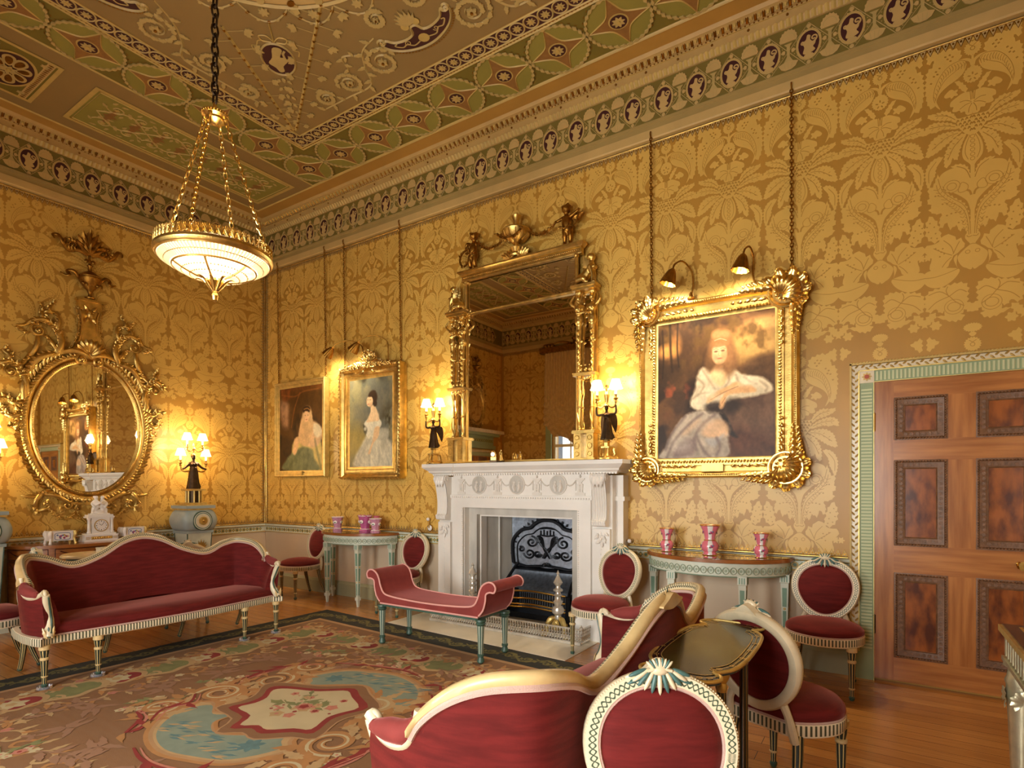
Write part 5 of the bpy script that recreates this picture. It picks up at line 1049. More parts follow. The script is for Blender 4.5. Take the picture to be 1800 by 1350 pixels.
for p in (N(490, 880, 380, 960, 230, 1120, 160, 1270), N(600, 890, 480, 990, 420, 1100, 440, 1200), N(440, 1090, 500, 1200, 560, 1270), N(620, 1100, 650, 1180, 620, 1260), N(330, 900, 200, 1060, 150, 1200)): A.line(p, .022, (112, 94, 90), .6)
A.poly(N(220, 1220, 330, 1110, 430, 1110, 420, 1230, 330, 1270, 240, 1270), (124, 104, 100), .02, .8)
A.poly(N(430, 560, 470, 470, 540, 480, 640, 600, 740, 480, 830, 530, 1000, 570, 1080, 640, 1070, 700, 900, 740, 760, 760, 560, 830, 470, 850, 380, 810, 390, 720, 420, 660), (214, 196, 164), .012, 1, .16)
A.poly(N(500, 800, 620, 770, 680, 800, 670, 860, 560, 870), (48, 36, 30), .02, .9); A.poly(N(690, 770, 780, 750, 830, 800, 760, 880, 690, 870), (44, 32, 26), .03, .85)
for p in (N(440, 560, 500, 620, 470, 680), N(480, 480, 560, 600, 600, 660), N(700, 500, 720, 580, 690, 640), N(400, 740, 460, 700, 540, 690), N(850, 560, 900, 600, 950, 620), N(980, 600, 1040, 650, 1030, 690), N(780, 540, 800, 600)): A.line(p, .018, (150, 126, 102), .55)
A.poly(N(570, 470, 600, 410, 660, 400, 680, 470, 700, 540, 690, 600, 650, 640, 590, 590, 550, 520), (232, 190, 138), .012, 1, .06)
A.poly(N(520, 760, 560, 710, 700, 640, 790, 600, 850, 630, 760, 655, 640, 720, 540, 785), (220, 172, 120), .010, 1, .08); A.poly(N(700, 680, 780, 650, 900, 630, 950, 690, 850, 700, 740, 710, 700, 740, 680, 820, 640, 830, 650, 750), (214, 164, 114), .010, 1, .08)
A.line(N(560, 755, 680, 690, 800, 640), .006, (150, 100, 66), .7); A.line(N(690, 740, 660, 790), .005, (150, 100, 66), .7)
E3 = lambda x, y, a, b, col, soft=.4, op=1., rot=0.: A.ell(*n1(x, y), a/1070, b/989, col, soft, op, rot)
E3(640, 330, 122, 150, (112, 78, 48), .5); E3(730, 440, 60, 110, (132, 92, 58), .7, .9, .2); E3(545, 420, 45, 80, (104, 72, 44), .7, .9); E3(640, 195, 80, 66, (150, 106, 66), .6); E3(606, 168, 44, 40, (178, 130, 84), .8, .8); E3(682, 176, 44, 40, (176, 126, 82), .8, .8); E3(712, 340, 52, 110, (160, 112, 70), .9, .8, -.1); E3(566, 320, 36, 80, (140, 98, 60), .9, .8); E3(640, 240, 90, 40, (150, 104, 62), .6, .9)
E3(632, 345, 66, 86, (222, 176, 128), .22); E3(630, 300, 56, 40, (234, 192, 146), .6, .9); E3(672, 355, 26, 60, (196, 144, 98), .9, .7); E3(600, 378, 24, 24, (222, 134, 100), 1., .6); E3(632, 420, 34, 14, (206, 156, 110), .8, .6); E3(632, 452, 34, 26, (176, 124, 82), .9, .6)
E3(640, 258, 76, 22, (158, 110, 68), .7, .9, -.1); A.line(N(588, 224, 640, 208, 692, 224), .006, (210, 190, 158), .6)
for x, y in ((602, 322), (662, 315)): E3(x, y, 17, 8, (92, 62, 44), .9, .8); A.line(N(x-22, y-18, x, y-24, x+22, y-17), .005, (130, 90, 58), .6)
A.line(N(630, 318, 624, 352, 634, 362), .007, (190, 134, 92), .6); E3(636, 385, 22, 7, (176, 88, 70), .9, .8)
E3(620, 560, 70, 60, (238, 200, 150), 1., .5); E3(560, 700, 60, 50, (232, 216, 186), 1., .5); E3(900, 600, 90, 40, (236, 220, 188), 1., .5); E3(470, 780, 60, 40, (234, 218, 188), 1., .6); E3(540, 1000, 90, 60, (214, 180, 150), 1., .4); E3(300, 1150, 80, 60, (196, 182, 168), 1., .5)
# a lady in a pale gown, in profile
Bc = Canvas(160, 240, (128, 122, 96), 5); N = pts_of(warp((452, 190), (908, 120), (480, 1112), (938, 1100))); n1 = lambda x, y: N(x, y)[0]
Bc.cloud((150, 140, 100), 3, .45, .8); Bc.cloud((96, 98, 88), 4, .5, .7); Bc.ell(.1, .72, .5, .3, (176, 146, 62), .9, .7); Bc.ell(.6, .35, .3, .4, (104, 100, 90), .9, .5)
Bc.cloud((66, 58, 34), 6, .4, .95, np.exp(-((Bc.x-.92)/.16)**2-((Bc.y-.48)/.15)**2)*1.3)
Bc.poly(N(560, 1110, 540, 1000, 600, 880, 660, 760, 700, 740, 800, 700, 880, 720, 880, 800, 920, 860, 940, 1110), (206, 196, 168), .03, .95, .18); Bc.poly(N(740, 720, 870, 690, 880, 780, 820, 830, 760, 790), (176, 170, 148), .03, .8)
for p in (N(700, 800, 620, 950, 580, 1090), N(720, 850, 690, 980, 700, 1090), N(820, 850, 860, 950, 900, 1080), N(780, 900, 800, 1000, 780, 1090), N(640, 850, 570, 990)): Bc.line(p, .04, (170, 162, 140), .5)
Bc.poly(N(630, 640, 680, 590, 780, 590, 810, 640, 790, 690, 740, 740, 660, 770, 640, 720), (222, 212, 184), .012, 1, .1)
Bc.poly(N(660, 600, 690, 520, 695, 460, 730, 440, 750, 480, 780, 560, 780, 610, 720, 620, 650, 630), (232, 196, 148), .010, 1, .05); Bc.poly(N(740, 690, 790, 680, 780, 780, 730, 860, 700, 960, 680, 950, 720, 830), (226, 186, 138), .012, 1, .06)
E2 = lambda x, y, a, b, col, soft=.4, op=1., rot=0.: Bc.ell(*n1(x, y), a/460, b/655, col, soft, op, rot)
E2(710, 362, 48, 74, (56, 40, 28), .3, 1., -.2); E2(736, 428, 20, 34, (60, 44, 30), .5); E2(680, 408, 34, 58, (232, 192, 146), .22, 1., .12); E2(660, 400, 12, 36, (238, 204, 160), .8, .6); E2(690, 445, 20, 24, (206, 160, 116), .8, .6); E2(702, 326, 40, 26, (62, 44, 30), .4, 1., -.4)
for x, y in ((660, 392), (684, 390)): E2(x, y, 8, 4, (90, 64, 46), .9, .7)
E2(664, 438, 9, 4, (178, 86, 70), .9, .9); E2(648, 412, 5, 12, (196, 146, 102), .9, .6); E2(735, 560, 40, 50, (240, 206, 160), .9, .5)
Bc.poly(N(620, 650, 660, 700, 650, 760, 625, 720), (70, 64, 48), .015, .8); Bc.ell(*n1(640, 700), .03, .03, (226, 218, 190), .7, .8)
# a seated lady under a red drape
Cc = Canvas(160, 210, (66, 44, 20), 8); N = pts_of(warp((135, 562), (470, 517), (150, 1208), (480, 1192))); n1 = lambda x, y: N(x, y)[0]
Cc.cloud((98, 64, 26), 3, .5, .7); Cc.cloud((40, 28, 16), 4, .5, .8); Cc.poly(N(140, 680, 190, 640, 230, 700, 240, 780, 220, 860, 170, 850), (172, 128, 92), .05, .8, .3); Cc.ell(*n1(210, 720), .1, .08, (196, 152, 110), .9, .6)
Cc.poly(N(150, 560, 300, 545, 470, 515, 470, 560, 380, 580, 320, 600, 230, 650, 170, 650), (120, 66, 28), .03, .95, .3); Cc.poly(N(220, 600, 330, 560, 440, 540, 470, 700, 470, 850, 400, 760, 350, 690, 300, 740, 230, 900), (84, 54, 22), .04, .8, .2)
for p in (N(160, 610, 260, 620, 330, 580, 440, 560), N(300, 590, 260, 720, 240, 860)): Cc.line(p, .02, (150, 90, 40), .6)
Cc.poly(N(250, 1000, 300, 930, 400, 900, 460, 950, 480, 1100, 480, 1195, 420, 1195, 330, 1100, 260, 1110), (206, 178, 100), .02, 1, .15); Cc.poly(N(185, 1195, 200, 1120, 250, 1060, 330, 1010, 400, 1030, 420, 1100, 450, 1195), (112, 114, 76), .02, 1, .18)
Cc.poly(N(310, 860, 330, 800, 370, 790, 440, 830, 480, 900, 440, 1000, 380, 1010, 300, 960), (214, 172, 124), .02, 1, .12); Cc.poly(N(410, 830, 450, 840, 475, 890, 440, 940, 410, 900), (222, 206, 166), .015, .9)
Cc.poly(N(260, 990, 270, 945, 300, 935, 300, 1000, 275, 1070, 255, 1060), (226, 178, 124), .012, .9); Cc.poly(N(300, 880, 325, 750, 340, 700, 380, 700, 400, 780, 400, 900, 370, 990, 330, 1000, 300, 960), (212, 170, 116), .015, 1, .1)
Cc.ell(*n1(353, 722), .09, .06, (60, 38, 20), .3); Cc.poly(N(333, 760, 345, 735, 370, 740, 378, 775, 360, 815, 342, 810), (232, 186, 134), .010, 1, .05); Cc.line(N(335, 720, 360, 712, 380, 726), .012, (180, 130, 70), .9)
for x, y in ((346, 768), (366, 764)): Cc.ell(*n1(x, y), .012, .005, (90, 60, 38), .9, .8)
Cc.line(N(350, 800, 360, 798), .008, (170, 80, 60), .9)
for p in (N(330, 1020, 260, 1120, 220, 1190), N(370, 1030, 370, 1120, 360, 1190), N(420, 950, 440, 1050, 470, 1180)): Cc.line(p, .035, (84, 86, 54), .45)
def rectpath(w, h): return [(-w/2, -h/2, 0), (w/2, -h/2, 0), (w/2, h/2, 0), (-w/2, h/2, 0)]
def picture(name, x0, x1, z0, z1, cv, cw, chh, dep, label, style, tilt=.0):
    w, h = x1-x0, z1-z0; t = thing(name, label, 'painting', ((x0+x1)/2, -.012, (z0+z1)/2), 0)
    F0 = FR((0, 0, 0), (1, 0, 0), (0, 0, 1), (0, -1, 0)); bd_ = (w-cw)/2; bh = (h-chh)/2
    cv.mesh('canvas', cw+.02, chh+.02, F0@TM(0, 0, dep*.55), t)
    c = MB(F0); c.add([(-w/2+.02, -h/2+.02, .0), (w/2-.02, -h/2+.02, .0), (w/2-.02, h/2-.02, .0), (-w/2+.02, h/2-.02, .0)], [(3, 2, 1, 0)])
    ip = rectpath(cw, chh); P = lambda a: [(x*(1+2*a/cw), y*(1+2*a/chh), 0) for x, y, _ in ip]
    b = min(bd_, bh)
    if style == 1:
        c.sweep(ip, [(0, dep*.55), (.01, dep*.62), (.035, dep*.66), (.04, dep*.8), (.06, dep*.85), (b-.02, dep*.95), (b-.01, dep), (b, dep*.9), (b, 0)], closed=True)
    elif style == 2:
        c.sweep(ip, [(0, dep*.55), (.02, dep*.6), (.045, dep*.62), (.05, dep*.7), (.075, dep*.72), (.10, dep*.62), (.125, dep*.8), (b-.025, dep), (b-.01, dep*.95), (b, dep*.8), (b, 0)], closed=True)
        for q in range(4):
            a_, b_ = np.array(P(.09)[q]), np.array(P(.09)[(q+1) % 4]); L = [tuple(a_+(b_-a_)*i/30) for i in range(31)]; leafrow(c, L, .035, .014, .028, 1, 0, .4, 1.2, dep*.66); a_, b_ = np.array(P(b-.02)[q]), np.array(P(b-.02)[(q+1) % 4]); L = [tuple(a_+(b_-a_)*i/30) for i in range(31)]; leafrow(c, L, .055, .02, .045, -1, 0, .6, .7, dep*.9)
            beads(c, [(x, y, dep*.63) for x, y, _ in P(.035)], .006, .014, closed=True) if q == 0 else None
    else:
        c.sweep(ip, [(0, dep*.55), (.015, dep*.62), (.03, dep*.6), (.035, dep*.7), (.065, dep*.72), (.07, dep*.6), (.115, dep*.66), (.125, dep*.85), (b-.03, dep), (b-.012, dep*.95), (b, dep*.75), (b, 0)], closed=True)
        for q in range(4):
            a_, b_ = np.array(P(.05)[q]), np.array(P(.05)[(q+1) % 4]); L = [tuple(a_+(b_-a_)*i/30) for i in range(31)]; leafrow(c, L, .03, .013, .024, 1, 0, .4, 1.3, dep*.7); beads(c, [(x, y, dep*.98) for x, y, _ in (P(b-.025)[q], P(b-.025)[(q+1) % 4])], .008, .017)
    c.build('gilt_frame', 'gold' if style != 1 else 'gold_pale', t, 40)
    if style == 3:
        for sx_ in (1, -1):
            for sy_ in (1, -1):
                c = MB(F0@TM(sx_*(w/2-.09), sy_*(h/2-.09), dep*1.02, 0)); big = 1.3 if sx_ > 0 else 1.1
                a0 = atan2(sy_, sx_); c.lathe([(.0, .012), (.07*big, .008), (.085*big, -.02)], 24); shell(c, TM(-.035*cos(a0)*big, -.035*sin(a0)*big, .012, a0-pi/2), .115*big, 11, 0, 1.45, .35); c.tube([(x, y, .008) for x, y in ell(0, 0, .092*big, .092*big, 28)], .010, 6, closed=True)
                for k in range(4): c.ball((-.05*cos(a0+.5*(k-1.5))*big, -.05*sin(a0+.5*(k-1.5))*big, .03), .014)
                for k in range(13): b2 = a0+(k-6)*.30; aleaf(c, TM(.075*cos(b2)*big, .075*big*sin(b2), -.004, b2+(.25 if k % 2 else -.25)), .085*big, .05, .8, 3)
                for k in range(5):
                    f = 1-k*.14; aleaf(c, TM(-sx_*(.07+.055*k), sy_*(.055), .01, pi if sx_ > 0 else 0, rx=0), .13*f, .045*f, .5, 4); aleaf(c, TM(sx_*.055, -sy_*(.07+.055*k), .01, -sy_*pi/2), .13*f, .045*f, .5, 4)
                    aleaf(c, TM(-sx_*(.09+.05*k), sy_*.08, .005, (pi if sx_ > 0 else 0)-sx_*sy_*.5), .10*f, .03*f, .6, 3); aleaf(c, TM(sx_*.08, -sy_*(.09+.05*k), .005, -sy_*(pi/2)+sx_*sy_*.5), .10*f, .03*f, .6, 3)
                    aleaf(c, TM(-sx_*(.13+.06*k), -sy_*.02, .0, (pi if sx_ > 0 else 0)+sx_*sy_*.2), .08*f, .02, .4, 3); aleaf(c, TM(-sx_*.02, -sy_*(.13+.06*k), .0, -sy_*pi/2-sx_*sy_*.2), .08*f, .02, .4, 3)
                c.build('corner_shell', 'gold_bright', t, 50)
    if style == 2:
        c = MB(F0); r = random.Random(4); yb = h/2-.04
        for s in (-1, 1):
            for k in range(15): x = s*(.03+.030*k); aleaf(c, TM(x, yb+.05*max(0, 1-k/14), dep*.95, pi/2-s*(.5+.5*r.random()), rx=.2), .10*(1-k/26), .03, .7, 4); 
            for k in range(12): x = s*.035*k; rose(c, TM(x, yb+.03+.05*r.random()*(1-k/13), dep*(.95+.2*r.random())), .03)
            c.tube(smooth([(s*.02, yb+.02, dep), (s*.10, yb-.02, dep), (s*.18, yb-.035, dep)], 4), .01, 6); aleaf(c, TM(s*.06, yb-.02, dep, -.4 if s > 0 else pi+.4), .10, .03, .4, 4)
        for k in range(12): a = r.uniform(.3, pi-.3); q = r.uniform(.03, .17); rose(c, TM(q*cos(a)*.8, yb+.04+q*sin(a), dep*.9+.03*r.random()), .032)
        for k in range(9): a = pi*(k+.5)/9; aleaf(c, TM(.09*cos(a), yb+.07+.08*sin(a), dep*.8, a), .10, .03, .6, 4)
        c.build('flower_cresting', 'gold_bright', t, 50)
    return t, w, h, F0
def hang(t, F0, xs, ztop):
    for x in xs: c = MB(F0); l = t.location; chain(c, (x-l[0], t['_h']/2-.02, .02), (x-l[0], ztop-l[2], .045), .036, .0042); c.tube([(x-l[0], ztop-l[2]-.01, .045), (x-l[0], ztop-l[2]+.03, .06), (x-l[0], ztop-l[2]+.05, .05)], .006, 5); c.build('hanging_chain', 'gold_dark', t)
    del t['_h']
p1, w, h, F0 = picture('portrait_painting', .30, 1.42, 1.525, 2.823, Cc, .90, 1.13, .075, 'plain gilt framed portrait of seated woman nearest the room corner', 1); p1['_h'] = h; hang(p1, F0, (.36, 1.36), 4.47)
p2, w, h, F0 = picture('portrait_painting', 1.675, 2.80, 1.488, 2.858, Bc, .737, 1.07, .115, 'portrait of woman in pale gown, frame crested with gilt flowers', 2); p2['_h'] = h; hang(p2, F0, (1.73, 2.70), 4.47)
p3, w, h, F0 = picture('portrait_painting', 5.645, 6.916, 1.455, 2.985, A, .935, 1.155, .11, 'large portrait of woman leaning, gilt frame with shell corners', 3); p3['_h'] = h; hang(p3, F0, (5.74, 6.86), 4.47)
for t, dz, px, pw in ((p1, -1.295/2+.05, .02, .12), (p3, -1.5/2+.085, .0, .17)):
    c = MB(F0); d = .08 if t is p1 else .10; c.box((px-pw/2-.0, dz-.025 if t is p1 else dz-.03, d-.01), (px+pw/2, dz+.025 if t is p1 else dz+.03, d+.004)); o = c.build('name_plate', 'gold_pale', t, 0)
# ---- picture lamps: a bent stem and a scallop hood
def pic_lamp(x, label, zb, hood, dirx, watts):
    t = thing('picture_lamp', label, 'lamp', (x, -.048, zb), 0, 'picture lamps'); c = MB(); c.lathe([(.0, 0), (.03, 0), (.032, .012), (.018, .02), (.012, .05), (.008, .06)], 12, 0)
    hx, hy, hz = hood
    c.tube(smooth([(0, 0, .02), (.02*-dirx, -.01, .12), (-.01*dirx, -.03, hz+.05), (hx*.45, hy*.5, hz+.115), (hx*.85, hy*.9, hz+.075), (hx, hy, hz+.03)], 6), .0075, 8); c.build('stem', 'gold_dark', t)
    c = MB(); T = aim((hx, hy, hz+.03), (hx*.6, hy*.35+.06, -.16)); q = MB(); q.grid(lambda a, b: (lambda r: (r*cos(2*pi*a)*(1+.06*cos(20*pi*a)), r*sin(2*pi*a)*(1+.06*cos(20*pi*a)), .13*b))(.014+.052*b**.6), 40, 8, 0, cu=True); c.stamp(q, T); c.build('scallop_hood', 'gold_dark', t, 50)
    c = MB(); q = MB(); q.ball((0, 0, .085), .024, 0, 8); c.stamp(q, T); c.build('bulb', 'bulb', t)
    p = T@np.array([0, 0, .10, 1]); lamp('picture_light', tuple(p[:3]), watts, (1, .84, .58), .06, t, radians(150), (radians(30), 0, 0)); return t
pic_lamp(6.09, 'picture lamp above the left half of the large leaning portrait', 2.988, (-.09, -.21, .18), -1, 34)
pic_lamp(6.60, 'picture lamp above the right half of the large leaning portrait', 2.988, (-.05, -.21, .18), 1, 34)
pic_lamp(2.07, 'picture lamp left of the flower cresting on pale gown portrait', 2.862, (-.30, -.21, .215), -1, 24)
pic_lamp(2.50, 'picture lamp right of the flower cresting on pale gown portrait', 2.862, (-.27, -.21, .215), -1, 24)
# ============================================================ CANDELABRA
def shade_part(t, x, y, z, r=.062, h=.085, watts=2.9):
    c = MB(); c.grid(lambda a, b: ((r-(r-.034)*b)*cos(2*pi*a), (r-(r-.034)*b)*sin(2*pi*a), h*b), 24, 3, 0, cu=True); o = c.build('lamp_shade', 'shade', t, loc=(x, y, z)); d = MB(); d.tube([((r+.001)*cos(a), (r+.001)*sin(a), .003) for a in np.linspace(0, 2*pi, 25)[:-1]], .003, 5, closed=True); d.build('shade_trim', 'lace', o)
    lamp('candle_light', (x, y, z-.012), watts, (1, .80, .50), .04, t); lamp('candle_light', (x, y, z+h+.012), watts*.8, (1, .80, .50), .02, t)
def candle_arm(t, pts, base):   # arm, socket and candle up to z of shade
    x, y, z = base; c = MB(); c.tube(smooth(pts, 6), [.008, .009, .007], 7); c.lathe([(.006, -.03), (.016, -.02), (.012, -.005), (.02, .005), (.024, .012), (.01, .015), (.012, .04), (.016, .045), (.0, .045)], 12, 0, z, x, y)
    aleaf(c, TM(x, y, z-.01, atan2(y, x)+pi), .04, .014, .6, 3); c.build('candle_arm', 'gold', t); k = MB(); k.lathe([(.012, 0), (.012, .10)], 10, 0, z+.04, x, y); k.build('candle', 'candle', t)
def robed(H, m, arms, wings=0):   # standing robed figure of height H at the origin
    c = MB(); k = H/.30
    c.lathe([(0, 0), (.056*k, 0), (.05*k, .03*k), (.040*k, .10*k), (.036*k, .15*k), (.028*k, .19*k), (0, .20*k)], 36, 0, k=9, kd=.07); c.ball((0, 0, .18*k), .034*k, 0, 10, (1, .75, 1)); c.ball((0, 0, .215*k), .036*k, 0, 10, (1.05, .7, .9)); limb(c, [(0, 0, .23*k), (0, -.002, .26*k)], [.014*k, .012*k]); c.ball((0, -.004*k, .282*k), .021*k, 0, 10, (.85, .95, 1.15)); c.ball((0, .012*k, .288*k), .017*k)
    for a in arms: limb(c, [tuple(q*k for q in p) for p in a], [.014*k, .011*k, .009*k])
    for s in (-1, 1): c.ball((s*.014*k, -.022*k, .217*k), .013*k)
    c.tube([(.03*k, 0, .16*k), (.04*k, .01*k, .06*k), (.06*k, .015*k, .01*k)], [.012*k, .016*k, .018*k], 6)
    return c
def mantel_candelabrum(x, label):
    t = thing('candelabrum', label, 'candelabra', (x, -.20, 1.641), radians(8), 'victory candelabra on the mantelpiece')
    c = MB(); c.lathe([(.085, 0), (.088, .015), (.07, .022), (.05, .03), (.05, .095), (.07, .10), (.072, .112), (.03, .118), (.028, .15), (.036, .155), (.03, .175), (0, .176)], 6, 0)
    for k in range(3): a = 2*pi*k/3+.5; c.tube([(.055*cos(a), .055*sin(a), .02), (.075*cos(a), .075*sin(a), .05), (.062*cos(a), .062*sin(a), .09), (.05*cos(a), .05*sin(a), .10)], [.016, .014, .018, .01], 7); c.ball((.085*cos(a), .085*sin(a), .014), .018, 0, 6, (1.2, 1, .7))
    c.build('gilt_base', 'gold', t, 40)
    c = robed(.30, 0, [[(-.035, 0, .225), (-.085, -.01, .225), (-.09, -.012, .29)], [(.035, 0, .225), (.085, -.01, .235), (.088, -.012, .30)]]); c.T = None
    o = fuse(c.build('victory_figure', 'bronze', t, loc=(0, 0, .176)), .0055)
    for s in (-1, 1): w = MB(); w.prism(smooth([(.0, .0), (.05, .035), (.075, .02), (.085, -.05), (.07, -.13), (.05, -.10), (.025, -.05)], 4, True).tolist(), -.003, .003, 0, True); q = w.build('wing', 'bronze', o, 40); q.matrix_local = __import__('mathutils').Matrix(FR((s*.012, .025, .20), (s*.75, .66, 0), (0, 0, 1), (.66, -s*.75, 0)).tolist())
    c = MB(); c.lathe([(.02, 0), (.026, .01), (.014, .03), (.02, .07), (.03, .10), (.032, .108), (.012, .112), (.01, .135), (.024, .155), (.026, .17), (.014, .19), (0, .20)], 12, 0, .47); c.tube([(0, 0, .455), (0, 0, .475)], .01, 8); c.build('torch_stem', 'gold', t)
    for s in (-1, 1): candle_arm(t, [(0, -.01, .50), (s*.04, -.015, .465), (s*.075, -.012, .47), (s*.085, -.01, .51)], (s*.085, -.01, .53)); shade_part(t, s*.085, -.01, .625)
    return t
mantel_candelabrum(3.352, 'victory figure candelabrum with two lit shades on the left mantel end'); mantel_candelabrum(5.385, 'victory figure candelabrum with two lit shades on the right mantel end')
def torchere(y, lab1, lab2):
    t = thing('pedestal', lab1, 'pedestal', (.25, y, 0), 0, 'urn topped pedestals on the left wall'); c = MB()
    c.box((-.20, -.20, 0), (.20, .20, .10))
    for s, (a, b) in enumerate(((.10, .13), (.115, .135))): pass
    v = [(-.115, -.115, .10), (.115, -.115, .10), (.115, .115, .10), (-.115, .115, .10), (-.15, -.15, .82), (.15, -.15, .82), (.15, .15, .82), (-.15, .15, .82)]; c.add(v, [(0, 1, 5, 4), (1, 2, 6, 5), (2, 3, 7, 6), (3, 0, 4, 7), (4, 5, 6, 7)])
    for i in range(4):   # dark green arris lines
        c.tube([v[i], v[i+4]], .006, 5, 1)
    c.build('tapered_shaft', ['table_pale', 'green_paint'], t, 0)
    c = MB(FR((.121, 0, .0), (0, 1, 0), (.035/.72, 0, 1), (1, 0, 0)))
    for k in range(7): b = pi/2+(k-3)*.3; c.prism(xf(leafo(.13-.012*abs(k-3), .016, 3), 0, .62, b), .022, .027)
    c.prism(ell(0, .60, .012, .03, 8), .022, .027); c.build('palmette', 'gold', t, 0)
    c = MB(); R4 = lambda r: r/cos(pi/4)
    pr = smooth([(.155, 0), (.19, .03), (.215, .10), (.215, .16), (.19, .23), (.16, .265)], 4); q = MB()
    def bl(a, b):   # rounded square bombe body
        r, z = pr[round(b*(len(pr)-1))]; th = 2*pi*a; k = (abs(cos(th))**6+abs(sin(th))**6)**(-1/6); return (r*k*cos(th), r*k*sin(th), .845+z)
    c.grid(bl, 48, len(pr)-1, 0, cu=True); c.box((-.165, -.165, .82), (.165, .165, .85)); c.box((-.17, -.17, 1.105), (.17, .17, 1.125), 1); c.box((-.18, -.18, 1.125), (.18, .18, 1.16)); c.box((-.165, -.165, 1.16), (.165, .165, 1.17), 1)
    c.build('bombe_drum', ['pale_blue', 'gold_pale'], t, 40)
    c = MB(FR((.19, 0, .975), (0, 1, 0), (0, 0, 1), (1, 0, 0)))
    for i, (r, m_, w) in enumerate(((.118, 1, .028), (.108, 0, .03), (.098, 1, .032), (.09, 0, .034), (.08, 2, .036), (.052, 3, .045))): c.prism(ell(0, 0, r, r*1.0, 32), 0, w, m_)
    c.prism(flower(0, 0, .045, 12, .2), .045, .052, 4); c.ball((0, 0, .05), .016, 4); c.build('target_roundel', ['table_pale', 'green_paint', 'cream', 'gold_pale', 'gold'], t, 30)
    d = thing('candelabrum', lab2, 'candelabra', (.25, y, 1.171), radians(90), 'robed figure candelabra on the pedestals')
    c = MB(); c.box((-.11, -.11, 0), (.11, .11, .025)); c.box((-.10, -.10, .17), (.10, .10, .195)); 
    for k in range(8): a = 2*pi*k/8+pi/8; c.tube([(.082*cos(a), .082*sin(a), .025), (.082*cos(a), .082*sin(a), .17)], .011, 6)
    c.build('column_base', 'gold_pale', d, 30); c = MB(); c.lathe([(.07, .025), (.07, .17)], 12); c.build('drum', 'bronze', d)
    c = robed(.42, 0, [[(-.035, 0, .225), (-.07, -.005, .19), (-.10, -.02, .175)], [(.035, 0, .225), (.07, -.005, .19), (.10, -.02, .175)]]); fuse(c.build('robed_figure', 'bronze', d, loc=(0, 0, .195)), .007)
    c = MB(); c.lathe([(.02, 0), (.03, .02), (.012, .04), (.012, .08), (.03, .095), (.012, .115), (.01, .15), (.0, .17)], 12, 0, .60); c.build('finial_stem', 'gold', d)
    for ang, r, z0, z1 in ((0, .155, .44, .505), (pi, .155, .44, .505), (.45, .105, .69, .70), (pi-.45, .105, .69, .70)):
        x, yy = r*cos(ang), -r*sin(ang)*.8; candle_arm(d, [(x*.15, yy*.15, z0), (x*.5, yy*.5, z0-.03), (x*.9, yy*.9, z0-.02), (x, yy, z1-.03)], (x, yy, z1)); shade_part(d, x, yy, z1+.10, .062, .088, 1.7)
dm('pale_blue', (166, 178, 176), .4, var=.1, vscale=10)
torchere(-1.155, 'pale blue urn topped pedestal between the corner and the oval mirror', 'robed figure candelabrum with four lit shades nearest the corner')
torchere(-3.17, 'pale blue urn topped pedestal at the left edge beyond the oval mirror', 'robed figure candelabrum with four lit shades at the left edge')
# ============================================================ SEAT FURNITURE
def turned_leg(H, r=.026, back=0.):
    c = MB(); c.lathe([(.0, H), (r*1.25, H), (r*1.25, H-.03), (r*.9, H-.035)], 16, 1)
    c.lathe([(r*1.0, H-.035), (r*.95, H-.055), (r*.72, H-.085)], 24, 0); c.lathe([(r*.72, H-.083), (r*1.0, H-.088), (r*1.0, H-.10), (r*.8, H-.105)], 16, 1)
    c.lathe([(r*.86, H-.105), (r*.62, .085), (r*.6, .08)], 32, 0); c.lathe([(r*.6, .085), (r*.78, .08), (r*.6, .072)], 12, 1); c.lathe([(r*.55, .073), (r*.5, .03)], 24, 0); c.lathe([(r*.5, .03), (r*.72, .022), (r*.6, .008), (r*.4, 0), (0, 0)], 12, 2)
    return c
LM = ['leg_flute', 'cream_gold', 'green_paint']
dm('leg_flute', (40, 48, 42), .4, pat=p_flute(.125, .3, -1, 9), col2=(214, 186, 122))
dm('leg_green', (84, 104, 92), .4, pat=p_flute(.125, .3, -1, 9), col2=(196, 200, 178))
dm('crest_green', (74, 112, 108), .42, var=.2, vscale=30)
def seat_outline(n=48, w=.235, d=.235): # front is -y, flatter at the back
    o = []
    for i in range(n):
        t = 2*pi*i/n; x = w*cos(t); y = d*sin(t); y = min(y, .19); x *= 1-.10*max(0, sin(t)); o.append((x, y))
    return o
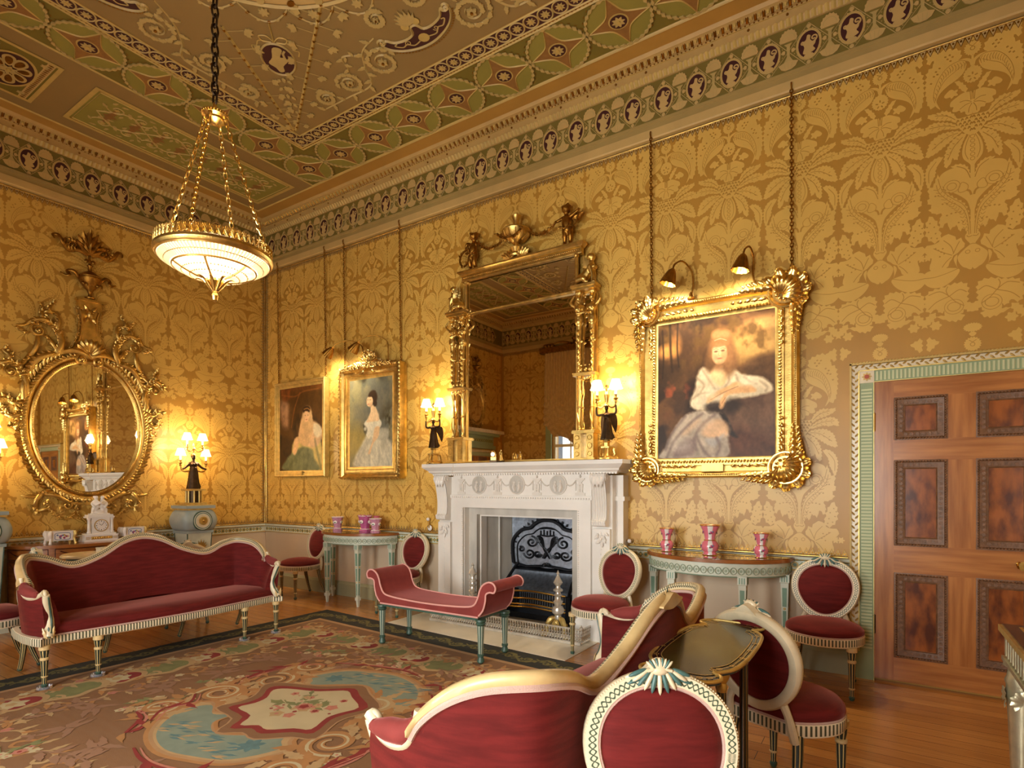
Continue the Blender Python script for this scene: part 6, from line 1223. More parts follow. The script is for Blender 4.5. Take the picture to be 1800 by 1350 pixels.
def make_chair(label):
    t = thing('side_chair', label, 'chair', (0, 0, 0), 0, 'oval backed crimson side chairs'); so = seat_outline(); n = len(so)
    c = MB(); c.sweep([(x, y, .345) for x, y in so], [(-.02, .0), (.006, .0), (.01, .008), (.01, .05), (.004, .056), (-.02, .056)], closed=True); c.build('seat_rail', 'rail_flute', t, 40)
    c = MB(); rings = [(1.0, .402), (1.03, .415), (1.02, .435), (.94, .456), (.7, .476), (.4, .487), (.1, .49)]
    c.add([(x*k, y*k, z) for k, z in rings for x, y in so], [(i*n+j, i*n+(j+1) % n, (i+1)*n+(j+1) % n, (i+1)*n+j) for i in range(len(rings)-1) for j in range(n)]+[tuple((len(rings)-1)*n+j for j in range(n))]); o = c.build('seat', 'velvet', t, 60)
    g = MB(); g.tube([(x*1.012, y*1.012, .405) for x, y in so], .006, 6, closed=True); g.build('gimp_braid', 'gimp', o)
    for s in (-1, 1): c = turned_leg(.35); c.build('front_leg', LM, t, 40, loc=(s*.165, -.165, 0))
    for s in (-1, 1):
        c = MB(); c.tube(smooth([(0, 0, .35), (s*.008, .015, .25), (s*.02, .05, .12), (s*.03, .085, .025)], 4), [.024, .022, .017, .014], 16, 0); c.ball((s*.03, .087, .018), .018, 2); c.P = [np.stack([q[:, 1], q[:, 0]], 1) for q in c.P]; c.build('back_leg', LM, t, 40, loc=(s*.15, .155, 0))
    # raked oval back
    B = FR((0, .20, .432), (1, 0, 0), (0, .19, .982), (0, -.982, .19)); eg = lambda k, nn=56: [(k*.196*cos(a)*(1+.12*sin(a)), .222+.196*k*1.03*sin(a)) for a in [2*pi*i/nn for i in range(nn)]]
    c = MB(B); P = [(x, y, 0) for x, y in eg(1)]; c.sweep(P, [(-.022, -.018), (-.022, .012), (-.016, .02), (.016, .02), (.024, .010), (.024, -.016), (.014, -.026), (-.012, -.026), (-.022, -.018)], closed=True, pm=[1, 1, 0, 1, 1, 1, 1, 1]); beads(c, [(x, y, .013) for x, y in eg(1.10)], .0036, .0085, 1, closed=True); o = c.build('back_frame', ['rail_rope', 'cream'], t, 45)
    for s in (-1, 1): u = MB(B); u.tube(smooth([(s*.12, .055, -.005), (s*.14, .01, -.01), (s*.15, -.05, -.01), (s*.155, -.11, -.005)], 5), [.020, .018, .022, .020], 8, flat=.8); u.build('upright', 'cream', t)
    c = MB(B); R0 = eg(.90); q = len(R0); cen = np.array([0, .222]); rr = [(1.0, .0), (.96, .014), (.8, .026), (.5, .034), (.12, .037)]
    c.add([(*(cen+(np.array(p)-cen)*k), z) for k, z in rr for p in R0], [(i*q+j, i*q+(j+1) % q, (i+1)*q+(j+1) % q, (i+1)*q+j) for i in range(4) for j in range(q)]+[tuple(4*q+j for j in range(q))]); c.fill(R0[::-1], -.012); o = c.build('back_pad', 'velvet', t, 60)
    g = MB(B); g.tube([(x, y, .012) for x, y in eg(.90)], .0065, 6, closed=True); g.build('gimp_braid', 'gimp', o)
    c = MB(B)
    def petal(x, y, L, W, ang, m, w=.024):
        g = MB(); g.ball((L/2, 0, 0), 1, m, 10, (L/2, W, .007)); c.stamp(g, TM(x, y, w, ang))
    for k in range(11): petal(.007*(k-5), .452, .074-.003*abs(k-5), .0075, -pi/2+(k-5)*.24, k % 2)
    for k in (-1, 1): petal(.045*k, .436, .055, .009, pi/2-k*1.75, 1, .016); petal(.04*k, .430, .06, .006, pi/2-k*1.95, 0, .018)
    for k in range(9): petal(.0035*(k-4), .45, .034, .005, pi/2-(k-4)*.20, (k+1) % 2, .032)
    c.ball((0, .462, .022), .026, 1, 14, (1.15, .85, .65))
    c.ball((0, .448, .026), .022, 1, 12, (1.2, .7, .6)); c.tube([(x, .455-abs(x)*.25, .032) for x in np.linspace(-.035, .035, 9)], .005, 6, 1)
    c.prism(smooth([(-.09, .405), (-.05, .44), (0, .475), (.05, .44), (.09, .405), (0, .415)], 4, True).tolist(), -.024, .012, 1, True); c.build('crest', ['crest_green', 'cream'], t, 45)
    return t
CH0 = make_chair('crimson oval-back chair against the back wall at the left of the left half-round table')
CH0.location = (1.24, -.33, 0); CH0.rotation_euler = (0, 0, radians(-6))
def chair_at(x, y, rz, label): return dup(CH0, (x, y, 0), radians(rz), label)
chair_at(2.97, -.35, -4, 'crimson oval-back chair between the half-round table and the left of the chimneypiece')
chair_at(5.49, -.56, -16, 'crimson oval-back chair against the wall just right of the chimneypiece')
chair_at(7.11, -.43, 3, 'crimson oval-back chair standing against the wall beside the mahogany door')
chair_at(7.06, -3.53, 33, 'crimson chair in the right foreground facing the viewer, its fan crest nearest')
chair_at(7.08, -2.03, 156, 'crimson chair seen from its plain cream back beyond the painted tray table')
chair_at(1.75, -3.46, 0, 'crimson chair half hidden behind the left end of the far sofa')
chair_at(1.40, -1.86, 252, 'crimson chair behind the far sofa with only its pale crest showing').scale = (1, 1, .95)
def make_sofa(label):
    t = thing('camelback_sofa', label, 'sofa', (0, 0, 0), 0, 'camelback sofas facing each other'); K = [(-.90, -.285, .655), (-.925, -.21, .63), (-.945, -.13, .632), (-.95, -.075, .665), (-.95, -.035, .735), (-.94, .05, .81), (-.905, .15, .855), (-.83, .235, .868), (-.70, .278, .84), (-.53, .292, .775), (-.34, .297, .83), (-.16, .30, .93), (0, .30, .965)]
    K = [(x, y+.28*max(0, z-.66)*(1 if y > .2 else .3), z) for x, y, z in K]; K = K+[(-x, y, z) for x, y, z in K[-2::-1]]; P = smooth(K, 6); n = len(P); d = np.gradient(P[:, :2], axis=0); d /= np.linalg.norm(d, axis=1)[:, None]; nr = np.stack([-d[:, 1], d[:, 0]], 1)   # outward
    fl = lambda x: -.285-.045*(cos(pi*x/1.15)+.0) if abs(x) < 1.15 else -.285
    c = MB(); prof = []
    def row(i):
        x, y, z = P[i]; o = nr[i]; zt = z-.012; H = zt-.34; w = []
        for q, a in ((.0, -.015), (.3, -.002), (.7, .012), (1., .012)): w.append((x+o[0]*a, y+o[1]*a, .335+(zt-.335)*q))
        for q, a in ((1., -.018), (.93, -.045), (.7, -.075), (.4, -.10), (.12, -.115)): w.append((x+o[0]*a, y+o[1]*a, .36+(zt-.36)*q))
        return w
    R = [row(i) for i in range(n)]; k = len(R[0]); c.add([p for r in R for p in r], [(i*k+j, (i+1)*k+j, (i+1)*k+j+1, i*k+j+1) for i in range(n-1) for j in range(k-1)]+[tuple(range(k)), tuple((n-1)*k+j for j in range(k-1, -1, -1))]); o = c.build('upholstered_back', 'velvet', t, 60)
    # outside braid under the rail
    g = MB(); g.tube([(P[i][0]+nr[i][0]*.014, P[i][1]+nr[i][1]*.014, P[i][2]-.028) for i in range(20, n-20)], .011, 6, flat=1); g.tube([(P[i][0]-nr[i][0]*.035, P[i][1]-nr[i][1]*.035, P[i][2]-.030) for i in range(20, n-20)], .009, 6); g.build('gimp_braid', 'gimp', o)
    c = MB(); I = range(20, n-20); c.sweep([tuple(P[i]) for i in I], [(.026, -.024), (.030, -.016), (.025, .010), (.009, .018), (-.010, .015), (-.018, .003), (-.017, -.016), (-.01, -.022)], up=(0, 0, 1), pm=[1, 0, 0, 1, 1, 1, 1], cp=False)
    c.build('show_rail', ['rail_rope_in', 'cream_gold'], t, 50)
    for s in (-1, 1):   # arm pad, scroll and support
        A = [(s*abs(x), y, z) for x, y, z in K[:5]]
        c = MB(); q = smooth([(s*.935, -.235, .645), (s*.945, -.17, .655), (s*.95, -.10, .665), (s*.945, -.06, .69)], 4); c.tube(q, [.022, .036, .038, .026], 12); c.ball(q[0], .024); c.ball(q[-1], .028); c.build('arm_pad', 'velvet_pink', t)
        c = MB(); c.tube(smooth([(s*.955, -.035, .745), (s*.957, -.05, .69), (s*.955, -.085, .635), (s*.945, -.15, .615), (s*.93, -.22, .622), (s*.91, -.265, .645), (s*.90, -.295, .66)], 4), [.015, .014, .016, .017, .016, .018, .024], 8); sc = [(s*.90+s*.0*i, -.285+.0, .655) for i in range(1)]
        c.tube([(s*.90, -.283+y, .645+z) for y, z in spiral(0, 0, .026, .006, 0, 1.5, 22)], [.014, .010], 8); c.ball((s*.90, -.283, .645), .014, 1, 10, (1.6, .8, .8))
        c.tube(smooth([(s*.895, -.300, .645), (s*.885, -.275, .58), (s*.865, -.25, .50), (s*.865, -.265, .43), (s*.88, -.30, .375), (s*.885, -.315, .35)], 5), [.020, .026, .027, .027, .03, .026], 10, flat=1.1)
        c.tube(smooth([(s*.888, -.322, .63), (s*.878, -.302, .58), (s*.862, -.279, .50), (s*.862, -.293, .43), (s*.878, -.328, .38)], 5), [.005, .008, .008], 6, 1)
        for j in (-1, 0, 1): aleaf(c, FR((s*.885+.014*j, -.33, .35), (j*.25, .25, .93), (1, 0, -j*.25), (0, -.97, .25)), .085, .016, .2, 3, 1 if j == 0 else 2)
        c.build('arm_support', ['cream', 'green_paint', 'cream_gold'], t, 45)
    xs = np.linspace(-.90, .90, 49)
    c = MB()   # seat
    def st(a, b):
        x = -.885+1.77*a; yf = fl(x)-.008; e = min(1, (1-abs(2*a-1))*8)
        rows = [(yf, .345), (yf-.008, .375), (yf+.002, .405), (yf+.03, .425), (yf+.16, .437), (yf+.36, .432), (.24, .42)]
        y, z = rows[round(b*6)]; return (x, y, z-.02*(1-e)*(b > .2))
    c.grid(st, 60, 6); c.build('seat', 'velvet', t, 60)
    c = MB(); front = [(x, fl(x), .29) for x in xs]; path = [(-.915, .27, .29), (-.945, .10, .29), (-.955, -.05, .29), (-.945, -.22, .29)]+[(-.925, -.30, .29)]+front[1:-1]+[(.925, -.30, .29), (.945, -.22, .29), (.955, -.05, .29), (.945, .10, .29), (.915, .27, .29)]
    c.sweep(path, [(-.03, 0), (.004, 0), (.012, .008), (.012, .048), (.004, .058), (-.03, .058)], up=(0, 0, 1)); c.sweep([(.9, .285, .29), (-.9, .285, .29)], [(-.03, 0), (.008, 0), (.008, .058), (-.03, .058)]); c.build('seat_rail', 'rail_flute', t, 40)
    c = MB(); c.tube([(x, y-.012, .352) for x, y, z in path[4:-4]], .007, 6); c.build('piping', 'gimp', t)
    for x in (-.895, -.575, .575, .895): c = turned_leg(.295, .027); c.build('front_leg', LM, t, 40, loc=(x, -.27 if abs(x) > .8 else -.275, 0))
    for x in (-.86, -.30, .30, .86):
        c = MB(); c.tube(smooth([(0, 0, .30), (0, .01, .2), (0, .045, .1), (0, .09, .02)], 4), [.024, .02, .017, .016], 16, 0); c.ball((0, .09, .017), .018, 2); c.P = [np.stack([q[:, 1], q[:, 0]], 1) for q in c.P]; c.build('back_leg', LM, t, 40, loc=(x, .23, 0))
    c = MB(FR((0, .36, .945), (1, 0, 0), (0, .05, 1), (0, -1, .05)))
    for k in range(9): a = pi/2+(k-4)*.32; aleaf(c, TM(0, -.012, -.028, a), .078-.006*abs(k-4), .012, .12, 1, k % 2, 8)
    c.prism(smooth([(-.12, .0), (-.06, .022), (0, .042), (.06, .022), (.12, .0), (0, -.02)], 4, True).tolist(), -.055, -.03, 1, True); c.build('crest', ['green_paint', 'cream_gold'], t, 45)
    return t
dm('rail_rope_in', (226, 208, 168), .38, pat=p_guil(.030, .27, .10, .04), col2=(70, 74, 54))
SO0 = make_sofa('long crimson camelback sofa in front of the oval mirror wall, facing the rug'); SO0.location = (2.33, -2.50, .0085); SO0.rotation_euler = (0, 0, radians(90))
SO1 = dup(SO0, (6.36, -2.72, .0085), radians(-90), 'crimson camelback sofa seen from behind and its near end in the foreground')
for i, y in enumerate((-.895, -.575, .575, .895)):
    q = MB(); q.lathe([(0, .002), (.036, .002), (.042, .016), (.046, .018), (.046, 0), (0, 0)], 16); o = q.build('castor_cup', 'clearfoot', None, 40, loc=(2.60, -2.50+y, .006)); tag(o, 'clear plastic castor cup under the %s front leg of the far sofa' % ('left end', 'second', 'third', 'right end')[i], 'castor cup', 'clear castor cups')
# scroll ended window seat
wsn = thing('scroll_bench', 'rose velvet scroll ended bench before the fireplace', 'bench', (4.262, -1.135, .009), radians(1))
pr = smooth([(-.52, .36), (-.575, .42), (-.60, .50), (-.605, .55), (-.64, .57), (-.68, .57), (-.695, .605), (-.675, .638), (-.63, .648), (-.575, .62), (-.545, .57), (-.53, .52), (-.49, .455), (-.40, .432), (-.2, .42), (0, .416), (.2, .42), (.40, .432), (.49, .455), (.53, .52), (.545, .57), (.575, .62), (.63, .648), (.675, .638), (.695, .605), (.68, .57), (.64, .57), (.605, .55), (.60, .50), (.575, .42), (.52, .36)], 3).tolist()
c = MB(FR((0, 0, 0), (1, 0, 0), (0, 0, 1), (0, -1, 0))); c.prism(pr, -.205, .205, 0, True); c.build('upholstered_body', 'velvet_pink', wsn, 50)
c = MB()
for s in (-1, 1): c.tube([(x, s*.205, z) for x, z in pr[1:-1]], .0075, 6); c.tube([(-.53, s*.205, .362), (.53, s*.205, .362)], .0075, 6)
for s in (-1, 1): c.tube([(s*.52, -.205, .362), (s*.52, .205, .362)], .0075, 6)
c.build('piping', 'piping', wsn); c = MB(); c.box((-.52, -.195, .335), (.52, .195, .362)); c.build('seat_frame', 'green_paint', wsn, 0)
for s in (-1, 1):
    for q in (-1, 1):
        c = MB(); c.lathe([(.0, .345), (.042, .345), (.044, .33), (.034, .32), (.04, .31), (.03, .295)], 16, 1); c.lathe([(.030, .298), (.020, .075), (.019, .07)], 32, 0); c.lathe([(.019, .075), (.027, .07), (.027, .055), (.02, .05), (.028, .025), (.03, .012), (.02, 0), (0, 0)], 16, 1); c.build('leg', ['leg_green', 'green_paint'], wsn, 40, loc=(s*.535, q*.175, 0))
# ============================================================ HALF ROUND TABLES AND THEIR VASES
def demilune(x, label):
    t = thing('demilune_table', label, 'table', (x, -.03, 0), 0, 'half round painted side tables'); t.scale = (1, 1, 1.035); hw, dp = .58, .46
    half = lambda k: [(k*hw*cos(a), -k*dp*sin(a)*1.0) for a in np.linspace(0, pi, 41)]
    c = MB(); o_ = half(1)[::-1]; c.prism(o_, .795, .822, 0, True); c.build('tabletop', 'satinwood', t, 30)
    c = MB(); c.prism([(a*.985, b*.985) for a, b in o_], .8222, .8262, 0, True); c.build('glass_sheet', 'table_glass', t, 30)
    c = MB(); F_ = [(a*.95, b*.94) for a, b in o_]; c.sweep([(a, b, .69) for a, b in F_[::-1]], [(.0, 0), (.012, .004), (.012, .016), (.004, .02), (.004, .075), (.008, .08), (.01, .10), (.0, .105)], pm=[1, 1, 0, 0, 0, 0, 0]); c.prism(F_, .70, .79)
    L = np.array(F_); dd = np.concatenate([[0], np.cumsum(np.linalg.norm(np.diff(L, axis=0), axis=1))])
    m_ = int(dd[-1]/.052)
    for i in range(m_):
        q = (i+.5)/m_*dd[-1]; px, py = np.interp(q, dd, L[:, 0]), np.interp(q, dd, L[:, 1]); x2, y2 = np.interp(q+.01, dd, L[:, 0]), np.interp(q+.01, dd, L[:, 1]); tx, ty = np.array([x2-px, y2-py])/max(1e-9, math.hypot(x2-px, y2-py)); T = FR((px, py, .738), (tx, ty, 0), (0, 0, 1), (ty, -tx, 0)); g = MB(); g.tube([(a, b, .007) for a, b in ell(0, 0, .021, .024, 14)], .003, 5, 1, closed=True); g.fill(ell(0, 0, .009, .011, 8), .0062, 1); g.fill([(.022, .0), (.026, .012), (.03, 0), (.026, -.012)], .0062, 1); c.stamp(g, T)
    c.build('painted_frieze', ['table_pale', 'table_ring'], t, 40)
    for a, y in ((-.52, -.06), (-.27, -.35), (.27, -.35), (.52, -.06)):
        c = MB(); v = lambda w, z: [(-w, -w, z), (w, -w, z), (w, w, z), (-w, w, z)]; S = [(.034, .70), (.034, .64), (.028, .635), (.015, .11), (.024, .105), (.024, .075), (.016, .07), (.010, 0)]; c.add([p for w, z in S for p in v(w, z)], [(4*i+j, 4*i+(j+1) % 4, 4*i+4+(j+1) % 4, 4*i+4+j) for i in range(len(S)-1) for j in range(4)], 0)
        for q in range(4):
            T = TM(0, 0, 0, q*pi/2); g = MB(); f = lambda z: -(.015+.013*(z-.11)/.525)
            for z0, z1, k in ((.46, .60, .62), (.29, .43, .55), (.13, .26, .55)): g.add([(f(z0)*k, f(z0)-.0008, z0), (-f(z0)*k, f(z0)-.0008, z0), (-f(z1)*k, f(z1)-.0008, z1), (f(z1)*k, f(z1)-.0008, z1)], [(0, 1, 2, 3)], 1)
            for j in (-1, 0, 1): g.box((-.004+.017*j, -.0355, .645), (.004+.017*j, -.034, .69), 1)
            g.fill([], 0) if False else None; c.stamp(g, T)
            for z in (.445, .275): g2 = MB(); g2.ball((0, f(z)-.002, z), .009, 2, 6, (1, .4, 1)); c.stamp(g2, T)
        c.build('leg', ['table_pale', 'table_green', 'gold_pale'], t, 25, loc=(a, y, 0))
    return t
dm('table_glass', (96, 70, 40), .04, coat=1., spec=.8, var=.15)
demilune(2.09, 'pale green half-round painted table left of the chimneypiece'); demilune(6.30, 'pale green half-round painted table below the large leaning portrait')
def vase(x, y, h, label, group='trumpet vases on the right half round table'):
    t = thing('vase', label, 'vase', (x, y, .8555), 0, group); k = h/.20; c = MB()
    pr = [(0, 0), (.042, 0), (.044, .012), (.036, .022), (.052, .035), (.055, .06), (.05, .085), (.036, .10), (.032, .115), (.040, .15), (.058, .19), (.062, .20), (.056, .20), (.0, .17)]
    c.grid(lambda a, b: (lambda r, z: (k*r*cos(2*pi*a)*(1+.05*abs(cos(4*pi*a))), k*r*sin(2*pi*a)*(1+.05*abs(cos(4*pi*a))), k*z))(*pr[round(b*13)]), 32, 13, 0, cu=True)
    c.I = [1 if (i//13) % 8 in (0, 1, 2) else 0 for i in range(len(c.I))]; c.build('body', ['porc_pink', 'porcelain'], t, 50)
    for z, r in ((.20, .0635), (.10, .037), (.0, .045)): c = MB(); c.tube([(k*r*cos(a), k*r*sin(a), k*z+.002) for a in np.linspace(0, 2*pi, 25)[:-1]], .0035*k, 5, closed=True); c.build('gilt_rim', 'gold_bright', t)
    for q in range(4):
        a = q*pi/2-pi/2+.42+.0; 
        for z, r in ((.155, .045), (.062, .058)): T = FR((k*r*cos(a), k*r*sin(a), k*z), (-sin(a), cos(a), 0), (0, 0, 1), (cos(a), sin(a), 0)); g = MB(); g.ball((0, 0, 0), .011*k, 1, 8, (1, 1, .35)); g.ball((.010*k, .006, 0), .007*k, 0, 6, (1, 1, .4)); g.ball((-.009*k, -.007, 0), .007*k, 2, 6, (1, 1, .4)); c = MB(); c.stamp(g, T); c.build('painted_flower', ['porc_blue', 'porc_rose', 'porc_leaf'], t)
    return t
vase(5.93, -.20, .19, 'pink and white trumpet vase on the left of right half-round table'); vase(6.30, -.27, .235, 'taller pink and white trumpet vase in the middle of right half-round table'); vase(6.67, -.22, .185, 'pink and white trumpet vase on the right of right half-round table')
def pot(x, y, label, sq=False, lid=False):
    t = thing('flower_pot', label, 'pot', (x, y, .8555), 0, 'pink porcelain pots on the left half round table'); c = MB(); pr = [(0, 0), (.055, 0), (.058, .02), (.045, .03), (.042, .05), (.052, .10), (.066, .155), (.07, .165), (.06, .165), (.0, .12)]; k = 1.15 if sq else 1.
    def fn(a, b):
        r, z = pr[round(b*9)]; th = 2*pi*a; q = (abs(cos(th))**5+abs(sin(th))**5)**-.2 if sq else 1+.05*cos(8*th); return (k*r*q*cos(th), k*r*q*sin(th)*(.7 if sq else 1), k*z+(.012*cos(8*th) if sq and b > .7 and b < .95 else 0))
    c.grid(fn, 48, 9, 0, cu=True); c.build('body', 'porc_rose_pale' if sq else 'porc_lilac', t, 50)
    c = MB()
    for z, r in ((.165, .071), (.03, .05)): c.tube([fn2 for fn2 in [(k*r*cos(a)*(1.1 if sq else 1), k*r*sin(a)*(.8 if sq else 1), k*z) for a in np.linspace(0, 2*pi, 25)[:-1]]], .004, 5, closed=True)
    c.build('white_rims', 'porcelain', t)
    c = MB()
    for q in range(4): a = -pi/2+q*pi/2+.3*(not sq); r = (.052*1.02 if not sq else .066*(1 if q % 2 == 0 else 1.1)); T = FR((k*r*cos(a), k*r*sin(a)*(.75 if sq else 1), k*.105), (-sin(a), cos(a), 0), (0, 0, 1), (cos(a), sin(a), .0)); g = MB(); g.ball((0, 0, 0), .022*k, 0, 12, (1.2, .9, .4)); g.ball((0, -.003, .006), .012*k, 1, 8, (1.2, .6, .5)); c.stamp(g, T)
    c.build('white_reserve', ['porcelain', 'porc_leaf'], t)
    return t
dm('porc_lilac', (214, 150, 176), .2, var=.25, vscale=60, coat=.4); dm('porc_rose_pale', (206, 104, 156), .2, var=.2, vscale=50, coat=.4)
pot(1.84, -.24, 'lilac fluted porcelain pot at the left of the left half-round table'); pot(2.28, -.20, 'square rose pink porcelain pot in the middle of left half-round table', True); pot(2.50, -.24, 'lilac fluted porcelain pot at the right of the left half-round table')
vr = thing('vase', 'small pink vase behind the right lilac pot, left half-round table', 'vase', (2.40, -.13, .8555)); c = MB(); c.lathe([(0, 0), (.035, 0), (.03, .02), (.04, .06), (.03, .12), (.035, .18), (.045, .19), (0, .17)], 20); c.build('body', 'porc_pink', vr); c = MB(); c.ball((.0, -.042, .06), .018, 0, 8, (1, .4, 1)); c.build('white_reserve', 'porcelain', vr)
# ============================================================ CARPET
RC = [(2.10, -4.75), (6.62, -4.72), (6.60, -.965), (2.185, -.675)]     # corners, slightly out of square
dm('rug_brown', (133, 95, 63), .9, col2=(132, 92, 58), vscale=2.2, stretch=(1, 14, 1), bump=.35, bscale=220)
dm('rug_black', (39, 36, 27), .9, bump=.35, bscale=220); dm('rug_olive', (108, 97, 50), .9, var=.2, vscale=30); dm('rug_tan', (176, 135, 93), .9, var=.1, vscale=6)
dm('rug_orange', (176, 124, 72), .9, var=.12, vscale=10); dm('rug_sand', (185, 151, 104), .9, var=.12, vscale=12); dm('rug_cream', (192, 174, 135), .9, var=.08, vscale=5)
dm('rug_red', (140, 43, 37), .9, var=.15, vscale=12); dm('rug_blue', (131, 142, 124), .9, var=.14, vscale=9); dm('rug_teal', (93, 124, 124), .9, var=.2, vscale=20)
dm('rug_green', (129, 127, 79), .9, var=.15, vscale=16); dm('rug_rose', (192, 122, 100), .9, var=.2, vscale=30); dm('rug_mauve', (149, 109, 82), .9)
RM = ['rug_brown', 'rug_black', 'rug_olive', 'rug_tan', 'rug_orange', 'rug_sand', 'rug_cream', 'rug_red', 'rug_blue', 'rug_teal', 'rug_green', 'rug_rose', 'rug_mauve']
BR, BL, OL, TN, OR_, SD, CM_, RD, BU, TE_, GN, RO, MV = range(13)
rg = MB(); rg.lift = lambda: 0.
zz = [.004]
def q4(u, v): a, b, c_, d = RC; return tuple((1-u)*(1-v)*np.array(a)+u*(1-v)*np.array(b)+u*v*np.array(c_)+(1-u)*v*np.array(d))
def lay(): zz[0] += 1.2e-6; return zz[0]
def rf(pts, m): rg.fill(pts, lay(), m)
def rs(pts, w, m, closed=False): rg.stroke(pts, w, lay(), m, closed)
def rsm(pts, m, n=4): rf(smooth(pts, n, True).tolist(), m)
def inset(d): u = d/4.5; v = d/3.95; return [q4(u, v), q4(1-u, v), q4(1-u, 1-v), q4(u, 1-v)]
rg.prism(inset(0), 0.0, .004, BL, True); rf(inset(.29), TN); rf(inset(.335), BR)
def side(d, n, fn):   # place fn along the four sides at inset d
    P = inset(d)
    for k in range(4):
        a, b = np.array(P[k]), np.array(P[(k+1) % 4]); L = np.linalg.norm(b-a); t = (b-a)/L; ang = atan2(t[1], t[0]); m = max(1, round(L/n))
        for i in range(m): fn(*(a+t*L*(i+.5)/m), ang, i)
def wave(x, y, a, i):
    s = 1 if i % 2 else -1; rs(xf([(-.13, -.05*s), (-.08, .0), (-.03, .06*s), (.03, .07*s), (.08, .02*s), (.13, .05*s)], x, y, a), np.array([.014, .03, .014]), OL); rs(xf(spiral(.0, .0, .055, .012, s*1.2, s*1.3, 16), x, y, a), np.array([.02, .012]), OL)
    for j in range(4): rf(xf(leafo(.07, .018, 2), *xf([(-.09+.06*j, s*.04*(-1)**j)], x, y, a)[0], a+s*(1.1 if j % 2 else -1.0)), OL)
side(.145, .19, wave)
def quatre(x, y, a, s, m0, m1, m2): 
    rsm(xf([(-1.25, 0), (-1.0, .55), (-.55, .7), (0, .95), (.55, .7), (1.0, .55), (1.25, 0), (1.0, -.55), (.55, -.7), (0, -.95), (-.55, -.7), (-1.0, -.55)], x, y, a, s), m0); rsm(xf([(-1.0, 0), (-.8, .42), (-.42, .52), (0, .72), (.42, .52), (.8, .42), (1.0, 0), (.8, -.42), (.42, -.52), (0, -.72), (-.42, -.52), (-.8, -.42)], x, y, a, s), m1)
    if m2 is not None: rf(flower(x, y, s*.62, 6, .35, 4, a), m2); rf(flower(x, y, s*.22, 5, .3), SD)
def border_motif(x, y, a, i):
    if i % 2: quatre(x, y, a, .16, SD, RD, CM_)
    else: quatre(x, y, a, .20, SD, (GN, TE_, GN, BU)[i % 4], TE_ if i % 4 == 1 else None)
    for s in (-1, 1):
        rs(xf(spiral(.21, s*.09, .075, .015, -s*1.2, s*1.2, 18), x, y, a), np.array([.032, .012]), OR_); rs(xf(spiral(-.20, s*.10, .06, .012, s*1.2+pi, -s*1.2, 18), x, y, a), np.array([.026, .010]), SD)
        rf(xf(leafo(.15, .03, 3, s*.5), *xf([(.12, s*.15)], x, y, a)[0], a+s*.6), OR_); rf(xf(leafo(.12, .024, 3), *xf([(-.12, s*.16)], x, y, a)[0], a+pi-s*.7), SD)
side(.66, .30, border_motif)
def field_scroll(x, y, a, i):
    s = 1 if i % 2 else -1
    for k in (1, -1):
        rs(xf(smooth([(0, .02), (k*.06, .09), (k*.15, .10), (k*.20, .04), (k*.16, .0), (k*.12, .03)], 5).tolist(), x, y, a), np.array([.012, .030, .014]), SD if k > 0 else OR_)
        for j in range(3): rf(xf(leafo(.10, .022, 3, .4*k), *xf([(k*(.06+.05*j), .10-.01*j)], x, y, a)[0], a+(1.2-.5*j if k > 0 else pi-1.2+.5*j)), (SD, OR_, MV)[j])
    rf(flower(*xf([(0, .06)], x, y, a)[0], .035, 5, .35), CM_ if i % 3 else RO)
side(.90, .45, field_scroll); side(.44, .33, field_scroll)
def field_leaf(x, y, a, i):
    for k in range(5): rf(xf(leafo(.15, .03, 3, .5 if k % 2 else -.5), x, y, a+i+k*1.25), MV)
side(1.16, .42, field_leaf)
def fspray(x, y, a, s=1., seed=0, pal=(CM_, RO, SD)):
    r = random.Random(seed)
    for k in range(9): t = r.uniform(-1, 1); rs(xf([(0, 0), (.10*t, .07), (.2*t, .10+.05*r.random())], x, y, a, s), .010, GN); rf(xf(leafo(.09*s, .022*s, 2), *xf([(.18*t, .05+.06*r.random())], x, y, a, s)[0], r.uniform(0, 6.3)), GN)
    for k in range(13): px, py = r.gauss(0, .11), r.gauss(.02, .045); R_ = r.uniform(.022, .045)*s; c0 = xf([(px, py)], x, y, a, s)[0]; rf(flower(*c0, R_, 5, .35, 3, r.random()), pal[k % 3]); rf(ell(*c0, R_*.3, R_*.3, 6), RO if k % 3 != 1 else RD)
for i, (x, y, a, s) in enumerate(((3.54, -3.17, .8, 1.1), (3.50, -2.65, 1.3, .8), (3.53, -1.83, .5, .9), (4.3, -1.72, 0, .8), (5.2, -1.85, -.5, .9), (5.25, -3.1, 2.5, 1.), (3.62, -3.9, 1., .9), (4.35, -4.0, 0, .9), (5.3, -3.9, 2., .9))): fspray(x, y, a, s, i)
for x, y, a in ((3.2, -2.3, 1.5), (3.15, -2.95, 1.4), (3.2, -1.6, .8), (3.1, -3.5, 1.6), (3.9, -1.62, .2), (4.8, -1.62, -.2), (5.4, -2.4, 1.5), (3.9, -3.72, .3)):
    for k in range(7): rf(xf(leafo(.13, .03, 3, .3), x+.16*cos(a)*(k-3)/3, y+.16*sin(a)*(k-3)/3, a+(.9 if k % 2 else -.9)), MV)
    rs(xf([(-.2, 0), (0, .03), (.2, -.02)], x, y, a), .012, MV)
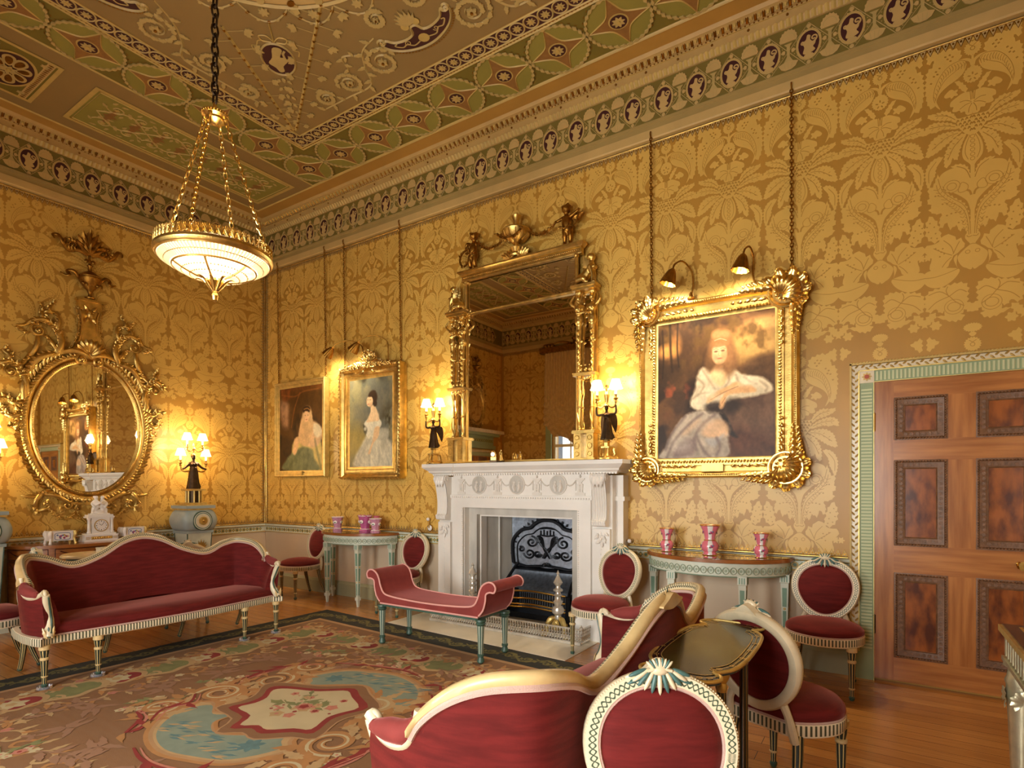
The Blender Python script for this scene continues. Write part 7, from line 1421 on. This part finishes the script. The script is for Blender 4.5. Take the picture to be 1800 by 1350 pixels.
# centre: cream medallion in a red scalloped border, blue grounds and acanthus scrolls
MC = np.array([4.36, -2.64])
for sgn in (1, -1):
    c2 = lambda pts: [tuple(MC+sgn*(np.array(p)-MC)) for p in pts]
    bl = [(3.90, -2.22), (4.02, -2.0), (4.25, -1.90), (4.47, -1.86), (4.72, -1.93), (4.90, -2.08), (4.98, -2.25), (4.90, -2.38), (4.74, -2.30), (4.62, -2.36), (4.60, -2.22), (4.42, -2.14), (4.25, -2.22), (4.05, -2.36), (3.98, -2.30)]
    rs(smooth(c2(bl), 4, True), .07, OR_, True); rsm(c2(bl), SD); rs(smooth(c2(bl), 4, True), .022, TN, True); rsm([tuple(np.array(p)*.9+np.array(c2([(4.44, -2.1)])[0])*.1) for p in c2(bl)], BU)
    r = random.Random(5)
    for k in range(46): rf(xf(leafo(.10, .012, 2), *c2([(r.uniform(4.15, 4.8), r.uniform(-2.12, -1.97))])[0], r.uniform(.1, .9)), TE_ if k % 3 else SD)
    rf(flower(*c2([(4.12, -2.16)])[0], .08, 7, .4), TE_)
    def scr(x, y, r0, a0, tn, m=OR_):
        x, y = c2([(x, y)])[0]; a0 = a0+(0 if sgn > 0 else pi)
        rs(spiral(x, y, r0, r0*.22, a0, tn, 30), np.array([.085, .06, .03]), m); rs(spiral(x, y, r0*.92, r0*.2, a0, tn, 30), np.array([.022, .014, .008]), CM_)
        for k in range(9): a = a0+tn*2*pi*k/9*.65; rf(xf(leafo(.17*(1-k/16), .04, 4, .4), x+r0*cos(a), y+r0*sin(a), a+(.9 if tn > 0 else -.9)), SD if k % 2 else OR_)
    scr(3.78, -2.42, .17, 2.4, -1.5); scr(3.72, -2.78, .17, -1.0, 1.4); scr(3.98, -2.92, .12, -.6, -1.4, SD); scr(3.75, -2.08, .12, 3., 1.4); scr(5.02, -2.5, .17, .6, -1.5); scr(5.1, -2.16, .14, 2.2, 1.5)
    for P, w in (([(3.62, -2.55), (3.55, -2.35), (3.62, -2.12), (3.82, -1.98)], .035), ([(3.82, -1.92), (4.1, -1.82), (4.4, -1.76), (4.62, -1.80)], .03), ([(4.86, -1.86), (5.0, -2.0), (5.14, -2.04)], .03), ([(4.92, -2.02), (5.05, -2.16), (5.02, -2.3), (5.14, -2.4)], .028), ([(3.60, -2.2), (3.56, -2.5), (3.66, -2.7)], .02)):
        rs(smooth(c2(P), 6), np.array([.5, 1, .4])*w, RD); rs(smooth([(x+.03, y+.02) for x, y in c2(P)], 6), np.array([.3, .6, .2])*w, RO)
        for k in range(4): t = (k+.5)/4*(len(P)-1); i0 = int(t); p_ = np.array(c2([P[i0]])[0]); rf(xf(leafo(.13, .028, 2, .6), *p_, 2.2*k+sgn), RD if k % 2 else OR_)
md = [(3.935, -2.545), (4.0, -2.47), (4.20, -2.40), (4.30, -2.33), (4.40, -2.265), (4.52, -2.33), (4.70, -2.43), (4.67, -2.56), (4.66, -2.66), (4.72, -2.82), (4.62, -2.87), (4.50, -2.97), (4.40, -2.96), (4.30, -3.02), (4.22, -2.90), (4.03, -2.87), (4.05, -2.76), (4.03, -2.66)]
ot = [tuple(MC+(np.array(p)-MC)*1.32) for p in md]; rsm(ot, TN, 3); rsm([tuple(MC+(np.array(p)-MC)*1.28) for p in md], BR, 3); rsm([tuple(MC+(np.array(p)-MC)*1.10) for p in md], RD, 3); rsm([tuple(MC+(np.array(p)-MC)*.95) for p in md], CM_, 3)
fspray(4.38, -2.70, .5, 1.2, 21, (SD, CM_, RO)); fspray(4.30, -2.58, -.4, .9, 22, (SD, RO, CM_)); 
for p_, s in (((4.38, -2.62), .06), ((4.50, -2.63), .035), ((4.52, -2.42), .03)): rf(flower(*p_, s, 5, .3, 3), RO); rf(flower(*p_, s*.6, 5, .3, 3, .5), RD)
tag(rg.build('carpet', RM, smooth=0), 'floral carpet with red bordered cream medallion and dark scroll border', 'carpet')
# ============================================================ LEFT WALL FURNITURE
dm('satin_gold', (206, 160, 72), .3, var=.2, coat=.3); dm('silver_gilt', (222, 214, 180), .35, .75, var=.25, vscale=14, bump=.2)
dm('mahogany_dark', (78, 36, 18), .3)
cm = thing('commode', 'inlaid bow-fronted satinwood commode against the wall under the oval mirror', 'commode', (0, -2.20, 0)); 
bw = lambda k: [(k*(.10+.44*sin(a)**.8), -.74*k*cos(a)) for a in np.linspace(0, pi, 33)]
c = MB(); c.prism(([(.03, -.74)]+bw(1)+[(.03, .74)])[::1], .775, .802, 0, True); c.build('top', 'satinwood', cm, 30)
c = MB(); c.prism(([(.03, -.70)]+[(x-.03, y*.96) for x, y in bw(1)]+[(.03, .70)]), .12, .775, 0, True)
B_ = np.array([(x-.03, y*.96) for x, y in bw(1)]); dd = np.concatenate([[0], np.cumsum(np.linalg.norm(np.diff(B_, axis=0), axis=1))])
def on(q): return np.interp(q, dd, B_[:, 0])+.003, np.interp(q, dd, B_[:, 1])
for z0, z1 in ((.66, .76), (.16, .64)):
    for k in range(4):
        a0, a1 = dd[-1]*(k+.06)/4, dd[-1]*(k+.94)/4
        for z in (z0, z1): c.tube([(*on(a0+(a1-a0)*i/8), z) for i in range(9)], .004, 4, 1)
        for a in (a0, a1): c.tube([(*on(a), z0), (*on(a), z1)], .004, 4, 1)
        c.tube([(*on(a0+(a1-a0)*(.1+.8*i/10)), z1-.02-.045*sin(pi*i/10)*(1 if z0 > .5 else 2.2)) for i in range(11)], .005, 4, 1)
c.build('carcase', ['satinwood', 'mahogany_dark'], cm, 30)

for q in (-.62, -.25, .25, .62):
    c = MB(); c.lathe([(.028, .13), (.03, .11), (.018, .02), (.024, .012), (.016, 0), (0, 0)], 12); c.build('foot', 'satinwood', cm, 40, loc=(.16 if abs(q) > .4 else .40, q, 0))
ck = thing('mantel_clock', 'white marble clock topped by two biscuit figures on the commode', 'clock', (.28, -2.185, .802), radians(90))
c = MB(); c.box((-.165, -.075, .0), (.165, .075, .018)); c.box((-.155, -.07, .018), (.155, .07, .065)); c.box((-.16, -.072, .065), (.16, .072, .075)); c.box((-.14, -.06, .075), (.14, .06, .09)); c.build('plinth', 'porcelain', ck, 0)
c = MB(); c.box((-.10, -.0735, .026), (.10, -.069, .056));
for k in range(9): c.ball((-.088+.022*k, -.074, .041), .009, 0, 6, (1, .4, 1))
for s in (-1, 1): 
    for k in (0, 1): c.box((s*.13-.018, -.0735, .030+.014*k), (s*.13+.018, -.070, .036+.014*k))
c.build('gilt_frieze', 'gold', ck, 40)
c = MB(); c.box((-.085, -.05, .09), (.085, .05, .255)); c.box((-.125, -.06, .255), (.125, .06, .272)); c.box((-.115, -.055, .272), (.115, .055, .29)); c.build('case', 'porcelain', ck, 0)
for s in (-1, 1): c = MB(); c.lathe([(.022, 0), (.022, .012), (.016, .02), (.014, .14), (.02, .15), (.022, .163), (0, .163)], 14, 0, .092, s*.108, -.035); c.build('column', 'porcelain', ck, 40); 
c = MB(FR((0, -.051, .172), (1, 0, 0), (0, 0, 1), (0, -1, 0))); c.prism(ell(0, 0, .066, .066, 40), 0, .006, 0); c.prism(ell(0, 0, .058, .058, 40), .006, .008, 1)
for k in range(12): a = k*pi/6; c.stroke([(.042*cos(a), .042*sin(a)), (.052*cos(a), .052*sin(a))], .005 if k % 3 else .008, .0086, 2)
for a, L in ((2.4, .03), (.9, .044)): c.stroke([(0, 0), (L*cos(a), L*sin(a))], .004, .009, 2)
c.build('dial', ['gold', 'porcelain', 'black'], ck, 30)
c = MB(); z0 = .29
for s in (-1, 1):
    for q in (-1, 1): limb(c, [(s*(.03+.015*q), .01*q, z0+.085), (s*(.05+.012*q), -.01, z0+.05), (s*(.035+.03*q), .0, z0+.008)], [.02, .017, .011])
    limb(c, [(s*.04, 0, z0+.085), (s*.035, 0, z0+.13), (s*.028, 0, z0+.155)], [.026, .03, .02]); c.ball((s*.03, -.005, z0+.185), .022); limb(c, [(s*.03, -.01, z0+.15), (s*.0, -.04, z0+.125), (-s*.03, -.03, z0+.11)], [.012, .01, .009]); limb(c, [(s*.05, .0, z0+.148), (s*.075, -.01, z0+.115), (s*.05, -.03, z0+.08)], [.012, .01, .009]); c.ball((s*.04, .008, z0+.19), .018)
c.ball((0, .01, z0+.03), .05, 0, 10, (1.5, .8, .6)); c.box((-.095, -.04, z0-.002), (.095, .04, z0+.012)); fuse(c.build('figure_group', 'porcelain', ck), .006)
def cachepot(y, label):
    t = thing('cachepot', label, 'pot', (.29, y, .8028), radians(90), 'painted porcelain cachepots on the commode'); c = MB(); w, d = .10, .065
    c.box((-w, -d, .035), (w, d, .125)); c.box((-w-.01, -d-.01, .125), (w+.01, d+.01, .135)); c.build('box_body', 'porcelain', t, 0)
    for sx_ in (-1, 1):
        for sy_ in (-1, 1): c = MB(); c.tube(smooth([(0, 0, .133), (sx_*.008, sy_*.008, .10), (0, 0, .06), (sx_*.004, sy_*.004, .03), (sx_*.008, sy_*.008, 0)], 4), [.014, .018, .013, .012, .014], 8); c.build('corner_foot', 'porcelain' if sx_ < 0 else 'gold_pale', t, loc=(sx_*w, sy_*d, .0))
    c = MB(FR((0, -d, .08), (1, 0, 0), (0, 0, 1), (0, -1, 0))); c.stroke(smooth([(-.065, .0), (-.06, .03), (0, .036), (.06, .03), (.065, 0), (.06, -.03), (0, -.036), (-.06, -.03)], 4, True), .006, .001, 0, True); r = random.Random(3)
    for k in range(14): c.fill(flower(r.uniform(-.045, .045), r.uniform(-.02, .02), .011, 5, .3, 3), .0012+.0001*k, k % 3)
    c.build('painted_panel', ['porc_blue', 'porc_rose', 'gold_pale'], t, 0)
cachepot(-2.54, 'painted porcelain cachepot left of the white clock on the commode'); cachepot(-1.86, 'painted porcelain cachepot right of the white clock on the commode')
tt = thing('tea_table', 'low round table with gilt rim standing behind the far sofa', 'table', (1.32, -2.64, 0)); tt.scale = (1, 1, 1.25); c = MB(); c.lathe([(0, .60), (.22, .60), (.235, .605), (.235, .615), (.22, .625), (.19, .618), (0, .618)], 36); c.build('round_top', 'cream_gold', tt, 40)
c = MB(); c.lathe([(.19, .60), (.19, .575), (.06, .55), (.03, .50), (.035, .35), (.05, .25), (.03, .18), (.0, .18)], 20); c.build('pedestal', 'green_paint', tt, 40)
for k in range(3): a = 2*pi*k/3; c = MB(); c.tube(smooth([(0, 0, .22), (.10*cos(a), .10*sin(a), .18), (.2*cos(a), .2*sin(a), .06), (.25*cos(a), .25*sin(a), .018)], 5), [.025, .02, .018, .02], 8); c.build('tripod_foot', 'green_paint', tt)
bx = thing('trinket_box', 'small white box on the low round table behind the far sofa', 'box', (1.38, -2.56, .7725)); c = MB(); c.box((-.05, -.05, 0), (.05, .05, .045)); c.build('box_body', 'paper', bx, 0); c = MB(); c.box((-.052, -.052, .045), (.052, .052, .06)); c.build('lid', 'cream', bx, 0)
# ============================================================ PAINTED TRAY TABLE, GILT CONSOLE
dm('lac_leg', (30, 34, 26), .3, pat=p_flute(.125, .25, -1, 9), col2=(150, 124, 70), coat=.3)
ty = thing('tray_table', 'painted green and gold tray-top table between the foreground chairs', 'table', (6.905, -2.70, 0), radians(0))
half_ = [(.0, .43), (.075, .43), (.11, .415), (.13, .38), (.12, .345), (.095, .325), (.115, .30), (.145, .24), (.158, .12), (.16, 0)]
ol = half_+[(x, -y) for x, y in half_[-2::-1]]+[(-x, -y) for x, y in half_[1:]]+[(-x, y) for x, y in half_[-2:0:-1]]; ol = smooth(ol, 4, True).tolist()
c = MB(); c.prism(ol[::-1], .79, .803, 0, True); c.fill([(x*.80, y*.86) for x, y in ol][::-1], .8042, 1); c.build('tray', ['lacquer_dark', 'lacquer'], ty, 30)
c = MB(); c.tube([(x, y, .803) for x, y in ol], .0065, 8, 0, closed=True); c.stroke([(x*.80, y*.86) for x, y in ol], .004, .8052, 0, True); O_ = np.array([(x*.9, y*.925) for x, y in ol])
for k in range(0, len(O_), 4): a = atan2(O_[k][1], O_[k][0]); s = 1 if (k//4) % 2 else -1; c.stroke(spiral(*O_[k], .013, .004, a, s*1.3, 12), .0036, .8055, 0); c.stroke([tuple(O_[k]), tuple(O_[(k+4) % len(O_)])], .003, .8055, 0)
c.build('gilt_border', 'gold_pale', ty, 40)
for y in (-.24, .12):
    c = MB(); c.lathe([(.028, .79), (.026, .77), (.016, .75), (.02, .735), (.016, .72)], 16, 1); c.lathe([(.0155, .72), (.017, .18)], 32, 0); c.lathe([(.02, .18), (.028, .16), (.02, .14)], 16, 1); c.build('column', ['lac_leg', 'gold_pale'], ty, 40, loc=(.10, y, 0))
    for s in (-1, 1): c = MB(); c.tube(smooth([(0, 0, .16), (s*.07, 0, .12), (s*.13, 0, .04), (s*.17, 0, .016)], 4), [.018, .015, .013, .015], 8); c.build('foot', 'lacquer_dark', ty, loc=(.10, y, 0))
c = MB(); c.tube([(.10, -.24, .15), (.10, .12, .15)], .01, 8); c.build('stretcher', 'lacquer_dark', ty)
gt = thing('console_table', 'silvered gilt console table with inlaid top at the right edge', 'table', (8.30, -2.25, 0)); TX0, TX1, TY0, TY1 = -.42, .24, -.60, .60
c = MB(); c.box((TX0, TY0, .775), (TX1, TY1, .80)); c.box((TX0+.012, TY0+.012, .80), (TX1, TY1-.012, .806), 1); c.box((TX0+.06, TY0+.06, .8062), (TX1, TY1-.06, .8068), 2)
for k in range(30): y = TY0+.07+k*.036; c.box((TX0+.07, y, .807), (TX1, y+.016, .8074), 3)
c.build('inlaid_top', ['gold_pale', 'lacquer_dark', 'satin_gold', 'satinwood'], gt, 0)

c = MB(); c.box((TX0+.03, TY0+.03, .66), (TX1, TY1-.03, .775)); c.box((TX0+.01, TY0+.01, .65), (TX1, TY1-.01, .668))
for k in range(22): y = TY0+.05+k*.052; c.box((TX0+.018, y, .675), (TX0+.03, y+.03, .765))
for k in range(11): x = TX0+.05+k*.052; c.box((x, TY1-.03, .675), (x+.03, TY1-.018, .765))
c.build('fluted_frieze', 'silver_gilt', gt, 0)
for sx_ in (TX0+.07, TX1-.07):
    for sy_ in (TY0+.07, TY1-.07):
        c = MB(); c.lathe([(.06, .66), (.062, .64), (.045, .63), (.05, .60), (.058, .58), (.052, .56), (.056, .52), (.048, .46), (.034, .10), (.045, .09), (.04, .06), (.03, .0), (0, 0)], 24, 0, k=12, kd=.03)
        for k in range(4): a = k*pi/2; shell(c, FR((.05*cos(a), .05*sin(a), .50), (-sin(a), cos(a), 0), (0, 0, 1), (cos(a), sin(a), 0)), .05, 9, 0, 2.4, .15)
        c.build('leg', 'silver_gilt', gt, 45, loc=(sx_, sy_, 0))
# ============================================================ DOORS
def door(n, F_, w, h, hinge=True, cols=2):
    t = struct(thing('door_%d' % n, None, None, (0, 0, 0))); 
    S = .115; mid = w/2; xs = [(.125, .42), (w-.42, w-.125)]; rows = [(.19, .785), (.985, 1.585), (1.735, 2.03)]
    c = MB(F_); c.box((0, .02, .0), (w, h, .028), 0)
    for v0, v1 in ((.02, .185), (.785, .985), (1.585, 1.735), (2.03, h)): c.box((.118, v0, .028), (w-.118, v1, .033), 1)
    for u0, u1 in ((0, .118), (w-.118, w), (xs[0][1], xs[1][0])): c.box((u0, .02, .028), (u1, h, .0325), 0)
    struct(c.build('door_leaf', ['mahogany', 'mahogany_h'], t, 0))
    for u0, u1 in xs:
        for v0, v1 in rows:
            c = MB(F_@TM((u0+u1)/2, (v0+v1)/2, .026)); W_, H_ = u1-u0, v1-v0; c.sweep(rectpath(W_-.13, H_-.13), [(0, -.001), (.006, .006), (.012, .002), (.016, .004), (.05, .012), (.056, .006), (.062, .012), (.07, .010), (.072, 0)], closed=True)
            for k, (L, ax) in enumerate(((W_, 0), (H_, 1), (W_, 0), (H_, 1))):
                m = int(L/.017)
                for j in range(m):
                    q = -L/2+L*(j+.5)/m; p = (q, (-H_/2+.006)*(1 if k == 0 else -1)) if ax == 0 else ((-W_/2+.006)*(1 if k == 3 else -1), q); c.ball((*p, .010), .0075, 0, 5)
                m = int((L-.09)/.032)
                for j in range(m):
                    q = -(L-.09)/2+(L-.09)*(j+.5)/m; p = (q, (-H_/2+.035)*(1 if k == 0 else -1)) if ax == 0 else ((-W_/2+.035)*(1 if k == 3 else -1), q); g = MB(); g.prism(flower(0, 0, .013, 6, .3, 2), .0, .005); c.stamp(g, TM(*p, .008))
            mo = struct(c.build('panel_moulding', 'carved', t, 30)); g = MB(F_@TM((u0+u1)/2, (v0+v1)/2, .026)); g.box((-W_/2+.06, -H_/2+.06, 0), (W_/2-.06, H_/2-.06, .0035)); struct(g.build('flame_panel', 'flame', t, 0))
    if hinge:
        for z in (.40, 1.86): c = MB(F_); c.tube([(.0, z-.06, .034), (.0, z+.06, .034)], .009, 8); c.ball((0, z+.066, .034), .011); struct(c.build('hinge', 'brass' if z > 1 else 'bronze', t))
    c = MB(F_); c.prism(ell(w-.19, .885, .020, .03, 14), .033, .037); c.tube([(w-.15, .89, .034), (w-.15, .89, .07)], .010, 8); c.ball((w-.15, .89, .085), .024); c.tube(smooth([(w-.205, .91, .037), (w-.22, .90, .045), (w-.21, .87, .04)], 3), .006, 5); struct(c.build('door_handle', 'brass', t))
    return t
def casing(F_, w, h, name, right=True):
    c = MB(F_); q = .155
    def bar(u0, v0, u1, v1, vert):
        c.box((u0, v0, 0), (u1, v1, .035), 0)
    # inner green fluted band, outer cream leaf band
    for s, u in ((1, 0), (-1, w)):
        c.box((min(u, u-s*.09), 0, 0), (max(u, u-s*.09), h+.085, .04), 0); c.box((min(u, u-s*.004), 0, 0), (max(u, u-s*.004), h, .05), 2); c.box((min(u-s*.09, u-s*.098), .2, 0), (max(u-s*.09, u-s*.098), h+.09, .052), 2); c.box((min(u-s*.098, u-s*.14), .2, 0), (max(u-s*.098, u-s*.14), h+.13, .046), 1); c.box((min(u-s*.14, u-s*.152), .2, 0), (max(u-s*.14, u-s*.152), h+.145, .06), 3)
        c.box((min(u, u-s*.152), 0, 0), (max(u, u-s*.152), .2, .042), 0)
        for k in range(int((h-.24)/.024)): z = .225+k*.024; c.box((min(u-s*.012, u-s*.08), z, .04), (max(u-s*.012, u-s*.08), z+.012, .046), 4)
        for k in range(int((h-.1)/.05)):
            z = .24+k*.05; aleaf(c, TM(u-s*.12, z, .046, pi/2+.7), .042, .011, .3, 2, 2, 5); aleaf(c, TM(u-s*.118, z+.025, .046, pi/2-.7), .042, .011, .3, 2, 2, 5)
        g = MB(); g.box((-.045, -.045, 0), (.045, .045, .048), 1); g.prism(flower(0, 0, .032, 8, .35), .048, .053, 3); g.prism(flower(0, 0, .018, 8, .3), .053, .056, 5); c.stamp(g, TM(u-s*.045, h+.043))
    c.box((0, h, 0), (w, h+.085, .04), 0); c.box((0, h, 0), (w, h+.004, .05), 2); c.box((-.09, h+.085, 0), (w+.09, h+.093, .052), 2); c.box((-.098, h+.093, 0), (w+.098, h+.13, .046), 1); c.box((-.152, h+.133, 0), (w+.152, h+.148, .06), 3)
    for k in range(int((w-.02)/.024)): u = .012+k*.024; c.box((u, h+.012, .04), (u+.012, h+.076, .046), 4)
    for k in range(int((w+.18)/.05)): u = -.08+k*.05; aleaf(c, TM(u, h+.112, .046, .7), .042, .011, .3, 2, 2, 5); aleaf(c, TM(u+.025, h+.114, .046, -.7), .042, .011, .3, 2, 2, 5)
    for k in range(int((w+.3)/.02)): c.ball((-.14+k*.02, h+.146, .055), .008, 3, 5)
    return struct(c.build(name, ['case_green', 'cream', 'gold_pale', 'ceil_gold', 'case_pale', 'rug_red_dot'], None, 30))
dm('case_pale', (200, 204, 160), .5); dm('rug_red_dot', (168, 74, 44), .5); 
door(1, BK(7.40), 1.0, 2.155); casing(BK(7.40), 1.0, 2.155, 'trim_5')
door(2, LF(-5.70), 1.05, 2.05, False); casing(LF(-5.70), 1.05, 2.05, 'trim_6')
c = MB(LF(-5.175)); c.box((-.72, 2.22, 0), (.72, 2.30, .06), 0); c.box((-.66, 2.30, 0), (.66, 2.50, .04), 0); c.box((-.76, 2.50, 0), (.76, 2.56, .14), 0); c.box((-.84, 2.56, 0), (.84, 2.63, .22), 1)
for k in range(17): g = MB(); g.prism(ell(0, 0, .032, .032, 14), .04, .048, 2); g.fill(flower(0, 0, .022, 6, .4), .049, 0); c.stamp(g, TM(-.6+k*.075, 2.40))
struct(c.build('trim_7', ['case_green', 'cream', 'ceil_light_green'], None, 30))
om2 = dup(om, (0, -5.175, 3.15), 0, 'second gilt oval mirror above the doorway, reflected in the overmantel glass'); om2.scale = (1, .5, .5); 
# ============================================================ SMALL THINGS
tc_ = thing('travel_clock', 'tiny gilt clock with white dial standing on the mantelshelf', 'clock', (4.21, -.285, 1.641), radians(20)); c = MB(); c.box((-.035, -.025, 0), (.035, .025, .018)); c.build('base', 'bronze', tc_, 0); c = MB(); c.box((-.024, -.018, .018), (.024, .018, .05)); c.lathe([(.024, 0), (.026, .03), (.02, .055), (.008, .066), (0, .075)], 14, 0, .045); c.build('case', 'gold', tc_); c = MB(FR((0, -.024, .075), (1, 0, 0), (0, 0, 1), (0, -1, 0))); c.prism(ell(0, 0, .021, .021, 20), 0, .004); c.stroke([(0, 0), (0, .014)], .003, .0045, 1); c.stroke([(0, 0), (.01, .002)], .003, .0045, 1); c.build('dial', ['porcelain', 'black'], tc_, 0)
fg = thing('figurine', 'small gilt figurine beside the tiny clock on the mantelshelf', 'figurine', (4.285, -.265, 1.641)); c = robed(.11, 0, [[(-.035, 0, .225), (-.05, -.02, .18), (-.02, -.03, .16)], [(.035, 0, .225), (.05, -.02, .18), (.02, -.03, .16)]]); fuse(c.build('robed_figure', 'gold', fg, loc=(0, 0, .012)), .003); c = MB(); c.box((-.03, -.02, 0), (.03, .02, .012)); c.build('base', 'bronze', fg, 0)
def bell(x, z, ang, label):
    t = thing('bell_lever', label, 'bell pull', (x, -.008, z), 0, 'porcelain bell levers'); T0 = FR((0, 0, 0), (1, 0, 0), (0, 0, 1), (0, -1, 0)); c = MB(T0); c.prism(ell(0, 0, .040, .040, 24), 0, .012, 0); c.ball((0, 0, .012), .032, 1, 14, (1, 1, .45)); c.build('rosette', ['brass', 'porcelain'], t, 45); ex, ez = .10*cos(ang), .10*sin(ang); c = MB(T0); c.tube([(0, 0, .022), (ex, ez, .034)], .009, 8); c.build('lever', 'brass', t); c = MB(T0); c.ball((ex, ez, .036), .020, 0, 12); c.build('knob', 'porcelain', t)
bell(3.14, .925, pi/2+.05, 'porcelain bell lever left of the chimneypiece, its knob turned up'); bell(5.44, .925, -.18, 'porcelain bell lever right of the chimneypiece, its knob turned sideways')
